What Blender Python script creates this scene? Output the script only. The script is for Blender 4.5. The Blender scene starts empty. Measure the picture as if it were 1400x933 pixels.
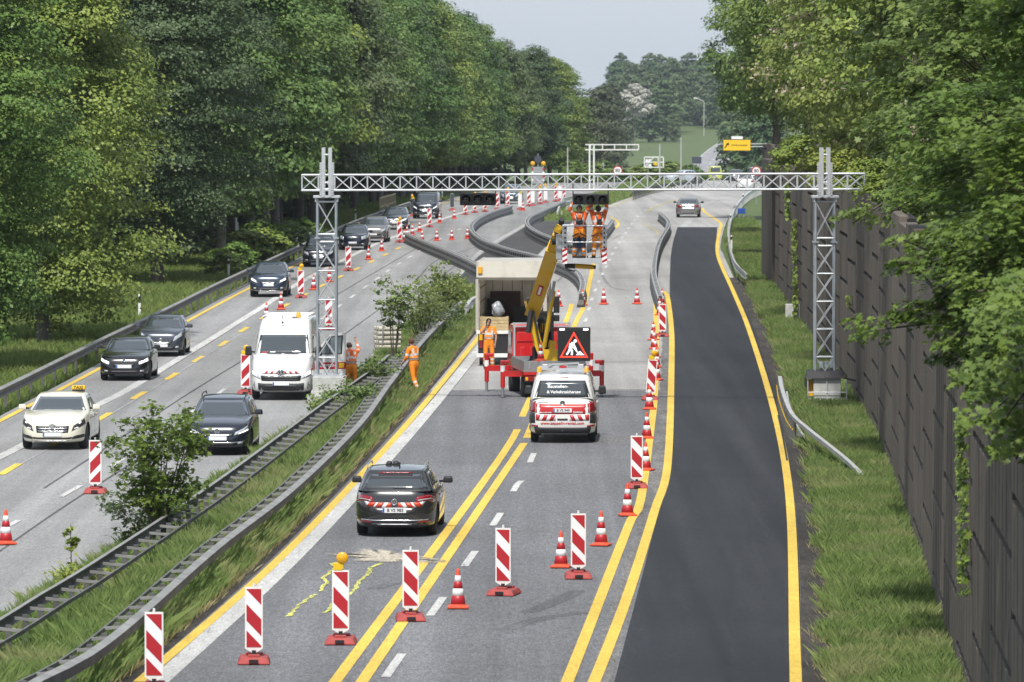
import bpy, bmesh, math, random
import numpy as np
from mathutils import Vector, Matrix
R = math.radians
random.seed(7)
SC = bpy.context.scene
COL = SC.collection

# ------------------------------------------------------------------ camera
F, YH, CH = 8000.0, 145.0, 9.4          # focal length in photo pixels, horizon row, camera height
PIT = math.atan((466.5 - YH) / F)
cd = bpy.data.cameras.new('camera'); cam = bpy.data.objects.new('camera', cd); COL.objects.link(cam)
cam.location = (0, 0, CH); cam.rotation_euler = (math.pi/2 - PIT, 0, 0)
cd.sensor_width = 36.0; cd.lens = 36.0 * F / 1400.0
cd.clip_start = 1.0; cd.clip_end = 9000
cd.dof.use_dof = True; cd.dof.focus_distance = 150; cd.dof.aperture_fstop = 6.0
SC.camera = cam

# ------------------------------------------------------------------ sky and sun
SUN_EL, SUN_AZ = R(57), R(186)           # azimuth clockwise from +Y (the view): behind the camera, a little to the left
w = bpy.data.worlds.new('World'); SC.world = w; w.use_nodes = True
nt = w.node_tree; bg = nt.nodes['Background']
sky = nt.nodes.new('ShaderNodeTexSky'); sky.sky_type = 'NISHITA'; sky.sun_disc = False
sky.sun_elevation = SUN_EL; sky.sun_rotation = SUN_AZ
sky.air_density = 1.0; sky.dust_density = 1.6; sky.ozone_density = 2.0; sky.altitude = 0
hs = nt.nodes.new('ShaderNodeHueSaturation'); hs.inputs['Saturation'].default_value = 0.75
nt.links.new(sky.outputs[0], hs.inputs['Color'])
veil = nt.nodes.new('ShaderNodeMix'); veil.data_type = 'RGBA'; veil.inputs[0].default_value = 0.66          # thin pale cloud veil over the blue
cn = nt.nodes.new('ShaderNodeTexNoise'); cn.inputs['Scale'].default_value = 3.0; cn.inputs['Detail'].default_value = 4
cr = nt.nodes.new('ShaderNodeMapRange'); cr.inputs[1].default_value = 0.3; cr.inputs[2].default_value = 0.7; cr.inputs[3].default_value = 0.92; cr.inputs[4].default_value = 1.06
nt.links.new(cn.outputs[0], cr.inputs[0])
vc = nt.nodes.new('ShaderNodeVectorMath'); vc.operation = 'SCALE'; vc.inputs[0].default_value = (7.0, 7.8, 8.8); nt.links.new(cr.outputs[0], vc.inputs['Scale'])
nt.links.new(hs.outputs[0], veil.inputs[6]); nt.links.new(vc.outputs[0], veil.inputs[7]); nt.links.new(veil.outputs[2], bg.inputs['Color'])
bg.inputs['Strength'].default_value = 0.10
sd = bpy.data.lights.new('sun', 'SUN'); sun = bpy.data.objects.new('sun', sd); COL.objects.link(sun)
sd.energy = 4.1; sd.angle = R(1.6); sd.color = (1.0, 0.955, 0.89)
_sv = Vector((math.sin(SUN_AZ)*math.cos(SUN_EL), math.cos(SUN_AZ)*math.cos(SUN_EL), math.sin(SUN_EL)))
sun.rotation_euler = _sv.to_track_quat('Z', 'Y').to_euler(); sun.location = (0, 0, 60)
vs = SC.view_settings; vs.view_transform = 'Standard'; vs.look = 'None'; vs.exposure = 0.20; vs.gamma = 1.0
vs.use_curve_mapping = False
SC.render.engine = 'CYCLES'
SC.cycles.max_bounces = 6; SC.cycles.transparent_max_bounces = 8; SC.cycles.volume_bounces = 0

# ------------------------------------------------------------------ lie of the land
_ZY = [0, 170, 200, 430, 480, 520, 750, 1000, 1300, 1900, 2100, 2600, 3400, 6000]
_ZZ = [0, 0, 0.05, 1.2, 1.3, 1.25, 0.0, -7.5, -5.6, -2.4, 1.8, 13, 12, 5]
_YS = np.arange(0, 6000, 5.0); _zs = np.interp(_YS, _ZY, _ZZ)
_k = np.ones(9)/9.0; _zs = np.convolve(np.pad(_zs, 4, 'edge'), _k, 'valid'); _zs = np.convolve(np.pad(_zs, 4, 'edge'), _k, 'valid')
def zr(Y): return float(np.interp(Y, _YS, _zs))
def ray(px, py):
    dx = (px - 700)/F; dy = (py - 466.5)/F
    return Vector((dx, math.cos(PIT) - dy*math.sin(PIT), -math.sin(PIT) - dy*math.cos(PIT)))
def gp(px, py, lift=0.0):                 # where the sight line through a photo pixel meets the road surface
    d = ray(px, py); z = 0.0; p = None
    for _ in range(14):
        t = (z + lift - CH)/d.z; p = Vector((0, 0, CH)) + d*t; z = zr(min(p.y, 900))
    return p
def at(px, py, Y):                        # the point at distance Y on a sight line
    d = ray(px, py); return Vector((0, 0, CH)) + d*(Y/d.y)
def catmull(P, n=8):
    out = []
    for i in range(len(P)-1):
        p0 = P[max(i-1, 0)]; p1 = P[i]; p2 = P[i+1]; p3 = P[min(i+2, len(P)-1)]
        for k in range(n):
            t = k/n
            out.append(0.5*((2*p1) + (p2-p0)*t + (2*p0-5*p1+4*p2-p3)*t*t + (3*p1-p0-3*p2+p3)*t**3))
    out.append(P[-1].copy()); return out
def resample(P, step):
    out = [P[0].copy()]; acc = 0.0
    for a, b in zip(P[:-1], P[1:]):
        L = (b-a).length; d = step - acc
        while d <= L:
            out.append(a.lerp(b, d/L)); d += step
        acc = L - (d - step)
    return out
def world_line(img, step=4.0, smooth=True):
    P = [gp(x, y) for x, y in img]
    if smooth and len(P) > 2: P = catmull(P, 10)
    P2 = resample(P, step)
    if (P2[-1]-P[-1]).length > 0.3*step: P2.append(P[-1])
    return P2
class YLine:                              # a line along the road as X of Y
    def __init__(self, img):
        P = world_line(img, 3.0); self.y = np.array([p.y for p in P]); self.x = np.array([p.x for p in P])
        o = np.argsort(self.y); self.y = self.y[o]; self.x = self.x[o]
    def __call__(self, Y):
        y, x = self.y, self.x
        if Y < y[0]: return float(x[0] + (Y-y[0])*(x[3]-x[0])/(y[3]-y[0]))
        if Y > y[-1]: return float(x[-1] + (Y-y[-1])*(x[-1]-x[-4])/(y[-1]-y[-4]))
        return float(np.interp(Y, y, x))
    def heading(self, Y): return math.atan2(self(Y+6)-self(Y-6), 12.0)   # angle to the right of +Y

# ------------------------------------------------------------------ materials
MAT = {}
def mat(name, col, rough=0.6, metal=0.0, var=0.0, scale=8.0, coat=0.0, emit=None, estr=0.0, spec=0.5, bump=0.0, coord='Object', dirt=None):
    if name in MAT: return MAT[name]
    m = bpy.data.materials.new(name); m.use_nodes = True; t = m.node_tree; b = t.nodes['Principled BSDF']
    b.inputs['Roughness'].default_value = rough; b.inputs['Metallic'].default_value = metal
    b.inputs['Specular IOR Level'].default_value = spec
    b.inputs['Coat Weight'].default_value = coat; b.inputs['Coat Roughness'].default_value = 0.04
    tc = t.nodes.new('ShaderNodeTexCoord')
    n = t.nodes.new('ShaderNodeTexNoise'); n.inputs['Scale'].default_value = scale; n.inputs['Detail'].default_value = 4
    t.links.new(tc.outputs[coord], n.inputs['Vector'])
    mx = t.nodes.new('ShaderNodeMix'); mx.data_type = 'RGBA'
    v = max(var, 0.03)
    c = list(col)
    mx.inputs[6].default_value = [max(0, q*(1-v)) for q in c] + [1]
    mx.inputs[7].default_value = [min(1, q*(1+v)) for q in c] + [1]
    mr = t.nodes.new('ShaderNodeMapRange'); mr.inputs[1].default_value = 0.3; mr.inputs[2].default_value = 0.7
    t.links.new(n.outputs[0], mr.inputs[0]); t.links.new(mr.outputs[0], mx.inputs[0])
    last = mx.outputs[2]
    if dirt:
        n2 = t.nodes.new('ShaderNodeTexNoise'); n2.inputs['Scale'].default_value = dirt[2]; n2.inputs['Detail'].default_value = 6
        t.links.new(tc.outputs[coord], n2.inputs['Vector'])
        r2 = t.nodes.new('ShaderNodeMapRange'); r2.inputs[1].default_value = dirt[1]; r2.inputs[2].default_value = dirt[1]+0.18; r2.inputs[4].default_value = dirt[3]
        t.links.new(n2.outputs[0], r2.inputs[0])
        m2 = t.nodes.new('ShaderNodeMix'); m2.data_type = 'RGBA'; m2.inputs[7].default_value = list(dirt[0]) + [1]
        t.links.new(r2.outputs[0], m2.inputs[0]); t.links.new(last, m2.inputs[6]); last = m2.outputs[2]
    t.links.new(last, b.inputs['Base Color'])
    if emit:
        b.inputs['Emission Color'].default_value = list(emit) + [1]; b.inputs['Emission Strength'].default_value = estr
    if bump:
        bp = t.nodes.new('ShaderNodeBump'); bp.inputs['Strength'].default_value = bump; bp.inputs['Distance'].default_value = 0.02
        t.links.new(n.outputs[0], bp.inputs['Height']); t.links.new(bp.outputs[0], b.inputs['Normal'])
    MAT[name] = m; return m

# ------------------------------------------------------------------ objects
def tag(o, label=None, cat=None, group=None, kind=None):
    if label: o['label'] = label
    if cat: o['category'] = cat
    if group: o['group'] = group
    if kind: o['kind'] = kind
    return o
def empty(name, loc=(0, 0, 0), rz=0.0, label=None, cat=None, group=None):
    o = bpy.data.objects.new(name, None); COL.objects.link(o); o.location = loc; o.rotation_euler = (0, 0, rz)
    o.empty_display_size = 0.3
    return tag(o, label, cat, group)
def link(name, me, parent=None):
    o = bpy.data.objects.new(name, me); COL.objects.link(o)
    if parent: o.parent = parent
    return o
def copy_tree(o, parent=None):
    c = o.copy(); COL.objects.link(c); c.parent = parent
    for ch in [x for x in CHILD.get(o.name, [])]: copy_child(ch, c)
    return c
def copy_child(o, parent):
    c = o.copy(); COL.objects.link(c); c.parent = parent
    for ch in CHILD.get(o.name, []): copy_child(ch, c)
    return c
CHILD = {}
def index_children():
    CHILD.clear()
    for o in COL.objects:
        if o.parent: CHILD.setdefault(o.parent.name, []).append(o)
def dup(o, loc, rz=0.0, label=None, group=None):
    c = copy_tree(o); c.location = loc; c.rotation_euler = (0, 0, rz)
    if label: c['label'] = label
    if group: c['group'] = group
    return c

class MB:                                 # mesh builder: vertices, faces, material slots
    def __init__(self): self.v = []; self.f = []; self.m = []; self.mats = []; self.sm = []
    def slot(self, m):
        if m not in self.mats: self.mats.append(m)
        return self.mats.index(m)
    def add(self, V, Fs, m=None, smooth=False, M=None):
        b = len(self.v)
        for p in V:
            p = Vector(p)
            if M is not None: p = M @ p
            self.v.append(p)
        s = self.slot(m) if m else 0
        for f in Fs: self.f.append([i+b for i in f]); self.m.append(s); self.sm.append(smooth)
        return self
    def box(self, c, s, m=None, rot=None, bev=0.0, taper=(1, 1)):
        x, y, z = s[0]/2, s[1]/2, s[2]/2; c = Vector(c)
        if bev <= 0:
            V = [(-x, -y, -z), (x, -y, -z), (x, y, -z), (-x, y, -z), (-x*taper[0], -y*taper[1], z), (x*taper[0], -y*taper[1], z), (x*taper[0], y*taper[1], z), (-x*taper[0], y*taper[1], z)]
            Fs = [(3, 2, 1, 0), (4, 5, 6, 7), (0, 1, 5, 4), (1, 2, 6, 5), (2, 3, 7, 6), (3, 0, 4, 7)]
            sm = False
        else:
            bm = bmesh.new(); bmesh.ops.create_cube(bm, size=1.0)
            for q in bm.verts:
                tx, ty = (taper if q.co.z > 0 else (1, 1))
                q.co = Vector((q.co.x*s[0]*tx, q.co.y*s[1]*ty, q.co.z*s[2]))
            bmesh.ops.bevel(bm, geom=bm.edges[:], offset=min(bev, 0.49*min(s)), segments=2, profile=0.6, affect='EDGES')
            bm.verts.index_update(); V = [q.co.copy() for q in bm.verts]; Fs = [[q.index for q in f.verts] for f in bm.faces]; bm.free(); sm = False
        M = Matrix.Translation(c)
        if rot is not None: M = M @ (rot.to_4x4() if hasattr(rot, 'to_4x4') else rot)
        return self.add(V, Fs, m, sm, M)
    def tube(self, a, b, r, m=None, n=8, r2=None, caps=True, smooth=True):
        a = Vector(a); b = Vector(b); d = b-a
        if d.length < 1e-6: return self
        q = d.to_track_quat('Z', 'Y').to_matrix(); r2 = r if r2 is None else r2
        V = []
        for i in range(n):
            t = 2*math.pi*i/n + math.pi/n; u = q @ Vector((math.cos(t), math.sin(t), 0)); V.append(a + u*r); V.append(b + u*r2)
        Fs = [(2*i, 2*((i+1) % n), 2*((i+1) % n)+1, 2*i+1) for i in range(n)]
        self.add(V, Fs, m, smooth)
        if caps: self.add([V[2*i] for i in range(n)], [list(range(n))[::-1]], m); self.add([V[2*i+1] for i in range(n)], [list(range(n))], m)
        return self
    def bar(self, a, b, w, h, m=None, up=(0, 0, 1)):      # rectangular bar from a to b
        a = Vector(a); b = Vector(b); d = (b-a); L = d.length
        if L < 1e-6: return self
        y = d.normalized(); z = Vector(up); x = y.cross(z)
        if x.length < 1e-4: x = y.cross(Vector((0, 1, 0)))
        x.normalize(); z = x.cross(y)
        M = Matrix((x, y, z)).transposed().to_4x4(); M.translation = (a+b)/2
        return self.add([(sx*w/2, sy*L/2, sz*h/2) for sx, sy, sz in ((-1, -1, -1), (1, -1, -1), (1, 1, -1), (-1, 1, -1), (-1, -1, 1), (1, -1, 1), (1, 1, 1), (-1, 1, 1))],
                        [(3, 2, 1, 0), (4, 5, 6, 7), (0, 1, 5, 4), (1, 2, 6, 5), (2, 3, 7, 6), (3, 0, 4, 7)], m, False, M)
    def lathe(self, prof, m=None, n=16, c=(0, 0, 0), axis=None, smooth=True):   # prof: (r, z)
        c = Vector(c); A = axis if axis is not None else Matrix.Identity(3); V = []; Fs = []
        for r, z in prof:
            for i in range(n):
                t = 2*math.pi*i/n; V.append(c + A @ Vector((r*math.cos(t), r*math.sin(t), z)))
        for k in range(len(prof)-1):
            for i in range(n):
                j = (i+1) % n; Fs.append((k*n+i, k*n+j, (k+1)*n+j, (k+1)*n+i))
        self.add(V, Fs, m, smooth)
        if prof[0][0] > 1e-4: self.add(V[:n], [list(range(n))[::-1]], m)
        if prof[-1][0] > 1e-4: self.add(V[-n:], [list(range(n))], m)
        return self
    def prism(self, poly, d, m=None, M=None):   # polygon in XZ extruded along Y by d (front face at y=0 facing -Y, back at y=d)
        n = len(poly); V = [(x, 0, z) for x, z in poly] + [(x, d, z) for x, z in poly]
        Fs = [list(range(n)), list(range(2*n-1, n-1, -1))] + [((i+1) % n, i, n+i, n+(i+1) % n) for i in range(n)]
        return self.add(V, Fs, m, False, M)
    def sphere(self, c, r, m=None, n=12, sc=(1, 1, 1)):
        prof = []
        k = max(6, n//2+1)
        V = []; Fs = []; c = Vector(c)
        for j in range(k+1):
            p = math.pi*j/k
            for i in range(n):
                t = 2*math.pi*i/n; V.append(c + Vector((r*sc[0]*math.sin(p)*math.cos(t), r*sc[1]*math.sin(p)*math.sin(t), -r*sc[2]*math.cos(p))))
        for j in range(k):
            for i in range(n):
                q = (i+1) % n; Fs.append((j*n+i, j*n+q, (j+1)*n+q, (j+1)*n+i))
        return self.add(V, Fs, m, True)
    def mesh(self, name, m=None):
        me = bpy.data.meshes.new(name)
        me.from_pydata([tuple(p) for p in self.v], [], self.f)
        if m is not None and not self.mats: self.mats = [m]
        for q in self.mats: me.materials.append(q)
        if len(self.mats) > 1: me.polygons.foreach_set('material_index', self.m)
        me.polygons.foreach_set('use_smooth', self.sm)
        me.validate(); me.update(); return me
    def build(self, name, m=None, parent=None): return link(name, self.mesh(name, m), parent)

def np_mesh(name, V, Fidx, m, attr=None):      # fast mesh: V (n,3), Fidx (k,q) all faces with q corners
    me = bpy.data.meshes.new(name); n, k, q = len(V), len(Fidx), Fidx.shape[1]
    me.vertices.add(n); me.vertices.foreach_set('co', np.ascontiguousarray(V, dtype=np.float32).ravel())
    me.loops.add(k*q); me.loops.foreach_set('vertex_index', np.ascontiguousarray(Fidx, dtype=np.int32).ravel())
    me.polygons.add(k); me.polygons.foreach_set('loop_start', np.arange(0, k*q, q, dtype=np.int32))
    me.update(calc_edges=True); me.materials.append(m)
    if attr is not None:
        a = me.attributes.new('tone', 'FLOAT', 'FACE'); a.data.foreach_set('value', np.ascontiguousarray(attr, dtype=np.float32))
    return me

def ribbon(name, P, w, m, lift, kind='structure', mb=None):
    own = mb is None; mb = mb or MB(); V = []
    for i, p in enumerate(P):
        a = P[max(i-1, 0)]; b = P[min(i+1, len(P)-1)]; d = (b-a); d.z = 0; d.normalize(); nrm = Vector((d.y, -d.x, 0))
        V += [p - nrm*w/2 + Vector((0, 0, lift)), p + nrm*w/2 + Vector((0, 0, lift))]
    mb.add(V, [(2*i, 2*i+1, 2*i+3, 2*i+2) for i in range(len(P)-1)], m)
    if own:
        o = mb.build(name, m); o['kind'] = kind; return o
def text_mesh(s, size, m, depth=0.002, align='CENTER', bold=False, spacing=1.0):
    cu = bpy.data.curves.new('lettering', 'FONT'); cu.body = s; cu.size = size; cu.extrude = depth; cu.align_x = align; cu.align_y = 'CENTER'
    cu.space_character = spacing
    if bold: cu.offset = size*0.018
    cu.resolution_u = 3
    o = bpy.data.objects.new('lettering', cu); COL.objects.link(o)
    dg = bpy.context.evaluated_depsgraph_get(); dg.update()
    me = bpy.data.meshes.new_from_object(o.evaluated_get(dg)); bpy.data.objects.remove(o)
    me.materials.clear(); me.materials.append(m); return me
def text(s, size, m, parent, loc, rot, **k):
    o = link('lettering', text_mesh(s, size, m, **k), parent); o.location = loc; o.rotation_euler = rot; return o
# ------------------------------------------------------------------ road lines traced from the photo, in world space
LL = YLine([(-150, 650), (0, 569), (130, 500), (292, 412), (338, 388), (410, 352), (470, 326), (540, 297), (600, 277), (660, 262), (720, 254), (770, 250)])
LR = YLine([(-90, 905), (0, 852), (190, 730), (420, 576), (492, 512), (530, 473), (626, 375), (667, 342), (722, 308), (752, 290), (780, 277), (806, 267)])
RL = YLine([(176, 937), (388, 748), (548, 580), (640, 470), (700, 392), (727, 357), (787, 301), (832, 281), (870, 268), (920, 256)])
RR = YLine([(1100, 940), (1092, 700), (1068, 560), (1035, 450), (1012, 400), (990, 350), (985, 335), (995, 300), (1010, 284), (1042, 261), (1070, 252)])
WALLX = YLine([(1312, 933), (1200, 606), (1148, 520), (1092, 440)])

# ------------------------------------------------------------------ surface materials
def pavement(name, col, streak=0.12, blotch=0.12, grain=0.25, rough=0.85, spots=0.0, wear=None, fade=None):
    m = bpy.data.materials.new(name); m.use_nodes = True; t = m.node_tree; b = t.nodes['Principled BSDF']; L = t.links.new
    b.inputs['Roughness'].default_value = rough; b.inputs['Specular IOR Level'].default_value = 0.25
    g = t.nodes.new('ShaderNodeNewGeometry')
    def noise(sx, sy, det=3, rough_=0.55):
        mp = t.nodes.new('ShaderNodeMapping'); mp.inputs['Scale'].default_value = (sx, sy, 1); L(g.outputs['Position'], mp.inputs[0])
        mp.inputs['Rotation'].default_value = (0, 0, 0.04)
        n = t.nodes.new('ShaderNodeTexNoise'); n.inputs['Scale'].default_value = 1; n.inputs['Detail'].default_value = det; n.inputs['Roughness'].default_value = rough_
        L(mp.outputs[0], n.inputs['Vector']); return n.outputs[0]
    def mul(a, k, amount):
        r = t.nodes.new('ShaderNodeMapRange'); r.inputs[1].default_value = 0.28; r.inputs[2].default_value = 0.72
        r.inputs[3].default_value = 1-amount; r.inputs[4].default_value = 1+amount; L(k, r.inputs[0])
        q = t.nodes.new('ShaderNodeMath'); q.operation = 'MULTIPLY'; L(r.outputs[0], q.inputs[1])
        if a is None: q.inputs[0].default_value = 1
        else: L(a, q.inputs[0])
        return q.outputs[0]
    k = mul(None, noise(26, 5, 2, 0.8), grain*1.25)
    k = mul(k, noise(11, 1.6, 3, 0.8), grain*0.9)
    k = mul(k, noise(1.3, 0.018, 3), streak)
    k = mul(k, noise(0.55, 0.006, 3), streak*1.2)
    k = mul(k, noise(0.25, 0.05, 5), blotch)
    k = mul(k, noise(0.9, 0.25, 5, 0.7), blotch*0.7)
    k = mul(k, noise(0.01, 0.09, 3, 0.7), blotch*0.8)
    if spots: k = mul(k, noise(3, 0.5, 6, 0.8), spots)
    v = t.nodes.new('ShaderNodeVectorMath'); v.operation = 'SCALE'; v.inputs[0].default_value = col; L(k, v.inputs['Scale'])
    last = v.outputs[0]
    if wear:                                   # patches where the paint has worn through to the road
        r = t.nodes.new('ShaderNodeMapRange'); r.inputs[1].default_value = wear[1]; r.inputs[2].default_value = wear[1]+0.10; r.inputs[4].default_value = wear[2]; L(noise(5.0, 0.8, 6, 0.75), r.inputs[0])
        q = t.nodes.new('ShaderNodeMix'); q.data_type = 'RGBA'; q.inputs[7].default_value = (*wear[0], 1); L(r.outputs[0], q.inputs[0]); L(last, q.inputs[6]); last = q.outputs[2]
    L(last, b.inputs['Base Color'])
    if fade:                                   # a thin, patchy layer: grains thin out towards the edge
        a = t.nodes.new('ShaderNodeAttribute'); a.attribute_name = 'tone'; ad = t.nodes.new('ShaderNodeMath'); ad.operation = 'ADD'; L(a.outputs['Fac'], ad.inputs[0]); L(noise(9, 1.6, 6, 0.8), ad.inputs[1])
        r = t.nodes.new('ShaderNodeMapRange'); r.inputs[1].default_value = fade[0]; r.inputs[2].default_value = fade[1]; r.inputs[4].default_value = fade[2]; L(ad.outputs[0], r.inputs[0]); L(r.outputs[0], b.inputs['Alpha'])
    bp = t.nodes.new('ShaderNodeBump'); bp.inputs['Strength'].default_value = 0.25; bp.inputs['Distance'].default_value = 0.01
    L(noise(30, 12, 2, 0.8), bp.inputs['Height']); L(bp.outputs[0], b.inputs['Normal'])
    return m
M_ASPH = pavement('road_asphalt', (0.150, 0.152, 0.160), 0.16, 0.12, 0.34)
M_LASPH = pavement('road_left_surface', (0.245, 0.245, 0.243), 0.16, 0.10, 0.22)
M_CONC = pavement('road_concrete', (0.315, 0.31, 0.30), 0.14, 0.12, 0.15)
M_DARK = pavement('fresh_asphalt', (0.017, 0.017, 0.0195), 0.40, 0.22, 0.32, 0.62, spots=0.15)
M_CROSS = pavement('crossover_asphalt', (0.066, 0.065, 0.066), 0.05, 0.15, 0.25)
M_DIRT = pavement('milled_edge', (0.050, 0.045, 0.041), 0.1, 0.3, 0.4, 0.95, spots=0.5)
M_WHITE = pavement('white_road_paint', (0.48, 0.48, 0.465), 0.05, 0.14, 0.2, spots=0.14, wear=((0.19, 0.19, 0.19), 0.56, 0.75))
M_OLDW = pavement('worn_white_paint', (0.36, 0.36, 0.355), 0.05, 0.2, 0.3)
M_YELL = pavement('yellow_marking_tape', (0.64, 0.45, 0.085), 0.04, 0.12, 0.14, spots=0.10, wear=((0.24, 0.20, 0.11), 0.60, 0.7))
M_PALEY = pavement('faded_yellow_tape', (0.42, 0.35, 0.15), 0.03, 0.10, 0.15)
M_TAR = pavement('tar_seal', (0.085, 0.085, 0.088), 0.05, 0.2, 0.3)

def grass_mat(name, c0, c1, dry, dry_amt=0.5, scale=0.35, attr=True):
    m = bpy.data.materials.new(name); m.use_nodes = True; t = m.node_tree; b = t.nodes['Principled BSDF']; L = t.links.new
    b.inputs['Roughness'].default_value = 0.75; b.inputs['Specular IOR Level'].default_value = 0.2
    g = t.nodes.new('ShaderNodeNewGeometry')
    n = t.nodes.new('ShaderNodeTexNoise'); n.inputs['Scale'].default_value = scale; n.inputs['Detail'].default_value = 5; L(g.outputs['Position'], n.inputs['Vector'])
    n2 = t.nodes.new('ShaderNodeTexNoise'); n2.inputs['Scale'].default_value = 9.0; n2.inputs['Detail'].default_value = 4; L(g.outputs['Position'], n2.inputs['Vector'])
    mx = t.nodes.new('ShaderNodeMix'); mx.data_type = 'RGBA'; mx.inputs[6].default_value = (*c0, 1); mx.inputs[7].default_value = (*c1, 1)
    if attr:
        a = t.nodes.new('ShaderNodeAttribute'); a.attribute_name = 'tone'; L(a.outputs['Fac'], mx.inputs[0])
    else: L(n2.outputs[0], mx.inputs[0])
    r = t.nodes.new('ShaderNodeMapRange'); r.inputs[1].default_value = 0.5; r.inputs[2].default_value = 0.68; r.inputs[4].default_value = dry_amt; L(n.outputs[0], r.inputs[0])
    m2 = t.nodes.new('ShaderNodeMix'); m2.data_type = 'RGBA'; m2.inputs[7].default_value = (*dry, 1); L(r.outputs[0], m2.inputs[0]); L(mx.outputs[2], m2.inputs[6])
    L(m2.outputs[2], b.inputs['Base Color'])
    if attr:
        tr = t.nodes.new('ShaderNodeBsdfTranslucent'); L(m2.outputs[2], tr.inputs['Color']); ms = t.nodes.new('ShaderNodeMixShader'); ms.inputs[0].default_value = 0.3
        L(b.outputs[0], ms.inputs[1]); L(tr.outputs[0], ms.inputs[2]); L(ms.outputs[0], t.nodes['Material Output'].inputs['Surface'])
    return m
M_GROUND = grass_mat('turf', (0.065, 0.100, 0.030), (0.105, 0.145, 0.048), (0.14, 0.14, 0.07), 0.5, 0.12, attr=False)
M_GRASS = grass_mat('grass_blades', (0.105, 0.180, 0.045), (0.290, 0.380, 0.125), (0.42, 0.39, 0.20), 0.6, 0.45)
M_GRASS2 = grass_mat('left_verge_grass_blades', (0.115, 0.175, 0.045), (0.260, 0.330, 0.095), (0.36, 0.35, 0.15), 0.35, 0.4)  # grass tones of the left verge

# ------------------------------------------------------------------ ground and carriageways
Ysg = sorted(set(list(range(-40, 60, 20)) + list(range(60, 900, 5)) + list(range(900, 3300, 40)) + list(range(3300, 6001, 300))))
Xsg = [-900, -500, -300, -200, -140, -100, -70, -50, -40, -30, -24, -18, -12, -8, -4, 0, 4, 8, 12, 16, 20, 26, 32, 40, 55, 75, 110, 150, 220, 320, 500, 900]
mb = MB(); V = []
for Y in Ysg:
    for X in Xsg:
        z = zr(max(Y, 0)) - 0.07
        V.append((X, Y, z))
nx = len(Xsg)
mb.add(V, [(j*nx+i, j*nx+i+1, (j+1)*nx+i+1, (j+1)*nx+i) for j in range(len(Ysg)-1) for i in range(nx-1)], M_GROUND, True)
tag(mb.build('ground'), kind='structure')

def sheet(name, fl, fr, Y0, Y1, m, lift=0.0, step=5.0, thick=0.0):
    Ys = [Y0]; y = math.floor(Y0/step)*step + step
    while y < Y1 - 0.01:
        if y > Y0 + 0.01: Ys.append(y)
        y += step
    Ys.append(Y1); V = []
    for Y in Ys:
        z = zr(max(Y, 0)) + lift; V += [(fl(Y), Y, z), (fr(Y), Y, z)]
    q = MB().add(V, [(2*i, 2*i+1, 2*i+3, 2*i+2) for i in range(len(Ys)-1)], m)
    if thick:
        for s in (0, 1):
            b = []
            for Y, k in zip(Ys, range(len(Ys))):
                p = Vector(V[2*k+s]); b += [p, p - Vector((0, 0, thick))]
            q.add(b, [(2*i, 2*i+2, 2*i+3, 2*i+1) if s else (2*i, 2*i+1, 2*i+3, 2*i+2) for i in range(len(Ys)-1)], m)
    return tag(q.build(name), kind='structure')
Y535 = gp(760, 534).y
sheet('road_southbound', LL, LR, -30, 760, M_LASPH, 0.0, thick=0.08)
sheet('road_northbound', RL, RR, -30, 760, M_CONC, 0.0, thick=0.08)
NA_L = YLine([(838, 940), (897, 712), (916, 620), (920, 500), (919, 440), (915.5, 400), (918, 343), (925.6, 313)])
NA_R = YLine([(1097, 940), (1088, 700), (1064, 560), (1031, 450), (1008, 402), (986, 356), (980, 335), (980.5, 311)])
Y311 = gp(950, 311).y
sheet('road_asphalt_section', lambda Y: RL(Y)+0.004, lambda Y: NA_L(Y), -30, Y535, M_ASPH, 0.004)
sheet('road_new_asphalt', NA_L, NA_R, -30, Y311, M_DARK, 0.008)
sheet('road_crossover', lambda Y: LR(Y)+0.004, lambda Y: RL(Y)-0.004, gp(690, 402).y, gp(760, 303).y, M_CROSS, 0.002)
DIRT_R = lambda Y: RR(Y) + 0.68 + 0.14*math.sin(Y*0.9) + 0.10*math.sin(Y*2.3+1) + .06*math.sin(Y*5.1)
sheet('road_edge_soil', lambda Y: NA_R(Y)+0.002, DIRT_R, -30, gp(1000, 380).y, M_DIRT, 0.006, step=1.5)
sheet('road_edge_soil', lambda Y: RL(Y)-0.28-0.10*math.sin(Y*0.7), RL, -30, gp(700, 402).y, M_DIRT, -0.004, step=1.5)
sheet('road_milled_strip', lambda Y: NA_L(Y)-0.42-0.03*math.sin(Y*1.1), lambda Y: NA_L(Y)-0.05, -30, gp(918, 400).y, pavement('scarified_strip', (0.16, 0.155, 0.15), 0.2, 0.2, 0.4, spots=0.4), 0.008, step=2)

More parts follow.
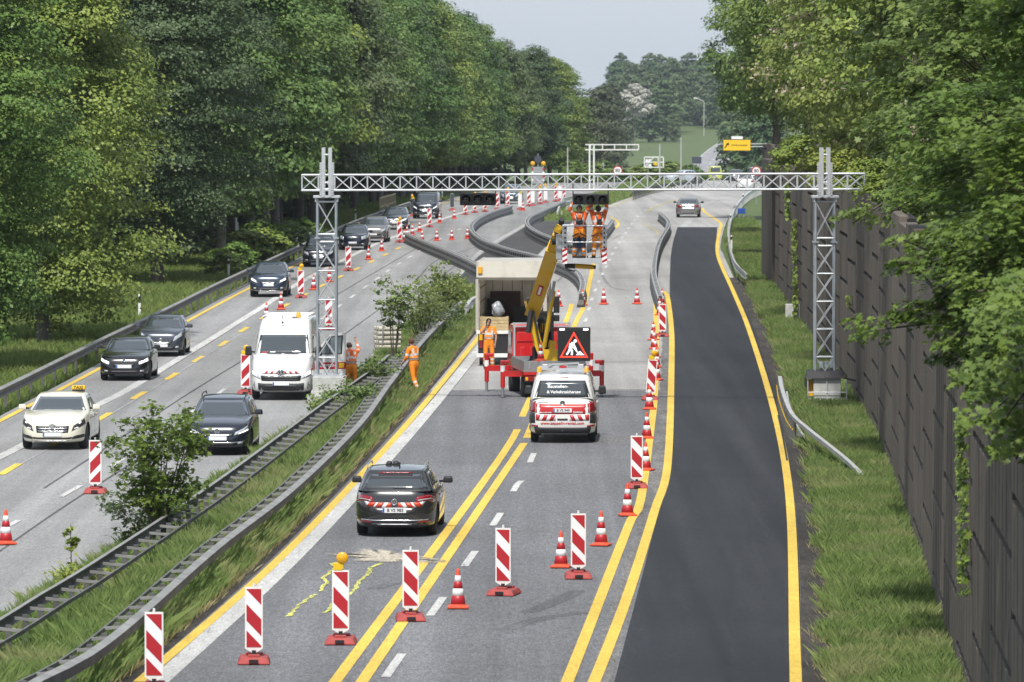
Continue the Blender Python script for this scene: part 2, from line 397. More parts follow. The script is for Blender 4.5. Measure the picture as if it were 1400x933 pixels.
# ------------------------------------------------------------------ painted and taped markings
LIFT = 0.012
def line(img, w, m, name='lane_marking', step=3.0, lift=LIFT): return ribbon(name, world_line(img, step), w, m, lift)
def yline_path(f, off, Y0, Y1, step=4.0):
    n = int((Y1-Y0)/step); return [Vector((f(Y)+off, Y, zr(max(Y, 0)))) for Y in np.linspace(Y0, Y1, n+1)]
def dashes(img, w, m, first, period, length, n, name='lane_marking', lift=LIFT):
    P = world_line(img, 0.5); s = [0.0]
    for a, b in zip(P[:-1], P[1:]): s.append(s[-1] + (b-a).length)
    f = gp(*first); i0 = min(range(len(P)), key=lambda i: (P[i]-f).length); q = MB()
    xs = np.array([p.x for p in P]); ys = np.array([p.y for p in P]); s = np.array(s)
    for k in range(-n, n):
        c = s[i0] + k*period
        if c - length/2 < 0 or c + length/2 > s[-1]: continue
        seg = [Vector((float(np.interp(t, s, xs)), float(np.interp(t, s, ys)), 0)) for t in np.linspace(c-length/2, c+length/2, 4)]
        for p in seg: p.z = zr(p.y)
        ribbon(None, seg, w, m, lift, mb=q)
    return tag(q.build(name), kind='structure')
# right carriageway
line([(190, 933), (396, 751), (557, 580), (650, 467), (668, 444)], 0.20, M_YELL)
line([(211, 937), (413, 751), (569, 582), (655, 478), (676, 452)], 0.37, M_WHITE, lift=0.008)
line([(733, 357), (762, 328), (793, 300), (838, 281), (875, 269)], 0.40, M_OLDW, lift=0.008)
line([(625, 378), (662, 341), (718, 308), (748, 291), (776, 279)], 0.34, M_OLDW, lift=0.008)
line([(477, 535), (500, 508), (526, 472), (560, 436)], 0.40, M_OLDW, lift=0.008)
line([(448, 943), (464, 925), (687, 622), (722, 552), (772, 444), (782, 416)], 0.21, M_YELL)
line([(486, 943), (501, 924), (710, 616), (724, 590), (786, 444), (799, 416), (811, 362), (810.5, 357)], 0.21, M_YELL)
line([(834, 297), (843, 302), (845.5, 308), (839, 314)], 0.2, M_YELL)
line([(883, 290), (895, 284), (915, 276), (935, 271)], 0.18, M_PALEY)
line([(826, 287), (860, 274), (895, 263)], 0.18, M_PALEY)
line([(768, 943), (777, 930), (860, 718), (876, 684), (891, 579), (895, 540), (897, 480), (896.5, 411)], 0.21, M_YELL, lift=0.016)
line([(808, 943), (816, 925), (860, 810), (895, 699), (913, 633), (918, 506), (918, 451), (913, 408), (908, 399)], 0.21, M_YELL, lift=0.016)
line([(1088, 943), (1087, 900), (1079, 676), (1057, 558), (1024, 451), (1003, 400), (983, 355), (980.6, 335), (984, 316), (986, 308), (982, 303), (964, 291), (960, 285)], 0.20, M_YELL, lift=0.016)
line([(958, 283), (966, 279), (985, 273), (1014, 266), (1038, 263)], 0.24, M_OLDW)
line([(935, 311), (939, 306), (945, 300)], 0.45, M_OLDW)
line([(878, 306), (896, 315), (900, 322)], 0.12, M_PALEY)
dashes([(500, 968), (540, 908), (597, 830), (642, 765), (679, 711), (706, 665), (727, 627), (799, 442), (809, 410), (820, 383), (836, 350), (851, 325), (865, 305), (880, 289), (905, 278)], 0.16, M_WHITE, (597, 830), 11.6, 4.1, 60)
# left carriageway
line([(-60, 608), (0, 576), (133, 506), (292, 420), (340, 395), (410, 360), (480, 328), (560, 292), (620, 275), (700, 260)], 0.19, M_YELL)
line([(-60, 657), (0, 625), (32, 609), (130, 556), (194, 522), (359, 420), (399, 393), (467, 357), (521, 331), (557, 318), (601, 301), (650, 286), (700, 274)], 0.33, M_WHITE)
dashes([(-60, 690), (21.7, 637), (142, 570), (188, 542), (230, 518), (267, 494), (300, 474), (327, 455), (376, 426), (440, 391), (500, 362), (560, 332)], 0.22, M_YELL, (142, 570), 12.6, 4.6, 30)
line([(30, 634), (142, 572), (230, 519), (327, 458)], 0.05, M_OLDW, lift=0.009)
dashes([(-40, 748), (97, 672), (163, 631), (325, 520), (480, 407), (515, 382), (546, 360.5), (603, 326.6), (640, 308)], 0.15, M_WHITE, (97, 672), 12.1, 4.2, 40)
M_CROSSLINE = pavement('dark_cross_line', (0.155, 0.155, 0.157), 0.05, 0.2, 0.3)
# thin dark lines across, tar lines along the carriageways
tj = MB()
for a, b in (((640, 533), (889, 533)), ((620, 497), (892, 495)), ((838, 380), (896, 381)), ((598, 545), (698, 545))):
    P = [gp(a[0] + (b[0]-a[0])*t, a[1] + (b[1]-a[1])*t) for t in np.linspace(0, 1, 8)]
    ribbon(None, P, 0.14, M_CROSSLINE, 0.0055, mb=tj)
tag(tj.build('pavement_line'), kind='structure')
tj = MB()
for q in ([(60, 668), (170, 596), (260, 537), (340, 488)], [(-20, 768), (120, 672), (330, 540)], [(420, 428), (500, 380), (600, 322)], [(330, 560), (440, 480), (560, 392), (600, 355), (680, 330)], [(520, 430), (580, 395), (640, 350)]):
    ribbon(None, world_line(q, 3), 0.07, M_TAR, 0.0045, mb=tj)
tag(tj.build('pavement_line'), kind='structure')
M_SKID = pavement('tyre_rubber_mark', (0.235, 0.232, 0.226), 0.2, 0.3, 0.3)
M_SKID2 = pavement('tyre_rubber_dark', (0.128, 0.129, 0.136), 0.2, 0.3, 0.3)
tj = MB()
for q in ([(762, 385), (800, 352), (850, 320)], [(545, 392), (580, 370), (640, 342)], [(820, 350), (822, 372), (835, 392), (862, 398)]):
    ribbon(None, world_line(q, 2), 0.16, M_SKID, 0.003, mb=tj)
tag(tj.build('tyre_marks'), kind='structure')
tj = MB()
for q in ([(722, 838), (762, 822), (790, 808)], [(512, 806), (528, 800), (540, 797)], [(690, 862), (740, 846), (800, 838)]):
    ribbon(None, world_line(q, 1), 0.35, M_SKID2, 0.0075, mb=tj)
tag(tj.build('tyre_marks'), kind='structure')

# dust and wheel tracks on the fresh lane
M_DUST = pavement('road_dust', (0.105, 0.102, 0.098), 0.1, 0.2, 0.3, fade=(0.46, 0.85, 0.30))
tj = MB()
for u, wd in ((.06, .35), (.27, .55), (.70, .60), (.93, .30)):
    P = [Vector((NA_L(Y)+(NA_R(Y)-NA_L(Y))*u + .06*math.sin(Y*.11+u*9), Y, zr(Y))) for Y in np.arange(60, 380, 3.0)]
    ribbon(None, P, wd, M_DUST, 0.0125, mb=tj)
tag(tj.build('tyre_marks'), kind='structure')
M_SEAM = pavement('paving_seam', (0.030, 0.030, 0.032), 0.1, 0.2, 0.3)
tj = MB(); ribbon(None, [Vector((NA_L(Y)+(NA_R(Y)-NA_L(Y))*.985, Y, zr(Y))) for Y in np.arange(60, 380, 3.0)], .05, M_SEAM, 0.0135, mb=tj); tag(tj.build('pavement_line'), kind='structure')
# sand spread over an oil patch, and sprayed survey lines
def blob(img, m, name, lift, kind):
    P = [gp(x, y) for x, y in img]; P = catmull(P + [P[0]], 5)[:-1]
    rr = random.Random(3)
    V = [p + Vector((rr.uniform(-.06, .06), rr.uniform(-.25, .25), lift)) for p in P]
    c = sum(V, Vector())/len(V); c.z += 0.002
    mid = [c.lerp(v, 0.75) + Vector((0, 0, 0.001)) for v in V]; n = len(V)
    q = MB().add(V + mid + [c], [(i, (i+1) % n, n+(i+1) % n, n+i) for i in range(n)] + [(n+i, n+(i+1) % n, 2*n) for i in range(n)], m, True)
    o = q.build(name); at_ = o.data.attributes.new('tone', 'FLOAT', 'POINT'); at_.data.foreach_set('value', [0.0]*n + [0.36]*n + [0.6]); return tag(o, kind=kind)
M_SAND = pavement('spread_sand', (0.50, 0.45, 0.36), 0.05, 0.12, 0.3, spots=0.25, fade=(0.42, 0.95, 0.92))
blob([(448, 759), (480, 757), (500, 751), (528, 754), (545, 757), (575, 763), (610, 768), (600, 771), (560, 769), (520, 770), (482, 768), (490, 763), (465, 761)], M_SAND, 'spilled_sand', 0.02, 'stuff')
M_SPRAY = pavement('yellow_spray', (0.52, 0.52, 0.14), 0.1, 0.3, 0.5, spots=0.3, fade=(0.30, 0.50, 0.85))
for k, q in enumerate(([(452, 771), (457, 776), (452, 783), (441, 790), (448, 797), (440, 806), (425, 818), (405, 831), (397, 840), (394, 848)],
          [(520, 771), (508, 777), (502, 787), (491, 795), (486, 806), (476, 814), (462, 822), (452, 832), (440, 843)])):
    P = resample([gp(*p) for p in q], 0.35); rr = random.Random(5+k); sp = MB()
    P = [p + Vector((rr.uniform(-.035, .035), 0, 0)) for p in P]
    for i in range(0, len(P)-2, 2):
        if rr.random() < .96: ribbon(None, P[i:i+3], rr.uniform(.06, .11), M_SPRAY, 0.0165, mb=sp)
    tag(sp.build('survey_mark'), kind='structure')

# ------------------------------------------------------------------ far road climbing out of the valley
def gfar(px, py):
    d = ray(px, py); Y = 1150.0
    while Y < 3000:
        p = Vector((0, 0, CH)) + d*(Y/d.y)
        if p.z <= zr(Y): return p
        Y += 4
    return p
FR = catmull([gfar(x, y) for x, y in ((955, 240), (968, 228), (978, 215), (987, 206), (997, 198), (1010, 191))], 8)
ribbon('road_far', FR, 8.6, pavement('far_road_surface', (0.27, 0.27, 0.275), 0.1, 0.1, 0.1), 0.02)
q = MB()
for i in range(1, len(FR)-2, 3): ribbon(None, [FR[i], FR[i].lerp(FR[i+1], 0.8)], 0.5, M_WHITE, 0.06, mb=q)
for sgn in (-1, 1):
    E = []
    for i, p in enumerate(FR):
        a = FR[max(i-1, 0)]; b = FR[min(i+1, len(FR)-1)]; d = (b-a).normalized(); E.append(p + Vector((d.y, -d.x, 0))*sgn*4.0)
    ribbon(None, E, 0.35, M_WHITE, 0.06, mb=q)
tag(q.build('lane_marking'), kind='structure')

# ------------------------------------------------------------------ grass: one mass of blades per verge
def grass(name, fl, fr, Y0, Y1, dens, h0, h1, m, seed, bw=0.0075, fade=150.0, edge_dry=None):
    rg = np.random.default_rng(seed); Ys = np.arange(Y0, Y1, 1.0); pts = []
    for Y in Ys:
        a, b = fl(Y), fr(Y)
        if b <= a: continue
        k = min(1.0, (fade/max(Y, 1))**1.5); n = rg.poisson(dens*(b-a)*k)
        pts.append(np.stack([rg.uniform(a, b, n), Y + rg.random(n), np.full(n, max(1.0, (Y/fade)**0.9))], 1))
    P = np.concatenate(pts); n = len(P)
    zb = np.interp(P[:, 1], _YS, _zs) - 0.06
    clump = 0.5 + 0.5*np.sin(P[:, 0]*1.9 + 1.3*np.sin(P[:, 1]*0.8))*np.sin(P[:, 1]*1.1 + 2*np.sin(P[:, 0]*0.7))
    h = (h0 + (h1-h0)*rg.random(n)**1.6)*(0.72 + 0.42*clump); wd = bw*(0.7+0.6*rg.random(n))*P[:, 2]
    a = rg.uniform(0, 2*np.pi, n); lx = rg.normal(0, 0.36, n)*h; ly = rg.normal(0, 0.36, n)*h
    c, s = np.cos(a)*wd, np.sin(a)*wd*0.6; V = np.zeros((n, 4, 3))
    V[:, 0] = np.stack([P[:, 0]-c, P[:, 1]-s, zb], 1); V[:, 1] = np.stack([P[:, 0]+c, P[:, 1]+s, zb], 1)
    V[:, 2] = np.stack([P[:, 0]+c*.55+lx*.45, P[:, 1]+s*.55+ly*.45, zb+h*0.62], 1); V[:, 3] = np.stack([P[:, 0]+lx, P[:, 1]+ly, zb+h], 1)
    idx = np.arange(n*4).reshape(n, 4)
    tone = np.clip(0.45 + 0.28*rg.normal(size=n) + 0.25*(clump-0.5), 0, 1)
    me = np_mesh(name, V.reshape(-1, 3), idx, m, tone); return tag(link(name, me), kind='stuff')
FWALL = YLine([(1069, 357), (1041.5, 319)])
wall_in = lambda Y: WALLX(Y) - 0.05 if Y < 290 else FWALL(Y) - 0.05
grass('grass', lambda Y: DIRT_R(Y) - 0.15, wall_in, 88, 420, 1150, 0.08, 0.46, M_GRASS, 1, 0.006)
_rp = catmull([gp(x, y, .75) for x, y in ((-40, 985), (44, 933), (146, 876), (295, 748), (400, 667), (490, 580), (534, 521), (580, 463), (632, 411))], 6)
def rail_x(Y): return float(np.interp(Y, [p.y for p in _rp], [p.x for p in _rp]))
MY = gp(690, 398).y
_lp = catmull([gp(x, y, .75) for x, y in ((-60, 882), (0, 848), (56, 813), (126, 771), (283, 668), (400, 583), (448, 548), (505, 508), (536, 482))], 6)
def lrail_x(Y): return float(np.interp(Y, [p.y for p in _lp], [p.x for p in _lp]))
grass('grass', lambda Y: LR(Y)+0.06, lambda Y: max(lrail_x(Y)+.5, LR(Y)+.1), 86, MY, 1050, 0.10, 0.40, M_GRASS, 8, 0.0065)
grass('grass', lambda Y: lrail_x(Y)+.5, lambda Y: rail_x(Y)-0.12, 86, MY, 1150, 0.16, 0.70, M_GRASS, 2, 0.0065)
grass('grass', lambda Y: rail_x(Y)-0.12, lambda Y: RL(Y)-0.26, 86, MY, 1300, 0.12, 0.50, M_GRASS, 5, 0.0065)
M_DRY = grass_mat('dry_straw_blades', (0.24, 0.22, 0.10), (0.44, 0.39, 0.20), (0.50, 0.44, 0.26), 0.6, 0.9)
grass('grass', lambda Y: RL(Y)-0.62, lambda Y: RL(Y)-0.14, 86, MY, 420, 0.06, 0.34, M_DRY, 6, 0.006)
grass('grass', lambda Y: DIRT_R(Y)-0.30, lambda Y: DIRT_R(Y)+0.35, 88, 330, 260, 0.05, 0.26, M_DRY, 7, 0.006)
grass('grass', lambda Y: LL(Y)-0.9-min(9, 0.0+Y*0.03), lambda Y: LL(Y)-0.12, 120, 520, 330, 0.06, 0.36, M_GRASS2, 3, 0.011)
grass('grass', lambda Y: LR(Y)+0.3, lambda Y: RL(Y)-0.3, gp(760, 300).y, 740, 220, 0.1, 0.45, M_GRASS, 4, 0.02)
# ------------------------------------------------------------------ metals and plastics shared by the street furniture
M_ZINC = mat('galvanised_steel', (0.46, 0.48, 0.50), 0.45, 0.55, 0.15, 3.0)
M_ZINCD = mat('weathered_zinc_shade', (0.125, 0.125, 0.122), 0.65, 0.2, 0.25, 2.0, dirt=((0.07, 0.066, 0.06), 0.5, 1.2, 0.7))  # weathered, and darkened to paint the shade on the beam faces
M_ZINCT = mat('weathered_zinc_lit', (0.27, 0.27, 0.26), 0.6, 0.25, 0.2, 2.0, dirt=((0.14, 0.135, 0.12), 0.55, 1.2, 0.6))  # paler copy that paints the light falling on the rail tops
M_ALU = mat('bright_truss_steel', (0.55, 0.57, 0.59), 0.42, 0.4, 0.08, 4.0)
M_TOWER = mat('tower_steel', (0.36, 0.40, 0.44), 0.40, 0.45, 0.10, 4.0)
M_BLACK = mat('black_plastic', (0.018, 0.018, 0.020), 0.5, 0, 0.1, 5)
M_BLACKM = mat('matt_black', (0.012, 0.012, 0.013), 0.85, 0, 0.1, 5)
M_CONCB = mat('cast_concrete', (0.46, 0.46, 0.44), 0.85, 0, 0.15, 4.0, dirt=((0.3, 0.29, 0.27), 0.55, 3.0, 0.5))
M_REDP = mat('red_plastic', (0.50, 0.045, 0.035), 0.55, 0, 0.12, 6, dirt=((0.25, 0.05, 0.04), 0.55, 5, 0.5))
M_ORED = mat('orange_red_plastic', (0.66, 0.080, 0.030), 0.5, 0, 0.08, 6, dirt=((0.40, 0.07, 0.04), 0.6, 8, 0.4))
M_SIGNW = mat('white_sheeting', (0.80, 0.81, 0.82), 0.45, 0, 0.05, 4)
M_SIGNR = mat('red_sheeting', (0.42, 0.016, 0.024), 0.45, 0, 0.05, 4)
M_WPL = mat('white_plastic', (0.76, 0.76, 0.74), 0.5, 0, 0.06, 6, dirt=((0.5, 0.49, 0.46), 0.62, 5, 0.5))
M_FOOT = mat('red_rubber_foot', (0.36, 0.05, 0.045), 0.7, 0, 0.2, 8, dirt=((0.16, 0.06, 0.05), 0.5, 5, 0.7))
M_AMBER = mat('amber_lens', (0.75, 0.38, 0.01), 0.2, 0, 0.05, 5, coat=0.5)
M_YPL = mat('yellow_plastic', (0.75, 0.50, 0.02), 0.4, 0, 0.05, 5)
M_GREYB = mat('grey_panel_back', (0.33, 0.34, 0.36), 0.5, 0.2, 0.08, 3)
M_DBLUE = mat('dark_panel_back', (0.06, 0.07, 0.09), 0.5, 0.1, 0.08, 3)
M_BLUE = mat('blue_sheeting', (0.015, 0.07, 0.32), 0.45, 0, 0.05, 3)
M_SIGNY = mat('yellow_sheeting', (0.80, 0.50, 0.015), 0.45, 0, 0.05, 3)
M_WALL = mat('dark_wall_panel', (0.098, 0.081, 0.064), 0.9, 0, 0.18, 0.7, dirt=((0.060, 0.053, 0.048), 0.5, 0.25, 0.7), bump=0.2)
M_WALL2 = mat('dark_wall_panel_worn', (0.116, 0.097, 0.077), 0.9, 0, 0.18, 0.7, dirt=((0.066, 0.058, 0.053), 0.48, 0.3, 0.7), bump=0.2)

def sweep(P, prof, m, mb=None, closed=True, flip=1, smooth=False):
    """profile (lateral, z) carried along P; lateral is to the right of travel times flip"""
    mb = mb or MB(); V = []; k = len(prof)
    for i, p in enumerate(P):
        a = P[max(i-1, 0)]; b = P[min(i+1, len(P)-1)]; d = b-a; d.z = 0; d.normalize(); nr = Vector((d.y, -d.x, 0))*flip
        for l, z in prof: V.append(p + nr*l + Vector((0, 0, z)))
    Fs = []
    for i in range(len(P)-1):
        for j in range(k if closed else k-1):
            q = (j+1) % k; Fs.append((i*k+j, i*k+q, (i+1)*k+q, (i+1)*k+j))
    if closed: Fs += [tuple(range(k))[::-1], tuple((len(P)-1)*k+j for j in range(k))]
    return mb.add(V, Fs, m, smooth)
SLIM = [(.0, .53), (.06, .56), (.085, .665), (.085, .715), (0, .755), (-.03, .755), (-.02, .71), (.05, .67), (.03, .58), (-.03, .55)]
WBEAM = [(0, .44), (.085, .475), (.085, .525), (.015, .565), (.015, .625), (.085, .665), (.085, .715), (0, .755), (-.03, .755), (-.02, .71), (.06, .69), (.06, .675), (-.01, .63), (-.01, .56), (.06, .52), (.06, .49), (-.02, .44)]
def ground_path(img, lift, step=2.0):
    P = [gp(x, y, lift) for x, y in img]; P = catmull(P, 10) if len(P) > 2 else P; P = resample(P, step)
    for p in P: p.z = zr(max(p.y, 0))
    return P
def side(P, off):
    out = []
    for i, p in enumerate(P):
        a = P[max(i-1, 0)]; b = P[min(i+1, len(P)-1)]; d = b-a; d.z = 0; d.normalize(); out.append(p + Vector((d.y, -d.x, 0))*off)
    return out
def thing_at(name, P, label, cat, group=None): return empty(name, tuple(P), 0, label, cat, group)
def rel(o, root):                          # put a world-built mesh under its root without moving it
    o.parent = root; o.location = -root.location; return o

def guard_rail(img, face, label, post_step=2, pair=0.0, spacer=1, m=M_ZINCD, lift=0.75):
    P = ground_path(img, lift); P = P[:]; root = thing_at('guard_rail', P[0], label, 'guard rail', 'guard rails')
    rel(sweep(P, SLIM if pair else WBEAM, m, flip=face).build('rail_beam'), root)
    if m is M_ZINCD: rel(sweep(P, [(-.045, .757), (.092, .722), (.092, .735), (-.045, .772)], M_ZINCT, flip=face).build('rail_top_lit_strip'), root)  # added strip whose paler colour stands in for light on the beam top
    n = 0; q2 = None
    if pair:
        P2 = side(P, pair); rel(sweep(P2, [(-.02, .57), (.02, .57), (.02, .64), (-.02, .64)], m).build('rail_beam'), root)
        for i in range(0, len(P), spacer):
            if n >= 99: break
            q = MB(); q.bar(P[i]+Vector((0, 0, .66)), P2[i]+Vector((0, 0, .62)), .07, .05, M_ZINCT); rel(q.build('rail_spacer'), root); n += 1
    n = 0
    for i in range(0, len(P), post_step):
        if n >= 99: break
        c = P[i] if not pair else (P[i]+P2[i])/2
        q = MB(); c2 = side(P, -0.06*face)[i] if not pair else c
        q.box(c2 + Vector((0, 0, .28 if pair else .30)), (.10, .06, .88 if pair else .84), m)
        rel(q.build('rail_post'), root); n += 1
    return root
LEFT_RAIL = [(-70, 564), (0, 531), (133, 466), (231, 420), (300, 386), (413, 334), (470, 308), (530, 286), (590, 268)]
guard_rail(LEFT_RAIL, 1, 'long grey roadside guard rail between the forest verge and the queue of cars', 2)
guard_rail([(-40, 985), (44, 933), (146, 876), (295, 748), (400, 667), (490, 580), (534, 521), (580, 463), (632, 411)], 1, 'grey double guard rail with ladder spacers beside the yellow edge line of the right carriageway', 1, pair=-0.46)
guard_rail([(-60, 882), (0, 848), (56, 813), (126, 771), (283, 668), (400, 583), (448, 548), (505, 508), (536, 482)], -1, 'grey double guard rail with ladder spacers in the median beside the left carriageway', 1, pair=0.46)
M_RAILW = mat('light_zinc_rail', (0.52, 0.53, 0.52), 0.5, 0.3, 0.12, 2.0, dirt=((0.33, 0.32, 0.29), 0.55, 1.5, 0.6))
guard_rail([(1046, 253), (1026, 261), (1008, 278), (999, 298), (996, 325), (1003, 355), (1020, 374)], -1, 'curving pale guard rail on the right verge beside the blue marker sign', 1, m=M_RAILW)
guard_rail([(865, 262), (905, 252), (960, 247)], -1, 'short far guard rail in the grassy median under the speed limit sign', 2)
# damaged end of the right-hand rail, lower beam still attached
P = ground_path([(1066, 515), (1070, 535), (1083, 566), (1104, 583), (1132, 598), (1160, 611), (1181, 622)], 0.75, 0.9)
for i, p in enumerate(P):
    t = max(0, (i - len(P)*0.55)/(len(P)*0.45)); p.z -= 0.55*t*t
root = thing_at('guard_rail', P[0], 'pale bent end section of guard rail sinking into the grass beside the right tower', 'guard rail', 'guard rails')
rel(sweep(P, [(0, .62), (.06, .62), (.10, .68), (.06, .76), (-.06, .77), (-.05, .66)], M_RAILW, flip=-1).build('rail_beam'), root)
k = int(len(P)*0.62)
rel(sweep(side(P[:k], -0.25), [(0, .05), (.05, .05), (.05, .28), (0, .28)], M_RAILW).build('rail_beam'), root)
for i in range(0, k, 1):
    q = MB(); q.box(P[i] + Vector((-.04, 0, .30)), (.09, .07, .74), M_ZINCD); q.box(P[i]+Vector((-.095, 0, .45)), (.03, .03, .05), M_YPL); rel(q.build('rail_post'), root)

# ------------------------------------------------------------------ temporary steel barriers across the gap in the median
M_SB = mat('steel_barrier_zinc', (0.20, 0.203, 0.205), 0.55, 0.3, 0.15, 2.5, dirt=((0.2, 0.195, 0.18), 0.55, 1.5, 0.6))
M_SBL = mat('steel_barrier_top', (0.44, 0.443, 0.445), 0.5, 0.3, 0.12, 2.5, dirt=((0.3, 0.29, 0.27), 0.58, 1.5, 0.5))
M_SBD = mat('steel_barrier_base_slot_shade', (0.05, 0.05, 0.052), 0.7, 0.1, 0.2, 3)
def steel_barrier(img, label, lift=0.64, step=1.0):
    P = ground_path(img, lift, step); root = thing_at('steel_barrier', P[0], label, 'crash barrier', 'temporary steel crash barriers')
    rel(sweep(P, [(-.20, 0), (.20, 0), (.18, .05), (.09, .12), (-.09, .12), (-.18, .05)], M_SBD).build('barrier_foot'), root)
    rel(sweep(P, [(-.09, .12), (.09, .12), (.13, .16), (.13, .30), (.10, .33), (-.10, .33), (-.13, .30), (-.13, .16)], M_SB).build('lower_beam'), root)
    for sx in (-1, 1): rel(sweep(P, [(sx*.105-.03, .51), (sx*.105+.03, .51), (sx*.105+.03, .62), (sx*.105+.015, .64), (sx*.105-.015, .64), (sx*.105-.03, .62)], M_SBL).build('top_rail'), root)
    V = []; Fs = []; Q = resample(P, 0.5)          # one pressed strip: wide at plates, narrow in slots coloured dark for shade
    for i, p in enumerate(Q[:-1]):
        d = (Q[i+1]-p); d.z = 0; d.normalize(); nr = Vector((d.y, -d.x, 0)); hw, zt_ = (.074, .60) if i % 2 == 0 else (.05, .42)
        for e in (.004, .496):
            c = p + d*e; V += [c + nr*-hw + Vector((0, 0, .29)), c + nr*hw + Vector((0, 0, .29)), c + nr*hw + Vector((0, 0, zt_)), c + nr*-hw + Vector((0, 0, zt_))]
    for i in range(len(V)//4 - 1):
        for j in range(4): k = (j+1) % 4; Fs.append((4*i+j, 4*i+k, 4*i+4+k, 4*i+4+j))
    Fs += [(0, 3, 2, 1), tuple(len(V)-4+j for j in range(4))]
    wb_ = MB(); wb_.slot(M_SBL); wb_.add(V, [f for k, f in enumerate(Fs) if (k//4) % 4 == 0], M_SBL); b0 = len(wb_.v) - len(V); sd = wb_.slot(M_SBD)
    for k, f in enumerate(Fs):
        if (k//4) % 4 != 0: wb_.f.append([i+b0 for i in f]); wb_.m.append(sd); wb_.sm.append(False)
    rel(wb_.build('slotted_web'), root)
    return root
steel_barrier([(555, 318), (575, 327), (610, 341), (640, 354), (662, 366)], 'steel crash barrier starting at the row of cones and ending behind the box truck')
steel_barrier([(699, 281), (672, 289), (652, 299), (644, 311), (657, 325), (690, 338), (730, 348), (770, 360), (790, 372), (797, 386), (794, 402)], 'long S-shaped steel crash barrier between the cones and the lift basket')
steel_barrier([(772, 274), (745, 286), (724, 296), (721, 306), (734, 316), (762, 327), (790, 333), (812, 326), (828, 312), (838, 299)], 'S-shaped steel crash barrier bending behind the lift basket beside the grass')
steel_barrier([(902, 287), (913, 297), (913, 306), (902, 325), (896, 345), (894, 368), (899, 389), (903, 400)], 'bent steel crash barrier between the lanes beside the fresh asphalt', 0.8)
q = MB(); 
def end_rail(img, label):
    P = ground_path(img, 0.75, 1.0); root = thing_at('guard_rail', P[0], label, 'guard rail', 'guard rails')
    rel(sweep(P, WBEAM, M_RAILW).build('rail_beam'), root)
    for i in range(0, len(P), 2): rel(MB().box(P[i]+Vector((-.05, 0, .33)), (.09, .06, .7), M_RAILW).build('rail_post'), root)
    return root
end_rail([(638, 416), (644, 408), (654, 404)], 'short pale rail end at the tail of the median beside the box truck')
q = thing_at('guard_rail', gp(765, 298), 'pale ladder-like rail ends on the grass between the S-shaped barriers', 'guard rail', 'guard rails')
for (a, b) in (((762, 298), (772, 270)), ((775, 291), (796, 287)), ((771, 285), (796, 281)), ((770, 279), (790, 275))):
    A = gp(*a); B = gp(*b); rel(MB().bar(A+Vector((0, 0, .35)), B+Vector((0, 0, .4)), .12, .25, M_RAILW).build('rail_beam'), q)
for a in ((768, 296), (790, 288)): rel(MB().box(gp(*a)+Vector((0, 0, .2)), (.1, .1, .4), M_RAILW).build('rail_post'), q)

# ------------------------------------------------------------------ retaining wall on the right: staggered dark panels
def wall(name, label, fx_, Y0, Y1, top, col=2.4, seed=1, low=-0.3):
    root = empty(name, (fx_(Y0), Y0, 0), 0, label, 'wall'); rr = random.Random(seed); O = root.location
    n = int((Y1-Y0)/col); panels = MB(); back = MB()
    for i in range(n):
        ya, yb = Y0 + (Y1-Y0)*i/n, Y0 + (Y1-Y0)*(i+1)/n; pa = Vector((fx_(ya), ya, 0)) - O; pb = Vector((fx_(yb), yb, 0)) - O
        u = (pb-pa).normalized(); nrm = Vector((-u.y, u.x, 0)); ang = math.atan2(u.y, u.x); rot = Matrix.Rotation(ang, 3, 'Z'); cl = (pb-pa).length; mid = (pa+pb)/2
        tp = top(i/n) + (0.0 if i % 2 else 0.14)
        z = low - (0.8 if i % 2 else 0.0); pro = rr.uniform(0, .02)
        while z < tp - 0.05:
            z2 = min(z+1.55, tp)
            if z2 > low + 0.05:
                zz = max(z, low); c = mid + Vector((0, 0, (zz+z2)/2)) - nrm*(0.16-pro)
                m = M_WALL if rr.random() < 0.6 else M_WALL2
                panels.box(c, (cl-0.035, 0.24, z2-zz-0.12), m, rot, 0.02)
                for k in range(6):           # cast ribs of the panel
                    cc = pa + u*(cl*(k+0.5)/6 + rr.uniform(-.2, .2)) + Vector((0, 0, (zz+z2)/2)) - nrm*(0.056-pro)
                    panels.box(cc, (rr.uniform(.3, .7)*cl/7, 0.05, z2-zz-0.125), m, rot, 0.01)
            z += 1.55
        back.box(mid + Vector((0, 0, (low+tp)/2-0.06)) - nrm*0.36, (cl, 0.26, tp-low-0.12), M_BLACKM, rot)
    panels.build('wall_panels', None, root); back.build('wall_backing', None, root)
    return root
wx = lambda Y: WALLX(Y)
wall('retaining_wall', 'tall near retaining wall of staggered dark concrete panels along the right verge', wx, 10, 288, lambda t: 6.65, col=7.2, seed=2)
wall('retaining_wall', 'farther set-back retaining wall of dark concrete panels beyond the grass', lambda Y: FWALL(Y), 300, FWALL.y[-1], lambda t: 6.95, col=14, seed=5)
q = MB(); q.box(((wx(288)+FWALL(300))/2+.15, 294.5, 3.2), (abs(FWALL(300)-wx(288))+.5, 12.0, 7.0), M_WALL, None, 0.03); o = tag(q.build('wall_pier', M_WALL), 'dark concrete pier closing the corner where the two retaining walls meet', 'wall')
for (x, y, wd, ht, lab) in ((1089, 440, .95, .75, 'small pale concrete block in the grass at the foot of the wall, the farther one'), (1127, 433, .6, .5, 'small grey concrete block against the wall behind the right tower')):
    p = gp(x, y); b = MB().box((0, 0, ht/2), (wd, .5, ht), M_CONCB, None, .03).build('concrete_block'); b.location = p; tag(b, lab, 'block')
bank_top = MB(); V = []           # earth behind the wall, level with its top
YE = float(FWALL.y[-1]); Ys = list(range(10, 400, 10)); Ys = [y for y in Ys if y < YE-4] + [YE-.3]
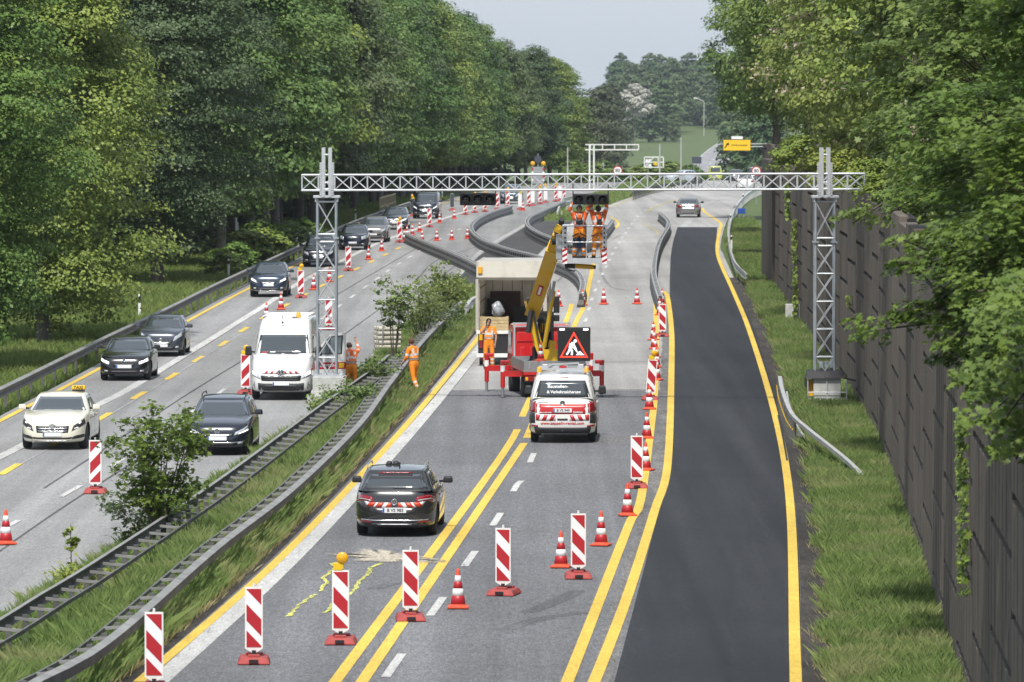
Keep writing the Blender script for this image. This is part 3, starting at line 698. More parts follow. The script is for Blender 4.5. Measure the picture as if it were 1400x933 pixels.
for Y in Ys:
    x0 = (wx(Y) if Y <= 288 else FWALL(Y) if Y > 300 else max(wx(Y), FWALL(300))) + .45
    for k, (dx, z) in enumerate(((0.1, 6.35), (4, 7.2), (30, 8.0), (80, 8.0))): V.append((x0+dx, Y, z))
bank_top.add(V, [(4*j+i, 4*j+i+1, 4*j+i+5, 4*j+i+4) for j in range(len(Ys)-1) for i in range(3)], M_GROUND, True)
bank_top.add([(V[0][0], 10, -1), (V[3][0], 10, -1), (V[3][0], 10, 8), (V[2][0], 10, 8), (V[1][0], 10, 7.2), (V[0][0], 10, 6.35)], [(0, 1, 2, 3, 4, 5)], M_GROUND)
x0 = V[-4][0]; bank_top.add([(V[-4][0], Ys[-1], -1), (V[-1][0], Ys[-1], -1), (V[-1][0], Ys[-1], 8), (V[-3][0], Ys[-1], 7.2), (V[-4][0], Ys[-1], 6.35)], [(0, 1, 2, 3, 4)], M_GROUND)
tag(bank_top.build('hill'), kind='structure')

# ------------------------------------------------------------------ temporary gantry
GD = 185.0
def gantry():
    pl = at(446, 240, GD); pr = at(1127, 240, GD - 2.5)
    root = empty('temporary_gantry', (pl.x, GD, 0), 0, 'wide galvanised lattice gantry on two towers spanning the right carriageway', 'gantry')
    S = GD/F
    zt = at(446, 239.5, GD).z; zb = at(446, 260.5, GD).z
    A = at(413, 240, GD); B = at(1175, 236.5, GD)
    dy = 0.22; n = 34
    def P(t, z, s): return Vector((A.x + (B.x-A.x)*t, GD + dy*s - 2.5*t, z + (B.z-A.z)*t*0.9))
    beam = MB()
    for s in (-1, 1):
        for z in (zt, zb): beam.tube(P(0, z, s), P(1, z, s), 0.034, M_ALU, 8)
    for z in (zt, zb):
        for t in (0, 1): beam.tube(P(t, z, -1), P(t, z, 1), 0.030, M_ALU, 6)
    chords = beam.build('truss_chords', M_ALU); rel(chords, root)
    web = MB()
    for i in range(n+1):
        for s in (-1, 1): web.bar(P(i/n, zt-.03, s), P(i/n, zb+.03, s), 0.034, 0.034, M_ALU, (1, 0, 0))
        if i < n:
            for s in (-1, 1):
                a, b = (i+.05)/n, (i+.95)/n
                web.tube(P(a, zt-.04, s), P(b, zb+.04, s), 0.014, M_ALU, 6); web.tube(P(b, zt-.04, s), P(a, zb+.04, s), 0.014, M_ALU, 6)
            web.tube(P(i/n, zt, -1), P((i+1)/n, zt, 1), 0.012, M_ALU, 5); web.tube(P(i/n, zb, 1), P((i+1)/n, zb, -1), 0.012, M_ALU, 5)
        web.tube(P(i/n, zb, -1), P(i/n, zb, 1), 0.012, M_ALU, 5)
    rel(web.build('truss_web', M_ALU), root)
    for cx, D, yb, flange in ((447, GD, 530, 325.5), (1127.5, GD-2.5, 528, 331)):
        c = at(cx, 300, D); hw = 0.295; z0 = at(cx, yb, D).z; zc = at(cx, 269, D).z; zf = at(cx, flange, D).z
        tw = empty('tower', (c.x - pl.x, D - GD, 0)); tw.parent = root
        legs = MB(); lat = MB()
        for sx in (-1, 1):
            for sy in (-1, 1):
                legs.tube((sx*hw, sy*hw, z0), (sx*hw, sy*hw, zc), 0.042, M_TOWER, 10)
                legs.box((sx*hw, sy*hw, zf), (.17, .17, .05), M_TOWER)
        for seg0, seg1, nb in ((zf+.12, zc-.16, 2), (z0+.05, zf-.12, 5)):
            zs = np.linspace(seg0, seg1, nb+1) if nb > 2 else np.array([seg0, seg0+(seg1-seg0), ])
            for z in zs:
                for sgn in (-1, 1):
                    lat.tube((-hw, sgn*hw, z), (hw, sgn*hw, z), 0.026, M_ALU, 6); lat.tube((sgn*hw, -hw, z), (sgn*hw, hw, z), 0.026, M_ALU, 6)
            for a, b in zip(zs[:-1], zs[1:]):
                for sgn in (-1, 1):
                    lat.tube((-hw, sgn*hw, a), (hw, sgn*hw, b), 0.016, M_ALU, 5); lat.tube((hw, sgn*hw, a), (-hw, sgn*hw, b), 0.016, M_ALU, 5)
                    lat.tube((sgn*hw, -hw, a), (sgn*hw, hw, b), 0.016, M_ALU, 5); lat.tube((sgn*hw, hw, a), (sgn*hw, -hw, b), 0.016, M_ALU, 5)
        legs.build('tower_legs', M_TOWER, tw); lat.build('tower_bracing', M_ALU, tw)
        cap = MB().box((0, 0, zc), (.84, .84, .075), M_ALU, None, .01)
        for sx in (-1, 1):
            for sy in (-1, 1): cap.tube((sx*.34, sy*.34, zc-.16), (sx*.34, sy*.34, zc+.02), .03, M_ALU, 6)
        cap.build('cap_plate', M_ALU, tw)
        sl = MB(); ztop = at(cx, 202, D).z; zmid = at(cx, 224, D).z
        for sx in (-1, 1):
            for sy in (-1, 1):
                sl.box((sx*.105, sy*.42, (zc+ztop)/2), (.09, .06, ztop-zc), M_ALU)
                for k in range(14): sl.box((sx*.19, sy*.42, zc+.08+k*(zmid-zc)/14), (.055, .05, (zmid-zc)/14*.78), M_ALU)
        for z in (zc+.25, zc+.45, ztop-.22): 
            for sy in (-1, 1): sl.tube((-.1, sy*.42, z), (.1, sy*.42, z), .02, M_ALU, 6)
        sl.build('mast_sleeve', M_ALU, tw)
        bs = MB()
        if cx < 700:
            bs.box((0.08, 0, 0.62), (1.05, 1.1, .46), M_CONCB, None, .02); bs.box((0.08, 0, 0.20), (1.15, 1.25, .42), M_CONCB, None, .02); bs.box((-.35, -.7, .12), (.5, .4, .3), M_CONCB, None, .02)
            bs.box((0.05, 0, .88), (.9, .9, .07), M_ALU)
            for k in range(7): bs.box((-.45+.15*k, -.2+.1*(k % 3), .95), (.07, .1, .12), M_ALU)
            bs.build('base_block', M_CONCB, tw)
        else:
            bs.box((0.05, -.2, .62), (.85, .95, .62), M_CONCB, None, .02); bs.box((-.45, -.25, .62), (.14, .5, .5), M_AMBER, None, .01)
            bs.box((.05, -.2, .26), (1.25, 1.2, .09), M_ALU); bs.box((.05, -.2, .05), (1.0, 1.0, .14), M_ALU)
            for sx in (-.55, .65): 
                bs.tube((sx, -.75, .05), (sx, -.75, .85), .02, M_ALU, 6)
            bs.tube((-.55, -.75, .5), (.65, -.75, .5), .015, M_ALU, 6); bs.tube((.05, -.70, .3), (.05, -.70, 1.0), .02, M_ALU, 6)
            for k in range(3): bs.box((-.1+.16*k, .1, 1.26), (.1, .4, .16), M_TOWER, Matrix.Rotation(R(30), 3, 'X'))
            bs.build('base_block', M_CONCB, tw)
            tp = MB(); tp.add([(-.62, -.78, .93), (.58, -.78, .93), (.66, .45, .93), (-.6, .45, .93), (-.56, -.55, 1.15), (.50, -.55, 1.15), (.52, .3, 1.17), (-.52, .3, 1.17)],
                          [(0, 1, 5, 4), (1, 2, 6, 5), (2, 3, 7, 6), (3, 0, 4, 7), (4, 5, 6, 7), (3, 2, 1, 0)], M_BLACK)
            tp.box((-.60, -.3, .8), (.03, .9, .3), M_BLACK); tp.tube((.55, -.3, .95), (.95, -.45, .85), .03, M_BLACK, 6); tp.build('tarpaulin_cover', M_BLACK, tw)
    return root
gantry()
M_LENSD = mat('dark_signal_lens', (0.02, 0.02, 0.022), 0.15, 0, 0.05, 5, coat=0.6)
def signal(px0, px1, py0, py1, label):
    a = at(px0, py0, GD-.1); b = at(px1, py1, GD-.1); c = (a+b)/2; wd = b.x-a.x; h = a.z-b.z
    root = empty('traffic_light', c, 0, label, 'traffic light', 'dark three-lens signals hanging from the gantry')
    hb = MB(); hb.box((0, .02, 0), (wd, .22, h), M_BLACK, None, .03)
    for k in (-1, 1): hb.bar((k*wd/6, -.10, -h*.45), (k*wd/6, -.10, h*.45), .012, .02, M_BLACKM, (1, 0, 0))
    hb.build('housing', M_BLACK, root)
    for k in (-1, 0, 1):
        MB().lathe([(h*.34, 0), (h*.30, .02), (h*.0001, .03)], M_LENSD, 18, (k*wd/3, -.09, 0), Matrix.Rotation(R(90), 3, 'X')).build('lens', M_LENSD, root)
        v = MB(); n = 14; V = []
        for i in range(n+1):
            t = R(-20) + R(220)*i/n; rr_ = h*.42
            for rad, y0, y1 in ((rr_, -.095, -.30), (rr_-.02, -.095, -.30)):
                V += [(k*wd/3 + rad*math.cos(t), y0, rad*math.sin(t)), (k*wd/3 + rad*math.cos(t), y1 + .10*(1-math.sin(max(t, 0))), rad*math.sin(t))]
        Fs = []
        for i in range(n):
            j = 4*i; Fs += [(j, j+1, j+5, j+4), (j+2, j+6, j+7, j+3), (j+1, j+3, j+7, j+5)]
        v.add(V, Fs, M_BLACK, True); v.build('visor', M_BLACK, root)
    zt = at(px0, 258, GD).z
    for k in (-1, 1): MB().box((k*(wd/2-.01), .02, (zt-c.z)/2), (.035, .05, abs(zt-c.z)+.3), M_BLACK).build('bracket', M_BLACK, root)
    return root
signal(783, 832, 265, 280, 'black three-lens traffic light being fixed by the workers above the lift basket')
signal(629, 678, 264, 281, 'black three-lens traffic light hanging from the gantry left of the lift basket')

# ------------------------------------------------------------------ signs, posts and far street furniture
def delineator():
    root = empty('delineator_post', (0, 0, -3))
    p = MB(); p.box((0, 0, .5), (.12, .10, 1.0), M_WPL, None, .015, (0.85, 0.9)); p.build('post', M_WPL, root)
    b = MB(); b.add([(-.057, -.052, .70), (.057, -.052, .78), (.055, -.051, .95), (-.055, -.051, .87), (-.057, .052, .70), (.057, .052, .78), (.055, .051, .95), (-.055, .051, .87)],
          [(0, 1, 2, 3), (7, 6, 5, 4), (1, 5, 6, 2), (4, 0, 3, 7), (3, 2, 6, 7), (4, 5, 1, 0)], M_BLACK); b.build('black_band', M_BLACK, root)
    return root
dl = delineator(); index_children()
dls = [(8, 531, 'white marker post with black band behind the left rail opposite the taxi'), (202, 434, 'white marker post with black band behind the left rail above the grey hatchback'),
       (322, 381, 'white marker post with black band behind the left rail beside the bushes'), (414, 341, 'white marker post behind the left rail beside the black minivan'),
       (493, 306, 'small far white marker post behind the left rail beside the queue'), (569, 282, 'small far white marker post beside the oncoming people carrier'), (610, 272, 'tiny far white marker post by the forest edge beyond the people carrier'),
       (1016, 282, 'far white marker post by the curve of the right-hand rail below the pickup'), (999, 313, 'white marker post behind the pale right-hand rail, the middle one'), (1000, 345, 'white marker post behind the pale right-hand rail, the nearest one'),
       (968, 206, None)]
first = True
for x, y, lab in dls[:-1]:
    p = gp(x, y)
    if x < 700: p.x -= 0.35
    if first: dl.location = p; o = dl; first = False
    else: o = dup(dl, p)
    tag(o, lab, 'marker post', 'white delineator posts')

def pole(name, x, ytop, ybase_D, label, r=.05, m=M_ZINC, arm=None):
    D = ybase_D; t = at(x, ytop, D); z0 = zr(D)-.05
    q = MB().tube((0, 0, 0), (0, 0, t.z-z0), r, m, 8, r*.8)
    if arm: q.tube((0, 0, t.z-z0), (arm*.6, 0, t.z-z0+.9), r*.8, m, 6); q.tube((arm*.6, 0, t.z-z0+.9), (arm, 0, t.z-z0+1.1), r*1.6, m, 6)
    o = q.build(name, m); o.location = (t.x, D, z0); return tag(o, label, 'pole')
pole('steel_pole', 776, 202, 640, 'thin plain pole above the gantry near the two signal poles, left one', .09, M_RAILW)
pole('steel_pole', 931, 188, 640, 'thin tall pole in the bushes left of the far road', .08, M_RAILW)
pole('steel_pole', 902, 197, 660, 'thin pole standing behind the white framed sign', .10, M_RAILW)
pole('street_lamp', 962.5, 139, 1980, 'far street lamp with curved arm at the top of the grassy hill', .17, M_RAILW, -3.5)
def sign_cantilever():
    D = 600; z0 = zr(D); p = at(808, 200, D); s = D/F
    root = empty('sign_gantry', (p.x, D, z0), 0, 'far white cantilever sign gantry above the bushes at the forest edge', 'gantry')
    h1 = at(808, 198, D).z - z0; h0 = at(808, 205, D).z - z0
    q = MB()
    for dx in (-2*s, 4*s): q.tube((dx, 0, 0), (dx, 0, h1), .10, M_WPL, 8)
    q.build('post', M_WPL, root); q = MB(); x0 = -8*s; x1 = 65*s
    for z in (h0, h1): q.bar((x0, 0, z), (x1, 0, z), .11, .11, M_WPL)
    for t in np.linspace(0.1, 1, 5): q.bar((x0+(x1-x0)*t, 0, h0), (x0+(x1-x0)*t, 0, h1), .09, .09, M_WPL, (1, 0, 0))
    q.build('arm', M_WPL, root)
sign_cantilever()
def ring_disc(mb, c, r, m, y=0.0, th=.02, n=28): mb.lathe([(r, 0), (r, th)], m, n, c, Matrix.Rotation(R(90), 3, 'X'), False)
def speed_sign(x, y, D, dia, label):
    c = at(x, y, D); root = empty('speed_limit_sign', (c.x, D, zr(D)), 0, label, 'road sign', 'round 80 speed limit signs'); h = c.z - zr(D)
    d = MB(); ring_disc(d, (0, 0, h), dia/2, M_SIGNR); d.build('red_ring', M_SIGNR, root)
    d = MB(); ring_disc(d, (0, -.012, h), dia*.39, M_SIGNW); d.build('white_face', M_SIGNW, root)
    text('80', dia*.50, M_BLACK, root, (0, -.035, h), (R(90), 0, 0), bold=True)
    MB().tube((0, .05, 0), (0, .05, h+dia*.4), .035, M_ZINC, 6).build('post', M_ZINC, root)
speed_sign(844.5, 233.5, 590, .98, 'round 80 speed limit sign in the median above the middle of the gantry')
speed_sign(1034, 234, 480, .80, 'round 80 speed limit sign next to the far end of the retaining wall')
def direction_sign():
    D = 600; a = at(988.5, 191, D); b = at(1026.5, 206.5, D); c = (a+b)/2; wd = b.x-a.x; h = a.z-b.z
    root = empty('direction_sign', (c.x, D, c.z), 0, 'yellow direction sign with black arrow on a cantilever arm beside the wall', 'road sign')
    MB().box((0, 0, 0), (wd, .08, h), M_BLACK, None, .02).build('sign_edge', M_BLACK, root)
    MB().box((0, -.045, 0), (wd-.08, .02, h-.08), M_SIGNY).build('sign_face', M_SIGNY, root)
    ar = MB(); ar.bar((-wd*.44, -.065, -h*.24), (-wd*.33, -.065, h*.12), .10, .012, M_BLACK, (0, 1, 0))
    ar.prism([(-wd*.40, h*.10), (-wd*.29, h*.26), (-wd*.285, -h*.02)], .012, M_BLACK, Matrix.Translation((0, -.072, 0))); ar.build('arrow', M_BLACK, root)
    text('HH-Brandesfelde', wd*.083, M_BLACK, root, (wd*.09, -.06, 0), (R(90), 0, 0), bold=True)
    a2 = at(1000, 186.7, D); b2 = at(1015.5, 190.5, D)
    MB().box(((a2.x+b2.x)/2-c.x, 0, (a2.z+b2.z)/2-c.z), (b2.x-a2.x, .06, a2.z-b2.z), M_SIGNW, None, .01).build('top_plate', M_SIGNW, root)
    q = MB(); e = at(1052, 200, D)
    for dz in (-.14, .14): q.bar((wd*.3, .1, dz), (e.x-c.x, .1, dz), .12, .10, M_RAILW)
    q.bar((e.x-c.x, .1, .2), (e.x-c.x, .1, -c.z+zr(D)), .25, .25, M_RAILW, (1, 0, 0)); q.build('arm', M_RAILW, root)
direction_sign()
def back_panel(x0, x1, y0, y1, D, label, m, post=True, name='road_sign', cat='road sign', frame=False):
    a = at(x0, y0, D); b = at(x1, y1, D); c = (a+b)/2; z0 = zr(D); root = empty(name, (c.x, D, z0), 0, label, cat); h = c.z-z0
    if not frame: MB().box((0, 0, h), (b.x-a.x, .06, a.z-b.z), m, None, .02).build('panel', m, root)
    else:
        q = MB(); wd, hh = (b.x-a.x)/2, (a.z-b.z)/2
        for s in (-1, 1): q.bar((-wd, 0, h+s*hh), (wd, 0, h+s*hh), .12, .12, m); q.bar((s*wd, 0, h-hh), (s*wd, 0, h+hh), .12, .12, m, (1, 0, 0))
        q.bar((-wd, 0, h), (wd, 0, h), .10, .10, m); q.bar((-wd, 0, h-hh), (0, 0, h+hh), .08, .08, m); q.bar((wd*.45, 0, h-hh), (wd*.45, 0, h+hh), .1, .1, m, (1, 0, 0)); q.build('frame', m, root)
        MB().box((-wd*.55, .1, h-hh*.1), (wd*.6, .05, hh*1.5), M_SIGNW).build('panel', M_SIGNW, root); MB().box((wd*.15, -.1, h-hh*.3), (wd*.35, .1, hh*.6), M_YPL).build('warning_plate', M_YPL, root)
    q = MB(); wq = (b.x-a.x)*.3
    for s in (-1, 1): q.tube((s*wq, .05, 0), (s*wq, .05, h+(a.z-b.z)*.4), .04, M_ZINC, 6)
    q.build('post', M_ZINC, root); return root
back_panel(881, 907, 215, 229, 680, 'far white framed sign board with yellow plate above the median bushes', M_WPL, frame=True)
back_panel(946, 959, 214.5, 224, 690, 'far dark blue back of a road sign left of the far road', M_DBLUE)
back_panel(1008.5, 1019, 285, 292.5, gp(1014, 300).y, 'small blue marker sign on the grass behind the right-hand rail', M_BLUE)
back_panel(814, 826, 223, 232, 700, 'small bluish sign board by the forest edge under the cantilever gantry', M_GREYB)
def arrow_trailer():
    D = 575; c = at(735.5, 240, D); z0 = zr(D); s = D/F
    root = empty('warning_trailer', (c.x, D, z0), 0, 'grey warning board trailer with two yellow lamps behind the far beacons', 'warning trailer')
    h = c.z-z0; wd = 16*s; hh = 23*s
    MB().box((0, 0, h), (wd, .1, hh), M_GREYB, None, .02).build('board', M_GREYB, root)
    for sx in (-1, 1):
        q = MB()
        for k in range(4): q.box((sx*wd*.47, -.06, h+hh*(.38-.22*k)), (wd*.16, .03, hh*.12), M_SIGNR if k % 2 == 0 else M_SIGNW)
        q.build('edge_marking', None, root)
        q = MB(); q.sphere((sx*wd*.45, 0, h+hh*.5+.33), .24, M_AMBER, 12, (1, .6, 1)); q.tube((sx*wd*.45, 0, h+hh*.4), (sx*wd*.45, 0, h+hh*.5+.2), .05, M_ZINC, 6); q.build('warning_lamp', M_AMBER, root)
    q = MB(); ring_disc(q, (0, -.02, h+hh*.5+.75), .36, M_DBLUE); q.build('round_sign', M_DBLUE, root)
    q = MB(); q.tube((0, .08, 0), (0, .08, h+hh*.5+1.3), .05, M_ZINC, 6); q.box((0, .2, .5), (1.4, 1.2, .15), M_GREYB)
    q.build('mast', M_ZINC, root)
    q = MB()
    for sx in (-1, 1): q.lathe([(.3, -.1), (.3, .1)], M_BLACK, 14, (sx*.75, .2, .3), Matrix.Rotation(R(90), 3, 'Y'))
    q.build('wheels', M_BLACK, root)
arrow_trailer()
def edge_sign():
    p = gp(334, 357); p.x -= .3; root = empty('road_sign', p, 0, 'sign on a thin white pole seen edge-on at the forest edge', 'road sign'); D = p.y; s = D/F
    t = at(333, 298, D); h = t.z-p.z
    MB().tube((0, 0, -.1), (-.08, 0, h*.9), .045, M_RAILW, 8).build('post', M_RAILW, root)
    MB().box((-.16, 0, h-.48), (.07, .75, .95), M_RAILW, None, .02).build('panel', M_RAILW, root)
edge_sign()
def timber_rail():
    A = gp(541, 292, 0); B = gp(561, 285, 0); A.x -= 1.2; B.x -= 1.2; root = thing_at('fence', A, 'short beige slatted fence at the forest edge beside the people carrier', 'fence')
    M_TIM = mat('beige_rail', (0.40, 0.34, 0.22), 0.8, 0, 0.15, 3); q = MB(); n = 14
    for z in (.5, 1.15): q.bar(A+Vector((0, 0, z)), B+Vector((0, 0, z)), .1, .12, M_TIM)
    for i in range(n): p = A.lerp(B, i/(n-1)); q.box(p+Vector((0, 0, .6)), (.1, .35, 1.2), M_TIM)
    rel(q.build('slats', M_TIM), root)
timber_rail()
# ------------------------------------------------------------------ traffic beacons and cones
def beacon(slant, lamp=False, back=None):
    """slant +1: red stripes fall to the right; -1: fall to the left.  Faces -Y."""
    root = empty('traffic_beacon', (0, 0, -4))
    W, z0, z1 = .30, .24, 1.28
    b = MB(); b.prism([(-W/2, z0), (0, z0-.09), (W/2, z0), (W/2, z1), (-W/2, z1)], .035, M_WPL, Matrix.Translation((0, -.018, 0)))
    b.tube((0, 0, z1), (0, 0, z1+.06), .022, M_WPL, 8); b.build('board', M_WPL, root)
    f = MB(); x0, x1, a, c = -W/2+.025, W/2-.025, z0+.025, z1-.03; T = Matrix.Translation((0, -.0215, 0))
    f.add([(x0, -.0215, a), (x1, -.0215, a), (x1, -.0215, c), (x0, -.0215, c), (x0, -.017, a), (x1, -.017, a), (x1, -.017, c), (x0, -.017, c)], [(0, 1, 2, 3), (7, 6, 5, 4), (0, 4, 5, 1), (2, 6, 7, 3), (1, 5, 6, 2), (3, 7, 4, 0)], M_SIGNW)
    f.build('reflective_sheet', M_SIGNW, root)
    r = MB(); h = c-a; w_ = x1-x0; band = h/3.0; dz = w_*1.05
    def stripe(zl):                      # band whose edge on the high side starts at zl
        poly = []
        pts = [(0, zl), (0, zl+band*.86), (1, zl+band*.86-dz), (1, zl-dz)]
        # clip to the board
        P = [(x, z) for x, z in pts]
        def clip(P, keep, cut):
            out = []
            for i in range(len(P)):
                p, q = P[i], P[(i+1) % len(P)]
                if keep(p): out.append(p)
                if keep(p) != keep(q): out.append(cut(p, q))
            return out
        P = clip(P, lambda p: p[1] >= 0, lambda p, q: (p[0]+(q[0]-p[0])*(0-p[1])/(q[1]-p[1]), 0.0))
        P = clip(P, lambda p: p[1] <= h, lambda p, q: (p[0]+(q[0]-p[0])*(h-p[1])/(q[1]-p[1]), h)) if P else P
        if len(P) < 3: return
        Q = [((x0 + x*w_) if slant > 0 else (x1 - x*w_), a+z) for x, z in P]
        if slant > 0: Q = Q[::-1]
        r.prism(Q, .004, M_SIGNR, Matrix.Translation((0, -.0255, 0)))
    for zl in (-.02+.02, h*.40, h*.86 - 0.0, h*1.18 + .06): pass
    for zl in (h*.0, h*.455, h*.99): stripe(zl)
    r.build('red_stripes', M_SIGNR, root)
    q = MB(); q.box((0, .05, .055), (.56, .85, .11), M_FOOT, None, .03, (.82, .86)); q.box((0, -.13, .125), (.20, .14, .05), M_FOOT, None, .012); q.box((0, .28, .125), (.30, .22, .04), M_FOOT, None, .012)
    q.box((0, -.01, .15), (.07, .06, .12), M_BLACK); q.build('foot', M_FOOT, root)
    q = MB().box((0, -.389, .06), (.16, .02, .05), M_BLACK); q.build('foot_slot', M_BLACK, root)
    if back:
        MB().box((0, .022, (z0+z1)/2), (W-.01, .012, z1-z0-.02), back).build('back_plate', back, root)
    if lamp:
        l = MB(); l.lathe([(.0001, -.05), (.085, -.045), (.105, -.02), (.105, .02), (.085, .045), (.0001, .05)], M_AMBER, 20, (.03, 0, z1+.21), Matrix.Rotation(R(90), 3, 'X')); lm = l.build('lamp', M_AMBER, root)
        k = MB(); k.box((-.05, .02, z1+.06), (.16, .09, .14), M_YPL, None, .015); k.tube((.03, 0, z1+.02), (.03, 0, z1+.12), .03, M_YPL, 8); k.build('lamp_battery', M_YPL, root)
    return root
B = {}
for s in (1, -1):
    for l in (False, True): B[(s, l, None)] = beacon(s, l)
B[(1, True, 'd')] = beacon(1, True, M_DBLUE); B[(1, False, 'd')] = beacon(1, False, M_DBLUE)
B[(1, False, 'w')] = beacon(1, False, M_SIGNW); B[(1, True, 'w')] = beacon(1, True, M_SIGNW)
def cone(stack=0):
    root = empty('traffic_cone', (0, 0, -4))
    prof = lambda z: .145 + (.028-.145)*(z-.05)/(.72-.05)
    q = MB(); q.box((0, 0, .022), (.40, .40, .044), M_ORED, Matrix.Rotation(R(0), 3, 'Z'), .018)
    q.lathe([(.19, .03), (.165, .055), (.146, .07)], M_ORED, 20); q.build('foot', M_ORED, root)
    q = MB(); q.lathe([(prof(.06), .06), (prof(.70), .70), (.024, .735), (.012, .745), (.0001, .746)], M_ORED, 22)
    q.build('cone_body', M_ORED, root)
    for a, b in ((.24, .37), (.50, .61)):
        MB().lathe([(prof(a)+.001, a-.001), (prof(a)+.004, a), (prof(b)+.004, b), (prof(b)+.001, b+.001)], M_SIGNW, 22).build('white_band', M_SIGNW, root)
    for a, b in ((.085, .238), (.372, .498)):
        MB().lathe([(prof(a)+.0008, a-.001), (prof(a)+.003, a), (prof(b)+.003, b), (prof(b)+.0008, b+.001)], M_SIGNR, 22).build('red_band', M_SIGNR, root)
    return root
C0 = cone(); index_children()
used = set()
def put_beacon(x, y, s, lamp, label, kind=None, rz=0.0, tilt=0.0):
    src = B[(s, lamp, kind)]; p = gp(x, y); p.y += .35; p.z += .014
    if src.name not in used: used.add(src.name); o = src; o.location = p; o.rotation_euler = (0, 0, rz)
    else: o = dup(src, p, rz)
    o.rotation_euler[1] = tilt
    return tag(o, label, 'traffic beacon', 'red and white striped traffic beacons')
PI = math.pi
put_beacon(209, 950, 1, False, 'red and white beacon cut off by the bottom edge, nearest the median grass')
put_beacon(346, 910, 1, False, 'red and white beacon beside the white edge strip, left of the lamp beacon', rz=.03)
put_beacon(465, 883, 1, True, 'red and white beacon with a round amber lamp beside the yellow spray marks', rz=-.02)
put_beacon(561, 851, 1, False, 'red and white beacon standing on the double yellow line near the sand', rz=.05)
put_beacon(688, 816, 1, False, 'red and white beacon with a broad foot in the middle of the right lane', rz=-.2)
put_beacon(791, 793, 1, False, 'red and white beacon between two cones in the right lane', rz=.02)
put_beacon(871, 669, 1, False, 'red and white beacon beside the yellow line of the fresh asphalt, nearest one')
put_beacon(889, 548, 1, True, 'leaning red and white beacon with an amber lamp beside the fresh asphalt', tilt=.07)
put_beacon(906, 461, 1, False, 'farthest red and white beacon beside the fresh asphalt, by the bent barrier')
put_beacon(129, 676, -1, False, 'red and white beacon on the left carriageway in front of the cream taxi')
put_beacon(335, 540, -1, True, 'red and white beacon with amber lamp beside the white van')
put_beacon(411, 408, -1, True, 'red and white beacon with amber lamp beside the dark blue sport utility car')
put_beacon(449, 452, -1, False, 'red and white beacon seen through the left gantry tower')
put_beacon(476, 371, -1, False, 'red and white beacon right of the left gantry tower')
put_beacon(546, 332, -1, True, 'red and white beacon with amber lamp at the start of the first steel barrier')
put_beacon(587, 311, -1, False, 'red and white beacon in front of the big dark people carrier')
put_beacon(564, 296, 1, True, 'dark-backed beacon with amber lamp left of the big people carrier', 'd', PI)
put_beacon(618, 288, 1, False, 'dark-backed beacon right of the big people carrier', 'd', PI)
put_beacon(636, 294, -1, False, 'far red and white beacon under the left traffic light, left one')
put_beacon(649, 291.5, -1, True, 'far red and white beacon under the left traffic light, middle one with lamp')
put_beacon(663, 290, -1, True, 'far red and white beacon under the left traffic light, right one')
put_beacon(680, 287, -1, False, 'far red and white beacon just right of the left traffic light')
put_beacon(694, 284, -1, True, 'far red and white beacon with lamp before the blue car')
put_beacon(711, 287, 1, True, 'white-backed beacon with lamp next to a cone by the blue car', 'w', PI)
put_beacon(723, 282.5, -1, False, 'far red and white beacon left of a white-backed one under the warning trailer')
put_beacon(728.5, 281.5, 1, False, 'white-backed beacon under the warning trailer', 'w', PI)
put_beacon(738.5, 279.5, -1, True, 'far red and white beacon with lamp right of the warning trailer')
put_beacon(746, 277.5, 1, True, 'white-backed beacon with lamp right of the warning trailer', 'w', PI)
put_beacon(760, 276, -1, True, 'far red and white beacon left of the right traffic light')
put_beacon(765.5, 275, 1, False, 'white-backed beacon just left of the right traffic light', 'w', PI)
put_beacon(771, 274, -1, False, 'farthest red and white beacon touching the right traffic light in view')
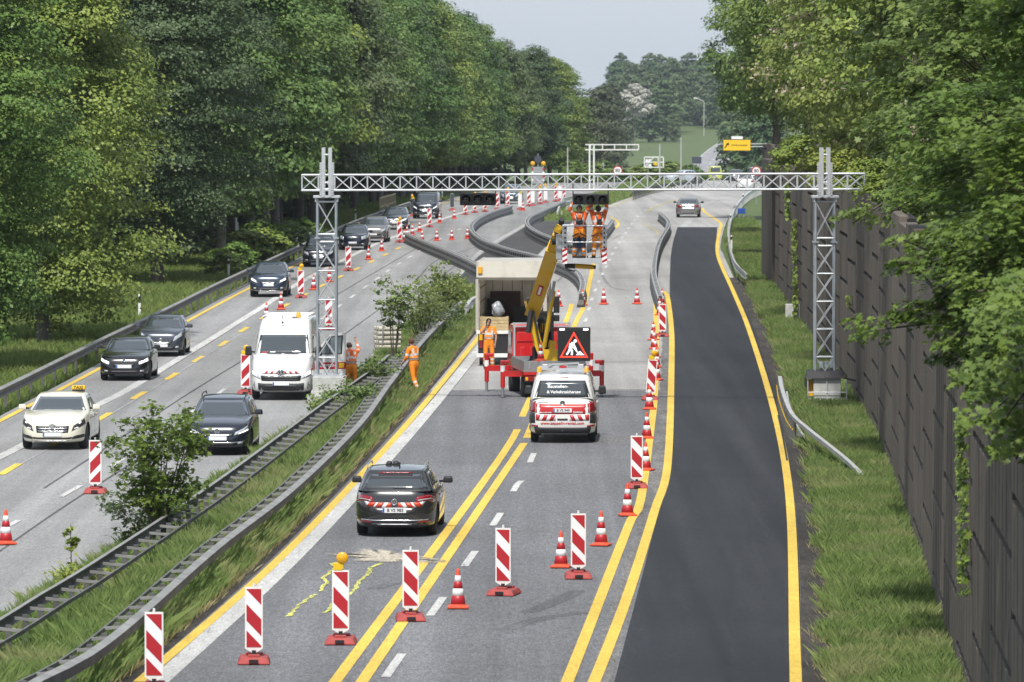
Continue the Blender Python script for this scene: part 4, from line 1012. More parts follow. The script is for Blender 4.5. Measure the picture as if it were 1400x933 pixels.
cones = [(626, 834, 'orange cone on the dashed line between two near beacons'), (767, 778, 'orange cone left of the beacon in the right lane'), (822, 748, 'orange cone right of the beacon in the right lane'),
 (858, 707, 'orange cone on the yellow line of the fresh asphalt, the nearest there'), (883, 645, 'orange cone half hidden behind the beacon by the fresh asphalt'), (884.5, 601, 'orange cone between two beacons beside the fresh asphalt, the nearer'),
 (888, 561, 'orange cone at the foot of the leaning beacon'), (898, 521, 'orange cone hidden behind the leaning lamp beacon'), (897.5, 503, 'orange cone in the tight row behind the amber lamp, first'), (896, 490, 'orange cone in the tight row behind the amber lamp, second'),
 (894.5, 478, 'orange cone in the tight row behind the amber lamp, third'), (893.5, 466, 'orange cone in the tight row behind the amber lamp, farthest'), (902, 432, 'orange cone just behind the farthest beacon by the fresh asphalt'), (905, 417, 'orange cone at the tip of the bent steel barrier'),
 (871, 416.5, 'lone orange cone on the concrete lane left of the bent steel barrier'), (825.5, 417, 'orange cone on the concrete lane right of the yellow lines'), (797, 418.5, 'orange cone on the yellow line below the lift basket'), (764, 419.5, 'orange cone at the right side of the box truck cab'),
 (7, 746, 'orange cone at the left edge of the photo'), (384, 424, 'orange cone on the yellow dashes behind the white van roof'), (364, 438, 'orange cone partly hidden behind the white van roof'), (428.5, 397, 'orange cone just left of the left gantry tower'),
 (450, 386, 'orange cone seen through the left gantry tower'), (503.7, 355.5, 'orange cone on the yellow dashes below the beetle-shaped car'), (521.7, 344, 'orange cone on the yellow dashes next to the grey compact car'), (553, 330, 'orange cone close behind the first steel barrier end'),
 (563.6, 322, 'orange cone left of the pair above the first steel barrier'), (573.5, 317.6, 'orange cone above the first steel barrier, farther of a pair'), (577, 330, 'orange cone above the first steel barrier, nearer of a pair'), (597, 329.7, 'orange cone in the row of three before the S-shaped barrier, left'),
 (617.6, 328.6, 'orange cone in the row of three before the S-shaped barrier, middle'), (639, 327, 'orange cone in the row of three touching the S-shaped barrier'), (601, 305.5, 'orange cone in front of the big people carrier'), (621, 299.6, 'orange cone right of the big people carrier'),
 (556.5, 324, 'orange cone hidden behind another at the first barrier end'), (291, 598, 'orange cone hidden behind the dark estate car, only its red tip showing'), (715, 288.5, 'far orange cone beside the white-backed beacon with lamp')]
for i, (x, y, lab) in enumerate(cones):
    p = gp(x, y); p.y += .2; p.z += .016
    if i == 0: C0.location = p; o = C0
    else: o = dup(C0, p, random.uniform(-.4, .4))
    tag(o, lab, 'traffic cone', 'orange and white striped traffic cones')
# ------------------------------------------------------------------ vehicles
def paint(name, col, metal=0.0, rough=0.28): return mat('paint_'+name, col, rough, metal, 0.03, 30, coat=0.9)
M_GLASS = mat('window_glass', (0.040, 0.050, 0.056), 0.04, 0, 0.03, 3, spec=0.9, coat=0.8)
M_RUB = mat('tyre_rubber', (0.016, 0.016, 0.017), 0.85, 0, 0.15, 12)
M_RIM = mat('alloy_rim', (0.42, 0.43, 0.45), 0.35, 0.7, 0.08, 6)
M_RIMD = mat('wheel_steel', (0.12, 0.12, 0.125), 0.5, 0.4, 0.1, 6)
M_CHR = mat('chrome_trim', (0.75, 0.76, 0.78), 0.15, 0.95, 0.03, 6)
M_HLIGHT = mat('headlamp_glass', (0.50, 0.53, 0.57), 0.10, 0.25, 0.35, 9, coat=1.0)
M_HLON = mat('lit_running_light', (0.9, 0.9, 0.88), 0.2, 0, 0.02, 5, emit=(1, .97, .92), estr=1.6)
M_TAIL = mat('tail_lamp_red', (0.23, 0.004, 0.010), 0.12, 0, 0.1, 6, coat=0.9)
M_DARKP = mat('dark_bumper_plastic', (0.028, 0.030, 0.033), 0.6, 0, 0.12, 8)
M_PLATE = mat('plate_white', (0.74, 0.75, 0.77), 0.4, 0, 0.03, 5)
M_PLBL = mat('plate_blue', (0.02, 0.10, 0.42), 0.4, 0, 0.03, 5)
M_TXT = mat('plate_black', (0.02, 0.02, 0.022), 0.5, 0, 0.03, 5)
M_INT = mat('cabin_dark', (0.02, 0.02, 0.022), 0.9, 0, 0.1, 4)

def sgp(v, e): return math.copysign(abs(v)**e, v)
class Shell:
    def __init__(s, f): s.f = f           # f(kind,u,t) -> Vector ; kinds: 'f','r' (u=-1..1 across), 'L','R' (u=-1..1 along y), all outer surface
    def patch(s, kind, quad, off=.006, thick=.02, nu=8, nv=4):
        P = [[None]*(nv+1) for _ in range(nu+1)]
        for i in range(nu+1):
            for j in range(nv+1):
                a, b = i/nu, j/nv; (u0, t0), (u1, t1), (u2, t2), (u3, t3) = quad      # bl br tr tl
                u = (u0*(1-a)+u1*a)*(1-b) + (u3*(1-a)+u2*a)*b; t = (t0*(1-a)+t1*a)*(1-b) + (t3*(1-a)+t2*a)*b
                p = s.f(kind, u, t); e = .01
                du = s.f(kind, min(u+e, .999), t) - s.f(kind, max(u-e, -.999), t); dt = s.f(kind, u, min(t+e, 1)) - s.f(kind, u, max(t-e, 0)); n = du.cross(dt)
                c = {'f': Vector((0, 1, 0.05)), 'r': Vector((0, -1, 0.05)), 'R': Vector((1, 0, 0.05)), 'L': Vector((-1, 0, 0.05))}[kind]
                if n.length < 1e-9: n = c.copy()
                n.normalize()
                if n.dot(c) < 0: n = -n
                P[i][j] = (p + n*off, p + n*(off-thick))
        V = []; idx = {}
        for k in (0, 1):
            for i in range(nu+1):
                for j in range(nv+1): idx[(i, j, k)] = len(V); V.append(P[i][j][k])
        flip = kind in ('f', 'L')
        Fs = []
        def q(a, b, c, d): Fs.append((a, b, c, d))
        for i in range(nu):
            for j in range(nv):
                q(idx[i, j, 0], idx[i+1, j, 0], idx[i+1, j+1, 0], idx[i, j+1, 0]); q(idx[i, j+1, 1], idx[i+1, j+1, 1], idx[i+1, j, 1], idx[i, j, 1])
        for i in range(nu): q(idx[i+1, 0, 0], idx[i, 0, 0], idx[i, 0, 1], idx[i+1, 0, 1]); q(idx[i, nv, 0], idx[i+1, nv, 0], idx[i+1, nv, 1], idx[i, nv, 1])
        for j in range(nv): q(idx[0, j, 0], idx[0, j+1, 0], idx[0, j+1, 1], idx[0, j, 1]); q(idx[nu, j+1, 0], idx[nu, j, 0], idx[nu, j, 1], idx[nu, j+1, 1])
        return V, Fs
def sup(kind, u, n, hw, yf, yr, inset=1.0):
    """super-ellipse outline; yf/yr front and rear ends"""
    cy, hl = (yf+yr)/2, (yf-yr)/2
    if kind in ('f', 'r'):
        c = abs(u)**(n/2); sn = max(0, 1-c*c)**.5; y = sn**(2/n); return (u*hw, cy + (y if kind == 'f' else -y)*hl)
    sn = abs(u)**(n/2); c = max(0, 1-sn*sn)**.5; x = c**(2/n); return ((x if kind == 'R' else -x)*hw, cy + u*hl)

def wheel_meshes(r, wd, key):
    t = MB(); A = Matrix.Rotation(R(90), 3, 'Y')
    t.lathe([(r*.62, -wd/2), (r*.93, -wd/2), (r, -wd*.36), (r, wd*.36), (r*.93, wd/2), (r*.62, wd/2)], M_RUB, 28, (0, 0, 0), A)
    tm = t.mesh('tyre', M_RUB)
    m = M_RIM if key != 'van' else M_RIMD
    k = MB(); k.lathe([(r*.635, wd*.46), (r*.60, wd*.50), (r*.56, wd*.40), (r*.54, wd*.2)], m, 24, (0, 0, 0), A)
    for i in range(5):
        a = 2*math.pi*i/5
        for d in (-.14, .14): k.bar((wd*.42, math.cos(a)*r*.10, math.sin(a)*r*.10), (wd*.42, math.cos(a+d)*r*.57, math.sin(a+d)*r*.57), r*.085, .03, m, (1, 0, 0))
    k.lathe([(r*.15, wd*.36), (r*.15, wd*.47), (r*.08, wd*.49), (.001, wd*.49)], m, 12, (0, 0, 0), A)
    k.lathe([(r*.60, wd*.15), (.001, wd*.16)], M_BLACKM, 20, (0, 0, 0), A)
    return tm, k.mesh('rim')
WH = {}
def add_wheels(root, spots, r, wd, key='car'):
    if (r, wd, key) not in WH: WH[(r, wd, key)] = wheel_meshes(r, wd, key)
    tm, rm = WH[(r, wd, key)]
    for x, y in spots:
        w_ = empty('wheel', (x, y, r)); w_.parent = root; w_.rotation_euler = (0, 0, 0 if x > 0 else math.pi)
        link('tyre', tm, w_); link('rim', rm, w_)

def rings_to_mesh(mb, rings, m, cap0=True, cap1=True, smooth=True):
    V = [p for r in rings for p in r]; n = len(rings[0]); Fs = []
    for k in range(len(rings)-1):
        for i in range(n): j = (i+1) % n; Fs.append((k*n+i, k*n+j, (k+1)*n+j, (k+1)*n+i))
    if cap0: Fs.append(tuple(range(n))[::-1])
    if cap1: Fs.append(tuple((len(rings)-1)*n+i for i in range(n)))
    mb.add(V, Fs, m, smooth)

def boolean_cut(me, cutters, name):
    o = link('tmp', me); c = link('tmpcut', cutters)
    md = o.modifiers.new('b', 'BOOLEAN'); md.object = c; md.operation = 'DIFFERENCE'; md.solver = 'EXACT'
    try: md.material_mode = 'TRANSFER'
    except Exception: pass
    dg = bpy.context.evaluated_depsgraph_get(); dg.update()
    r = bpy.data.meshes.new_from_object(o.evaluated_get(dg)); r.name = name
    bpy.data.objects.remove(o); bpy.data.objects.remove(c)
    return r

def emblem(kind, r):
    q = MB(); A = Matrix.Rotation(R(90), 3, 'X')
    if kind in ('vw', 'star', 'roundel', 'opel'):
        n = 24; V = []; Fs = []
        q.lathe([(r*.84, -.004), (r, -.004), (r, .012), (r*.84, .012), (r*.84, -.004)], M_CHR, n, (0, 0, 0), A)
    b = lambda a, c: q.bar((a[0]*r, -.006, a[1]*r), (c[0]*r, -.006, c[1]*r), r*.17, .012, M_CHR, (0, 1, 0))
    if kind == 'vw':
        b((-.42, .72), (0, .05)); b((.42, .72), (0, .05)); b((-.78, .3), (-.38, -.62)); b((-.38, -.62), (0, .0)); b((0, 0), (.38, -.62)); b((.38, -.62), (.78, .3))
        q.lathe([(r*.84, .003), (.001, .004)], M_TXT, 20, (0, 0, 0), A)
    if kind == 'star': b((0, 0), (0, .9)); b((0, 0), (.78, -.45)); b((0, 0), (-.78, -.45))
    if kind == 'opel': b((-1.2, .05), (.1, .18)); b((.1, .18), (-.1, -.18)); b((-.1, -.18), (1.2, -.05))
    if kind == 'roundel': q.lathe([(r*.8, .003), (.001, .004)], M_PLBL, 20, (0, 0, 0), A); b((-.5, .3), (.5, .3)); b((-.5, -.3), (.5, -.3))
    if kind == 's': b((-.7, .5), (.7, .5)); b((-.7, .5), (-.5, .1)); b((-.5, .1), (.5, -.1)); b((.5, -.1), (.7, -.5)); b((.7, -.5), (-.7, -.5))
    return q

DEF = dict(L=4.4, W=1.80, H=1.48, zb=.20, nose=.62, hood=.80, cowl=.97, belt=.98, tail=1.02, n=5.0, gn=7.0, yfb=.72, yft=-.05, yrb=-2.02, yrt=-1.55, wb=.92, wt=.70,
           r=.32, wheel='car', fax=.88, rax=.80, shoulder=.93, ft=.90, rails=False, wins=(.05, .90), swins=(.10, .86), rear_wins=(.14, .86))
def car(name, label, cat, col, group=None, front=None, rear=None, **kw):
    p = dict(DEF); p.update(kw); L, W, H, zb, n = p['L'], p['W'], p['H'], p['zb'], p['n']; root = empty(name, (0, 0, 0), 0, label, cat, group)
    yF, yB = L/2, -L/2
    ys = [yB, yB+.10, yB+.35, p['yrb']+.25, p['yfb']-.2, p['yfb']+.05, (p['yfb']+yF)/2, yF-.28, yF-.10, yF]
    zs = [p['tail']-.10, p['tail']-.02, p['tail'], p['belt'], p['belt'], p['cowl'], (p['cowl']+p['hood'])/2+.02, p['hood'], p['hood']-.06, p['nose']]
    o = sorted(range(len(ys)), key=lambda i: ys[i]); ys = [ys[i] for i in o]; zs = [zs[i] for i in o]
    zt = lambda y: float(np.interp(y, ys, zs))
    TT = [0, .06, .18, .35, .55, .74, .88, .96, 1.0]
    WS = [.90, .965, .99, 1.0, 1.0, .992, .975, .955, p['shoulder']]
    LS = [.955, .985, .998, 1.0, .998, .990, .975, .96, .945]
    def body_pt(kind, u, t):
        hw = W/2*float(np.interp(t, TT, WS)); l = L/2*float(np.interp(t, TT, LS)); x, y = sup(kind, u, n, hw, l, -l)
        return Vector((x, y, zb + t*(zt(y)-zb)))
    NT = 64
    def ring(hw, yf, yr, ex, zf):
        out = []; cy, hl = (yf+yr)/2, (yf-yr)/2
        for i in range(NT):
            a = 2*math.pi*i/NT; x = hw*sgp(math.cos(a), 2/ex); y = cy + hl*sgp(math.sin(a), 2/ex); out.append(Vector((x, y, zf(x, y))))
        return out
    rings = []
    for t, ws, ls in zip(TT, WS, LS): rings.append(ring(W/2*ws, L/2*ls, -L/2*ls, n, lambda x, y, t=t: zb + t*(zt(y)-zb)))
    hw = W/2*WS[-1]; l = L/2*LS[-1]
    for s in (.97, .88, .7, .45, .2): rings.append(ring(hw*s, l*s, -l*s, n, lambda x, y: zt(y) + .035*(1-(x/hw)**2)))
    b = MB(); rings_to_mesh(b, rings, col); bm_ = b.mesh('body', col)
    fy, ry = yF - p['fax'], yB + p['rax']; r = p['r']
    cut = MB()
    for y in (fy, ry):
        for sx in (-1, 1):
            cut.lathe([(r*1.16, -.18), (r*1.16, .18)], M_BLACKM, 28, (sx*(W/2-.10), y, r+.01), Matrix.Rotation(R(90), 3, 'Y'))
    bm2 = boolean_cut(bm_, cut.mesh('cut', M_BLACKM), 'body'); bm2.polygons.foreach_set('use_smooth', [True]*len(bm2.polygons)); bm2.update()
    body = link('body', bm2, root)
    try:
        body.data.set_sharp_from_angle(angle=R(38))
    except Exception: pass
    # cabin
    GT = [0, .15, .35, .6, .82, .93, 1.0]
    def gpar(t):
        e = t; tuck = 1 - .06*max(0, (t-.82)/.18)**2; wq = W/2*(p['wb']+(p['wt']-p['wb'])*(e**1.15))*tuck
        ft_ = e - .06*math.sin(math.pi*e)
        return wq, p['yfb']+(p['yft']-p['yfb'])*ft_ - .05*(1-tuck)*10*.1, p['yrb']+(p['yrt']-p['yrb'])*ft_
    def gz(x, y, t): return (zt(y)-.02)*(1-t) + t*(H-.035 - .05*max(0, (abs(y-(p['yft']+p['yrt'])/2)/max(.3, (p['yft']-p['yrt'])/2)))**2 * .8)
    gn = p['gn']
    def cab_pt(kind, u, t):
        wq, yf, yr = gpar(t); x, y = sup(kind, u, gn, wq, yf, yr); return Vector((x, y, gz(x, y, t)))
    rings = []
    for t in GT: wq, yf, yr = gpar(t); rings.append(ring(wq, yf, yr, gn, lambda x, y, t=t: gz(x, y, t)))
    wq, yf, yr = gpar(1.0); cy = (yf+yr)/2
    for s in (.95, .8, .55, .25): rings.append(ring(wq*s, cy+(yf-cy)*s, cy+(yr-cy)*s, gn, lambda x, y, s=s: gz(x, y, 1.0) + .035*(1-s*s)))
    b = MB(); rings_to_mesh(b, rings, col, cap0=False); o = b.build('roof', col, root)
    S = Shell(body_pt); G = Shell(cab_pt)
    def add(sh, nm, kind, quad, m, off=.006, thick=.025, nu=8, nv=4): return MB().add(*sh.patch(kind, quad, off, thick, nu, nv), m, True).build(nm, m, root)
    w0, w1 = p['wins']
    add(G, 'windscreen', 'f', [(-.90, w0), (.90, w0), (.86, w1), (-.86, w1)], M_GLASS, .005, .02, 14, 6)
    r0, r1 = p['rear_wins']
    add(G, 'rear_window', 'r', [(-.86, r0), (.86, r0), (.80, r1), (-.80, r1)], M_GLASS, .005, .02, 12, 5)
    s0, s1 = p['swins']
    for k in ('L', 'R'):
        for u0, u1 in p.get('sw', ((-.80, -.33), (-.28, .20), (.25, .70))): add(G, 'side_window', k, [(u0, s0), (u1, s0), (u1*.97-.02 if u1 > .5 else u1, s1), (u0*.95, s1)], M_GLASS, .005, .02, 6, 4)
    tr = W/2 - .155
    add_wheels(root, [(s*tr, y) for y in (fy, ry) for s in (-1, 1)], r, .215, p['wheel'])
    # mirrors
    for s in (-1, 1):
        q = MB(); mz = p.get('mz', p['belt']+.10); my = p['yfb']-.30; mx = W/2+.10; mh = p.get('mh', .15)
        q.box((s*mx, my, mz), (.23, .13, mh), p.get('mcol', col), None, .045, (.82, .9)); q.bar((s*(W/2*.90), my+.02, mz-.04), (s*mx, my, mz-.03), .07, .05, M_BLACK)
        q.build('wing_mirror', p.get('mcol', col), root)
    if p['rails']:
        for s in (-1, 1):
            q = MB(); x = W/2*p['wt']*.95; yy = np.linspace(p['yft']-.12, p['yrt']+.05, 8)
            pts = [Vector((s*x, y, H + (.045 if 0 < i < 7 else -.03))) for i, y in enumerate(yy)]
            for a, c in zip(pts[:-1], pts[1:]): q.tube(a, c, .018, M_BLACK if p['rails'] == 'b' else M_CHR, 6)
            q.build('roof_rail', None, root)
    def plate(kind, txt, z):
        t = (z-zb)/(zt((yF if kind == 'f' else yB)*.985)-zb); P = body_pt(kind, 0, t); sgn = 1 if kind == 'f' else -1
        q = empty('number_plate', (0, P.y+sgn*.018, z)); q.parent = root; q.rotation_euler = (0, 0, math.pi if kind == 'f' else 0)
        MB().box((0, 0, 0), (.52, .016, .112), M_PLATE, None, .004).build('plate', M_PLATE, q); MB().box((-.236, -.0095, 0), (.040, .003, .100), M_PLBL).build('blue_strip', M_PLBL, q)
        if txt: text(txt, .098, M_TXT, q, (.02, -.010, -.002), (R(90), 0, 0), bold=True)
    def badge(kind, what, z, r_):
        t = (z-zb)/(zt((yF if kind == 'f' else yB)*.985)-zb); P = body_pt(kind, 0, min(t, .97)); sgn = 1 if kind == 'f' else -1
        o = emblem(what, r_).build('emblem', None, root); o.location = (0, P.y+sgn*.022, z); o.rotation_euler = (0, 0, math.pi if kind == 'f' else 0)
    T = lambda z, kind='f': (z-zb)/(zt((yF if kind == 'f' else yB)*.985)-zb)
    H2 = dict(root=root, S=S, G=G, add=add, plate=plate, badge=badge, T=T, body_pt=body_pt, cab_pt=cab_pt, p=p, yF=yF, yB=yB)
    # door seams, handles, sills
    q = MB()
    for s, k in ((-1, 'L'), (1, 'R')):
        for u in p.get('seams', (-.42, .02, .40)): q.add(*S.patch(k, [(u-.003, .10), (u+.003, .10), (u+.003, .99), (u-.003, .99)], .0015, .01, 1, 8), M_BLACKM)
        for u in p.get('handles', (-.33, .10)): q.add(*S.patch(k, [(u-.03, .80), (u+.03, .80), (u+.03, .84), (u-.03, .84)], .018, .02, 2, 2), col)
    q.build('door_seams', None, root)
    add(S, 'sill', 'R', [(-.40, .01), (.40, .01), (.40, .09), (-.40, .09)], M_DARKP, .006, .02, 6, 1); add(S, 'sill', 'L', [(-.40, .01), (.40, .01), (.40, .09), (-.40, .09)], M_DARKP, .006, .02, 6, 1)
    # plain tail and plain face everywhere, styled where given
    if front: front(H2)
    if rear: rear(H2)
    else:
        for s in (-1, 1): add(S, 'tail_light', 'r', [(s*.60, .74), (s*.94, .72), (s*.95, .92), (s*.62, .90)] if s > 0 else [(-.94, .72), (-.60, .74), (-.62, .90), (-.95, .92)], M_TAIL, .008, .03, 5, 3)
        plate('r', None, .70 if H < 1.7 else .62)
        add(S, 'bumper', 'r', [(-.90, .04), (.90, .04), (.92, .20), (-.92, .20)], M_DARKP, .006, .03, 10, 2)
    if not front:
        for s in (-1, 1): add(S, 'headlight', 'f', [(s*.55, .70), (s*.90, .74), (s*.92, .92), (s*.58, .84)] if s > 0 else [(-.90, .74), (-.55, .70), (-.58, .84), (-.92, .92)], M_HLIGHT, .008, .03, 5, 3)
        add(S, 'grille', 'f', [(-.40, .62), (.40, .62), (.42, .80), (-.42, .80)], M_BLACK, .006, .02)
    return root, H2
def mir(s, q):                              # mirror a quad for the other side
    return q if s > 0 else [(-q[1][0], q[1][1]), (-q[0][0], q[0][1]), (-q[3][0], q[3][1]), (-q[2][0], q[2][1])]

def face(lamp=((.52, .66), (.92, .72), (.90, .94), (.54, .84)), grille=((-.40, .62), (.40, .62), (.44, .84), (-.44, .84)), bars=2, barm=None, logo='vw', lr=.07, lz=.66, plate_z=.46, intake=((-.55, .10), (.55, .10), (.62, .30), (-.62, .30)),
         fogs=True, drl=None, grm=None, lampm=None, chrome_line=None, brow=None):
    def f(h):
        add, S = h['add'], h['S']
        for s in (-1, 1):
            add(S, 'headlight', 'f', mir(s, list(lamp)), lampm or M_HLIGHT, .008, .03, 6, 4)
            if drl:
                for d in drl: add(S, 'running_light', 'f', mir(s, list(d)), M_HLON, .013, .01, 6, 1)
            if fogs: add(S, 'fog_lamp', 'f', mir(s, [(.62, .20), (.76, .20), (.76, .30), (.62, .30)]), M_HLIGHT, .010, .02, 2, 2); 
            if fogs: add(S, 'air_intake', 'f', mir(s, [(.58, .14), (.90, .16), (.88, .36), (.60, .32)]), M_BLACK, .004, .02, 4, 2)
        add(S, 'grille', 'f', list(grille), grm or M_BLACK, .006, .03, 10, 3)
        (a, b), (c, d), (e, f_), (g_, i_) = grille
        for k in range(bars):
            t = b + (i_-b)*(k+.7)/(bars+.4); add(S, 'grille_bar', 'f', [(a*.96, t-.018), (c*.96, t-.018), (c*.96, t+.018), (a*.96, t+.018)], barm or M_CHR, .014, .012, 8, 1)
        add(S, 'air_intake', 'f', list(intake), M_BLACK, .007, .03, 8, 2)
        if chrome_line: add(S, 'chrome_trim', 'f', list(chrome_line), M_CHR, .013, .012, 10, 1)
        if brow: add(S, 'chrome_trim', 'f', list(brow), M_CHR, .012, .012, 10, 1)
        h['badge']('f', logo, lz, lr); h['plate']('f', None, plate_z)
        q = MB()
        for s in (-1, 1): q.add(*h['G'].patch('f', [(s*.30-.25, .035), (s*.30+.25, .04), (s*.30+.25, .055), (s*.30-.25, .05)], .016, .012, 4, 1), M_BLACKM)
        q.build('wipers', M_BLACKM, h['root'])
    return f

def place(root, px, py, rz_h, axle_off, facing):
    """put the near axle's road contact on the photo pixel; facing 'to' = towards the camera"""
    c = gp(px, py); h = rz_h; d = Vector((math.sin(h), math.cos(h), 0))
    ctr = c + d*axle_off; root.location = (ctr.x, ctr.y, zr(ctr.y)+.014)
    root.rotation_euler = (0, 0, (math.pi - h) if facing == 'to' else -h)
LQ = YLine([(-60, 657), (0, 625), (130, 556), (194, 522), (359, 420), (399, 393), (467, 357), (521, 331), (557, 318), (601, 301), (650, 286), (700, 274)])
RQ = YLine([(527, 925), (597, 830), (706, 665), (799, 442), (820, 383), (851, 325), (875, 295)])
GQ = 'cars queueing on the left carriageway'
def put_to(rt, px, py): place(rt[0], px, py, LQ.heading(gp(px, py).y), rt[1]['yF'] - rt[1]['p']['fax'], 'to')
def put_away(rt, px, py): place(rt[0], px, py, RQ.heading(gp(px, py).y), -rt[1]['yB'] - rt[1]['p']['rax'], 'away')

# cream taxi
taxi = car('taxi', 'cream taxi saloon with a yellow roof sign at the left edge of the queue', 'taxi', paint('cream', (0.70, 0.67, 0.55)), GQ,
   L=4.92, W=1.85, H=1.47, hood=.84, cowl=1.0, nose=.66, yfb=.86, yft=.05, yrb=-2.1, yrt=-1.15, r=.335, fax=.86,
   front=face(lamp=((.56, .60), (.93, .72), (.92, .93), (.62, .80)), grille=((-.46, .56), (.46, .56), (.50, .84), (-.50, .84)), bars=2, logo='star', lr=.115, lz=.60, plate_z=.42, intake=((-.56, .20), (.56, .20), (.60, .30), (-.60, .30)),
              fogs=False, drl=(((.64, .68), (.74, .66), (.84, .86), (.78, .88)),), grm=M_BLACK, lampm=M_DARKP, chrome_line=((-.5, .075), (.5, .075), (.52, .105), (-.52, .105))))
h = taxi[1]
for s in (-1, 1): h['add'](h['S'], 'air_intake', 'f', mir(s, [(.58, .18), (.92, .20), (.90, .34), (.62, .34)]), M_BLACK, .007, .03, 5, 2)
q = MB().box((-.42, -.55, 1.56), (.38, .14, .12), M_SIGNY, None, .03); q.box((-.42, -.55, 1.48), (.34, .16, .05), M_BLACK); q = q.build('roof_sign', None, taxi[0])
text('TAXI', .12, M_BLACK, q, (-.42, -.475, 1.562), (R(90), 0, math.pi), bold=True)
put_to(taxi, 76, 613.5)
# black hatchback
c = car('hatchback', 'black hatchback with twin ring headlights between the taxi and a grey hatchback', 'car', paint('black', (0.006, 0.006, 0.008), 0, .2), GQ, L=4.33, W=1.77, H=1.43, hood=.80, cowl=.95, nose=.64, yfb=.62, yft=-.12, r=.32, fax=.77,
   front=face(lamp=((.58, .70), (.93, .72), (.92, .90), (.56, .84)), grille=((-.40, .60), (.40, .60), (.44, .80), (-.44, .80)), bars=1, barm=M_BLACK, logo='roundel', lr=.045, lz=.70, plate_z=.48, drl=(((.58, .72), (.74, .73), (.74, .86), (.60, .84)), ((.78, .74), (.90, .75), (.89, .88), (.78, .87)))))
put_to(c, 172, 520)
c = car('hatchback', 'grey hatchback with chrome grille bar behind the black hatchback', 'car', paint('slate', (0.050, 0.058, 0.080), .3, .28), GQ, L=4.02, W=1.74, H=1.48, hood=.88, cowl=1.0, nose=.66, yfb=.80, yft=.0, yrb=-1.85, yrt=-1.45, r=.31, fax=.80,
   front=face(lamp=((.52, .68), (.92, .80), (.90, .98), (.58, .86)), grille=((-.42, .50), (.42, .50), (.52, .74), (-.52, .74)), bars=1, logo='opel', lr=.07, lz=.60, plate_z=.40))
put_to(c, 222, 487)
golf = car('estate_car', 'dark blue estate car with one lit headlight behind the bush in the median', 'car', paint('midnight', (0.012, 0.015, 0.028), .3, .22), GQ, L=4.56, W=1.80, H=1.50, hood=.82, cowl=.98, nose=.66, yfb=.74, yft=-.06, yrb=-2.2, yrt=-1.9, r=.325, fax=.86, rails='b',
   front=face(lamp=((.50, .68), (.93, .72), (.92, .90), (.56, .80)), grille=((-.48, .64), (.48, .64), (.52, .78), (-.52, .78)), bars=1, logo='vw', lr=.075, lz=.645, plate_z=.46, drl=(((.64, .69), (.90, .72), (.90, .76), (.66, .73)),), chrome_line=((-.8, .30), (.8, .30), (.82, .325), (-.82, .325))))
put_to(golf, 300, 621)
c = car('suv', 'dark blue sport utility car with silver lower trim beside the marker posts', 'car', paint('steel_blue', (0.030, 0.045, 0.072), .35, .25), GQ, L=4.36, W=1.84, H=1.61, zb=.26, hood=.98, cowl=1.10, belt=1.08, tail=1.12, nose=.78, yfb=.66, yft=-.05, r=.35, rails='b',
   front=face(lamp=((.54, .66), (.93, .74), (.91, .92), (.60, .80)), grille=((-.36, .62), (.36, .62), (.44, .82), (-.44, .82)), bars=1, logo='s', lr=.07, lz=.76, plate_z=.56, drl=(((.62, .70), (.88, .74), (.88, .84), (.66, .78)),), chrome_line=((-.75, .05), (.75, .05), (.78, .085), (-.78, .085))))
put_to(c, 368, 406)
c = car('minivan', 'black minivan partly hidden behind the left gantry tower', 'car', paint('ink', (0.010, 0.012, 0.022), .2, .25), GQ, L=4.65, W=1.81, H=1.73, zb=.22, hood=.92, cowl=1.08, belt=1.05, tail=1.1, nose=.70, yfb=1.10, yft=.15, yrb=-2.22, yrt=-1.95, r=.33, rails=True, wt=.74,
   front=face(lamp=((.56, .70), (.92, .74), (.91, .92), (.60, .88)), grille=((-.42, .66), (.42, .66), (.50, .84), (-.50, .84)), bars=2, logo='vw', lr=.07, lz=.74, plate_z=.52))
put_to(c, 436, 365)
c = car('beetle_car', 'dark beetle-shaped car with round headlight behind the minivan', 'car', paint('navy', (0.010, 0.013, 0.026), .2, .2), GQ, L=4.28, W=1.81, H=1.49, n=3.4, gn=4.5, hood=.86, cowl=1.0, nose=.60, yfb=.62, yft=-.1, yrb=-1.95, yrt=-1.2, r=.33,
   front=face(lamp=((.60, .66), (.88, .66), (.88, .94), (.60, .94)), grille=((-.40, .22), (.40, .22), (.42, .30), (-.42, .30)), bars=0, logo='vw', lr=.075, lz=.70, plate_z=.44))
put_to(c, 483, 342)
c = car('compact_car', 'grey beige compact car with black lower grille behind the beetle-shaped car', 'car', paint('taupe', (0.17, 0.165, 0.155), .5, .3), GQ, L=4.2, W=1.80, H=1.60, hood=.92, cowl=1.05, belt=1.04, nose=.72, yfb=.80, yft=.0, r=.32, rails='b', front=face(logo='s', plate_z=.50, grille=((-.5, .40), (.5, .40), (.56, .66), (-.56, .66)), bars=0, lamp=((.52, .72), (.92, .78), (.91, .96), (.60, .88))))
put_to(c, 511, 331.5)
c = car('estate_car', 'dark estate car with bright running lights ahead of the big people carrier', 'car', paint('deep_blue', (0.014, 0.020, 0.036), .3, .25), GQ, L=4.77, W=1.83, H=1.50, r=.33, rails=True, front=face(logo='vw', drl=(((.55, .70), (.92, .76), (.92, .82), (.56, .76)),), chrome_line=((-.7, .09), (.7, .09), (.7, .12), (-.7, .12)), lz=.70))
put_to(c, 539, 314)
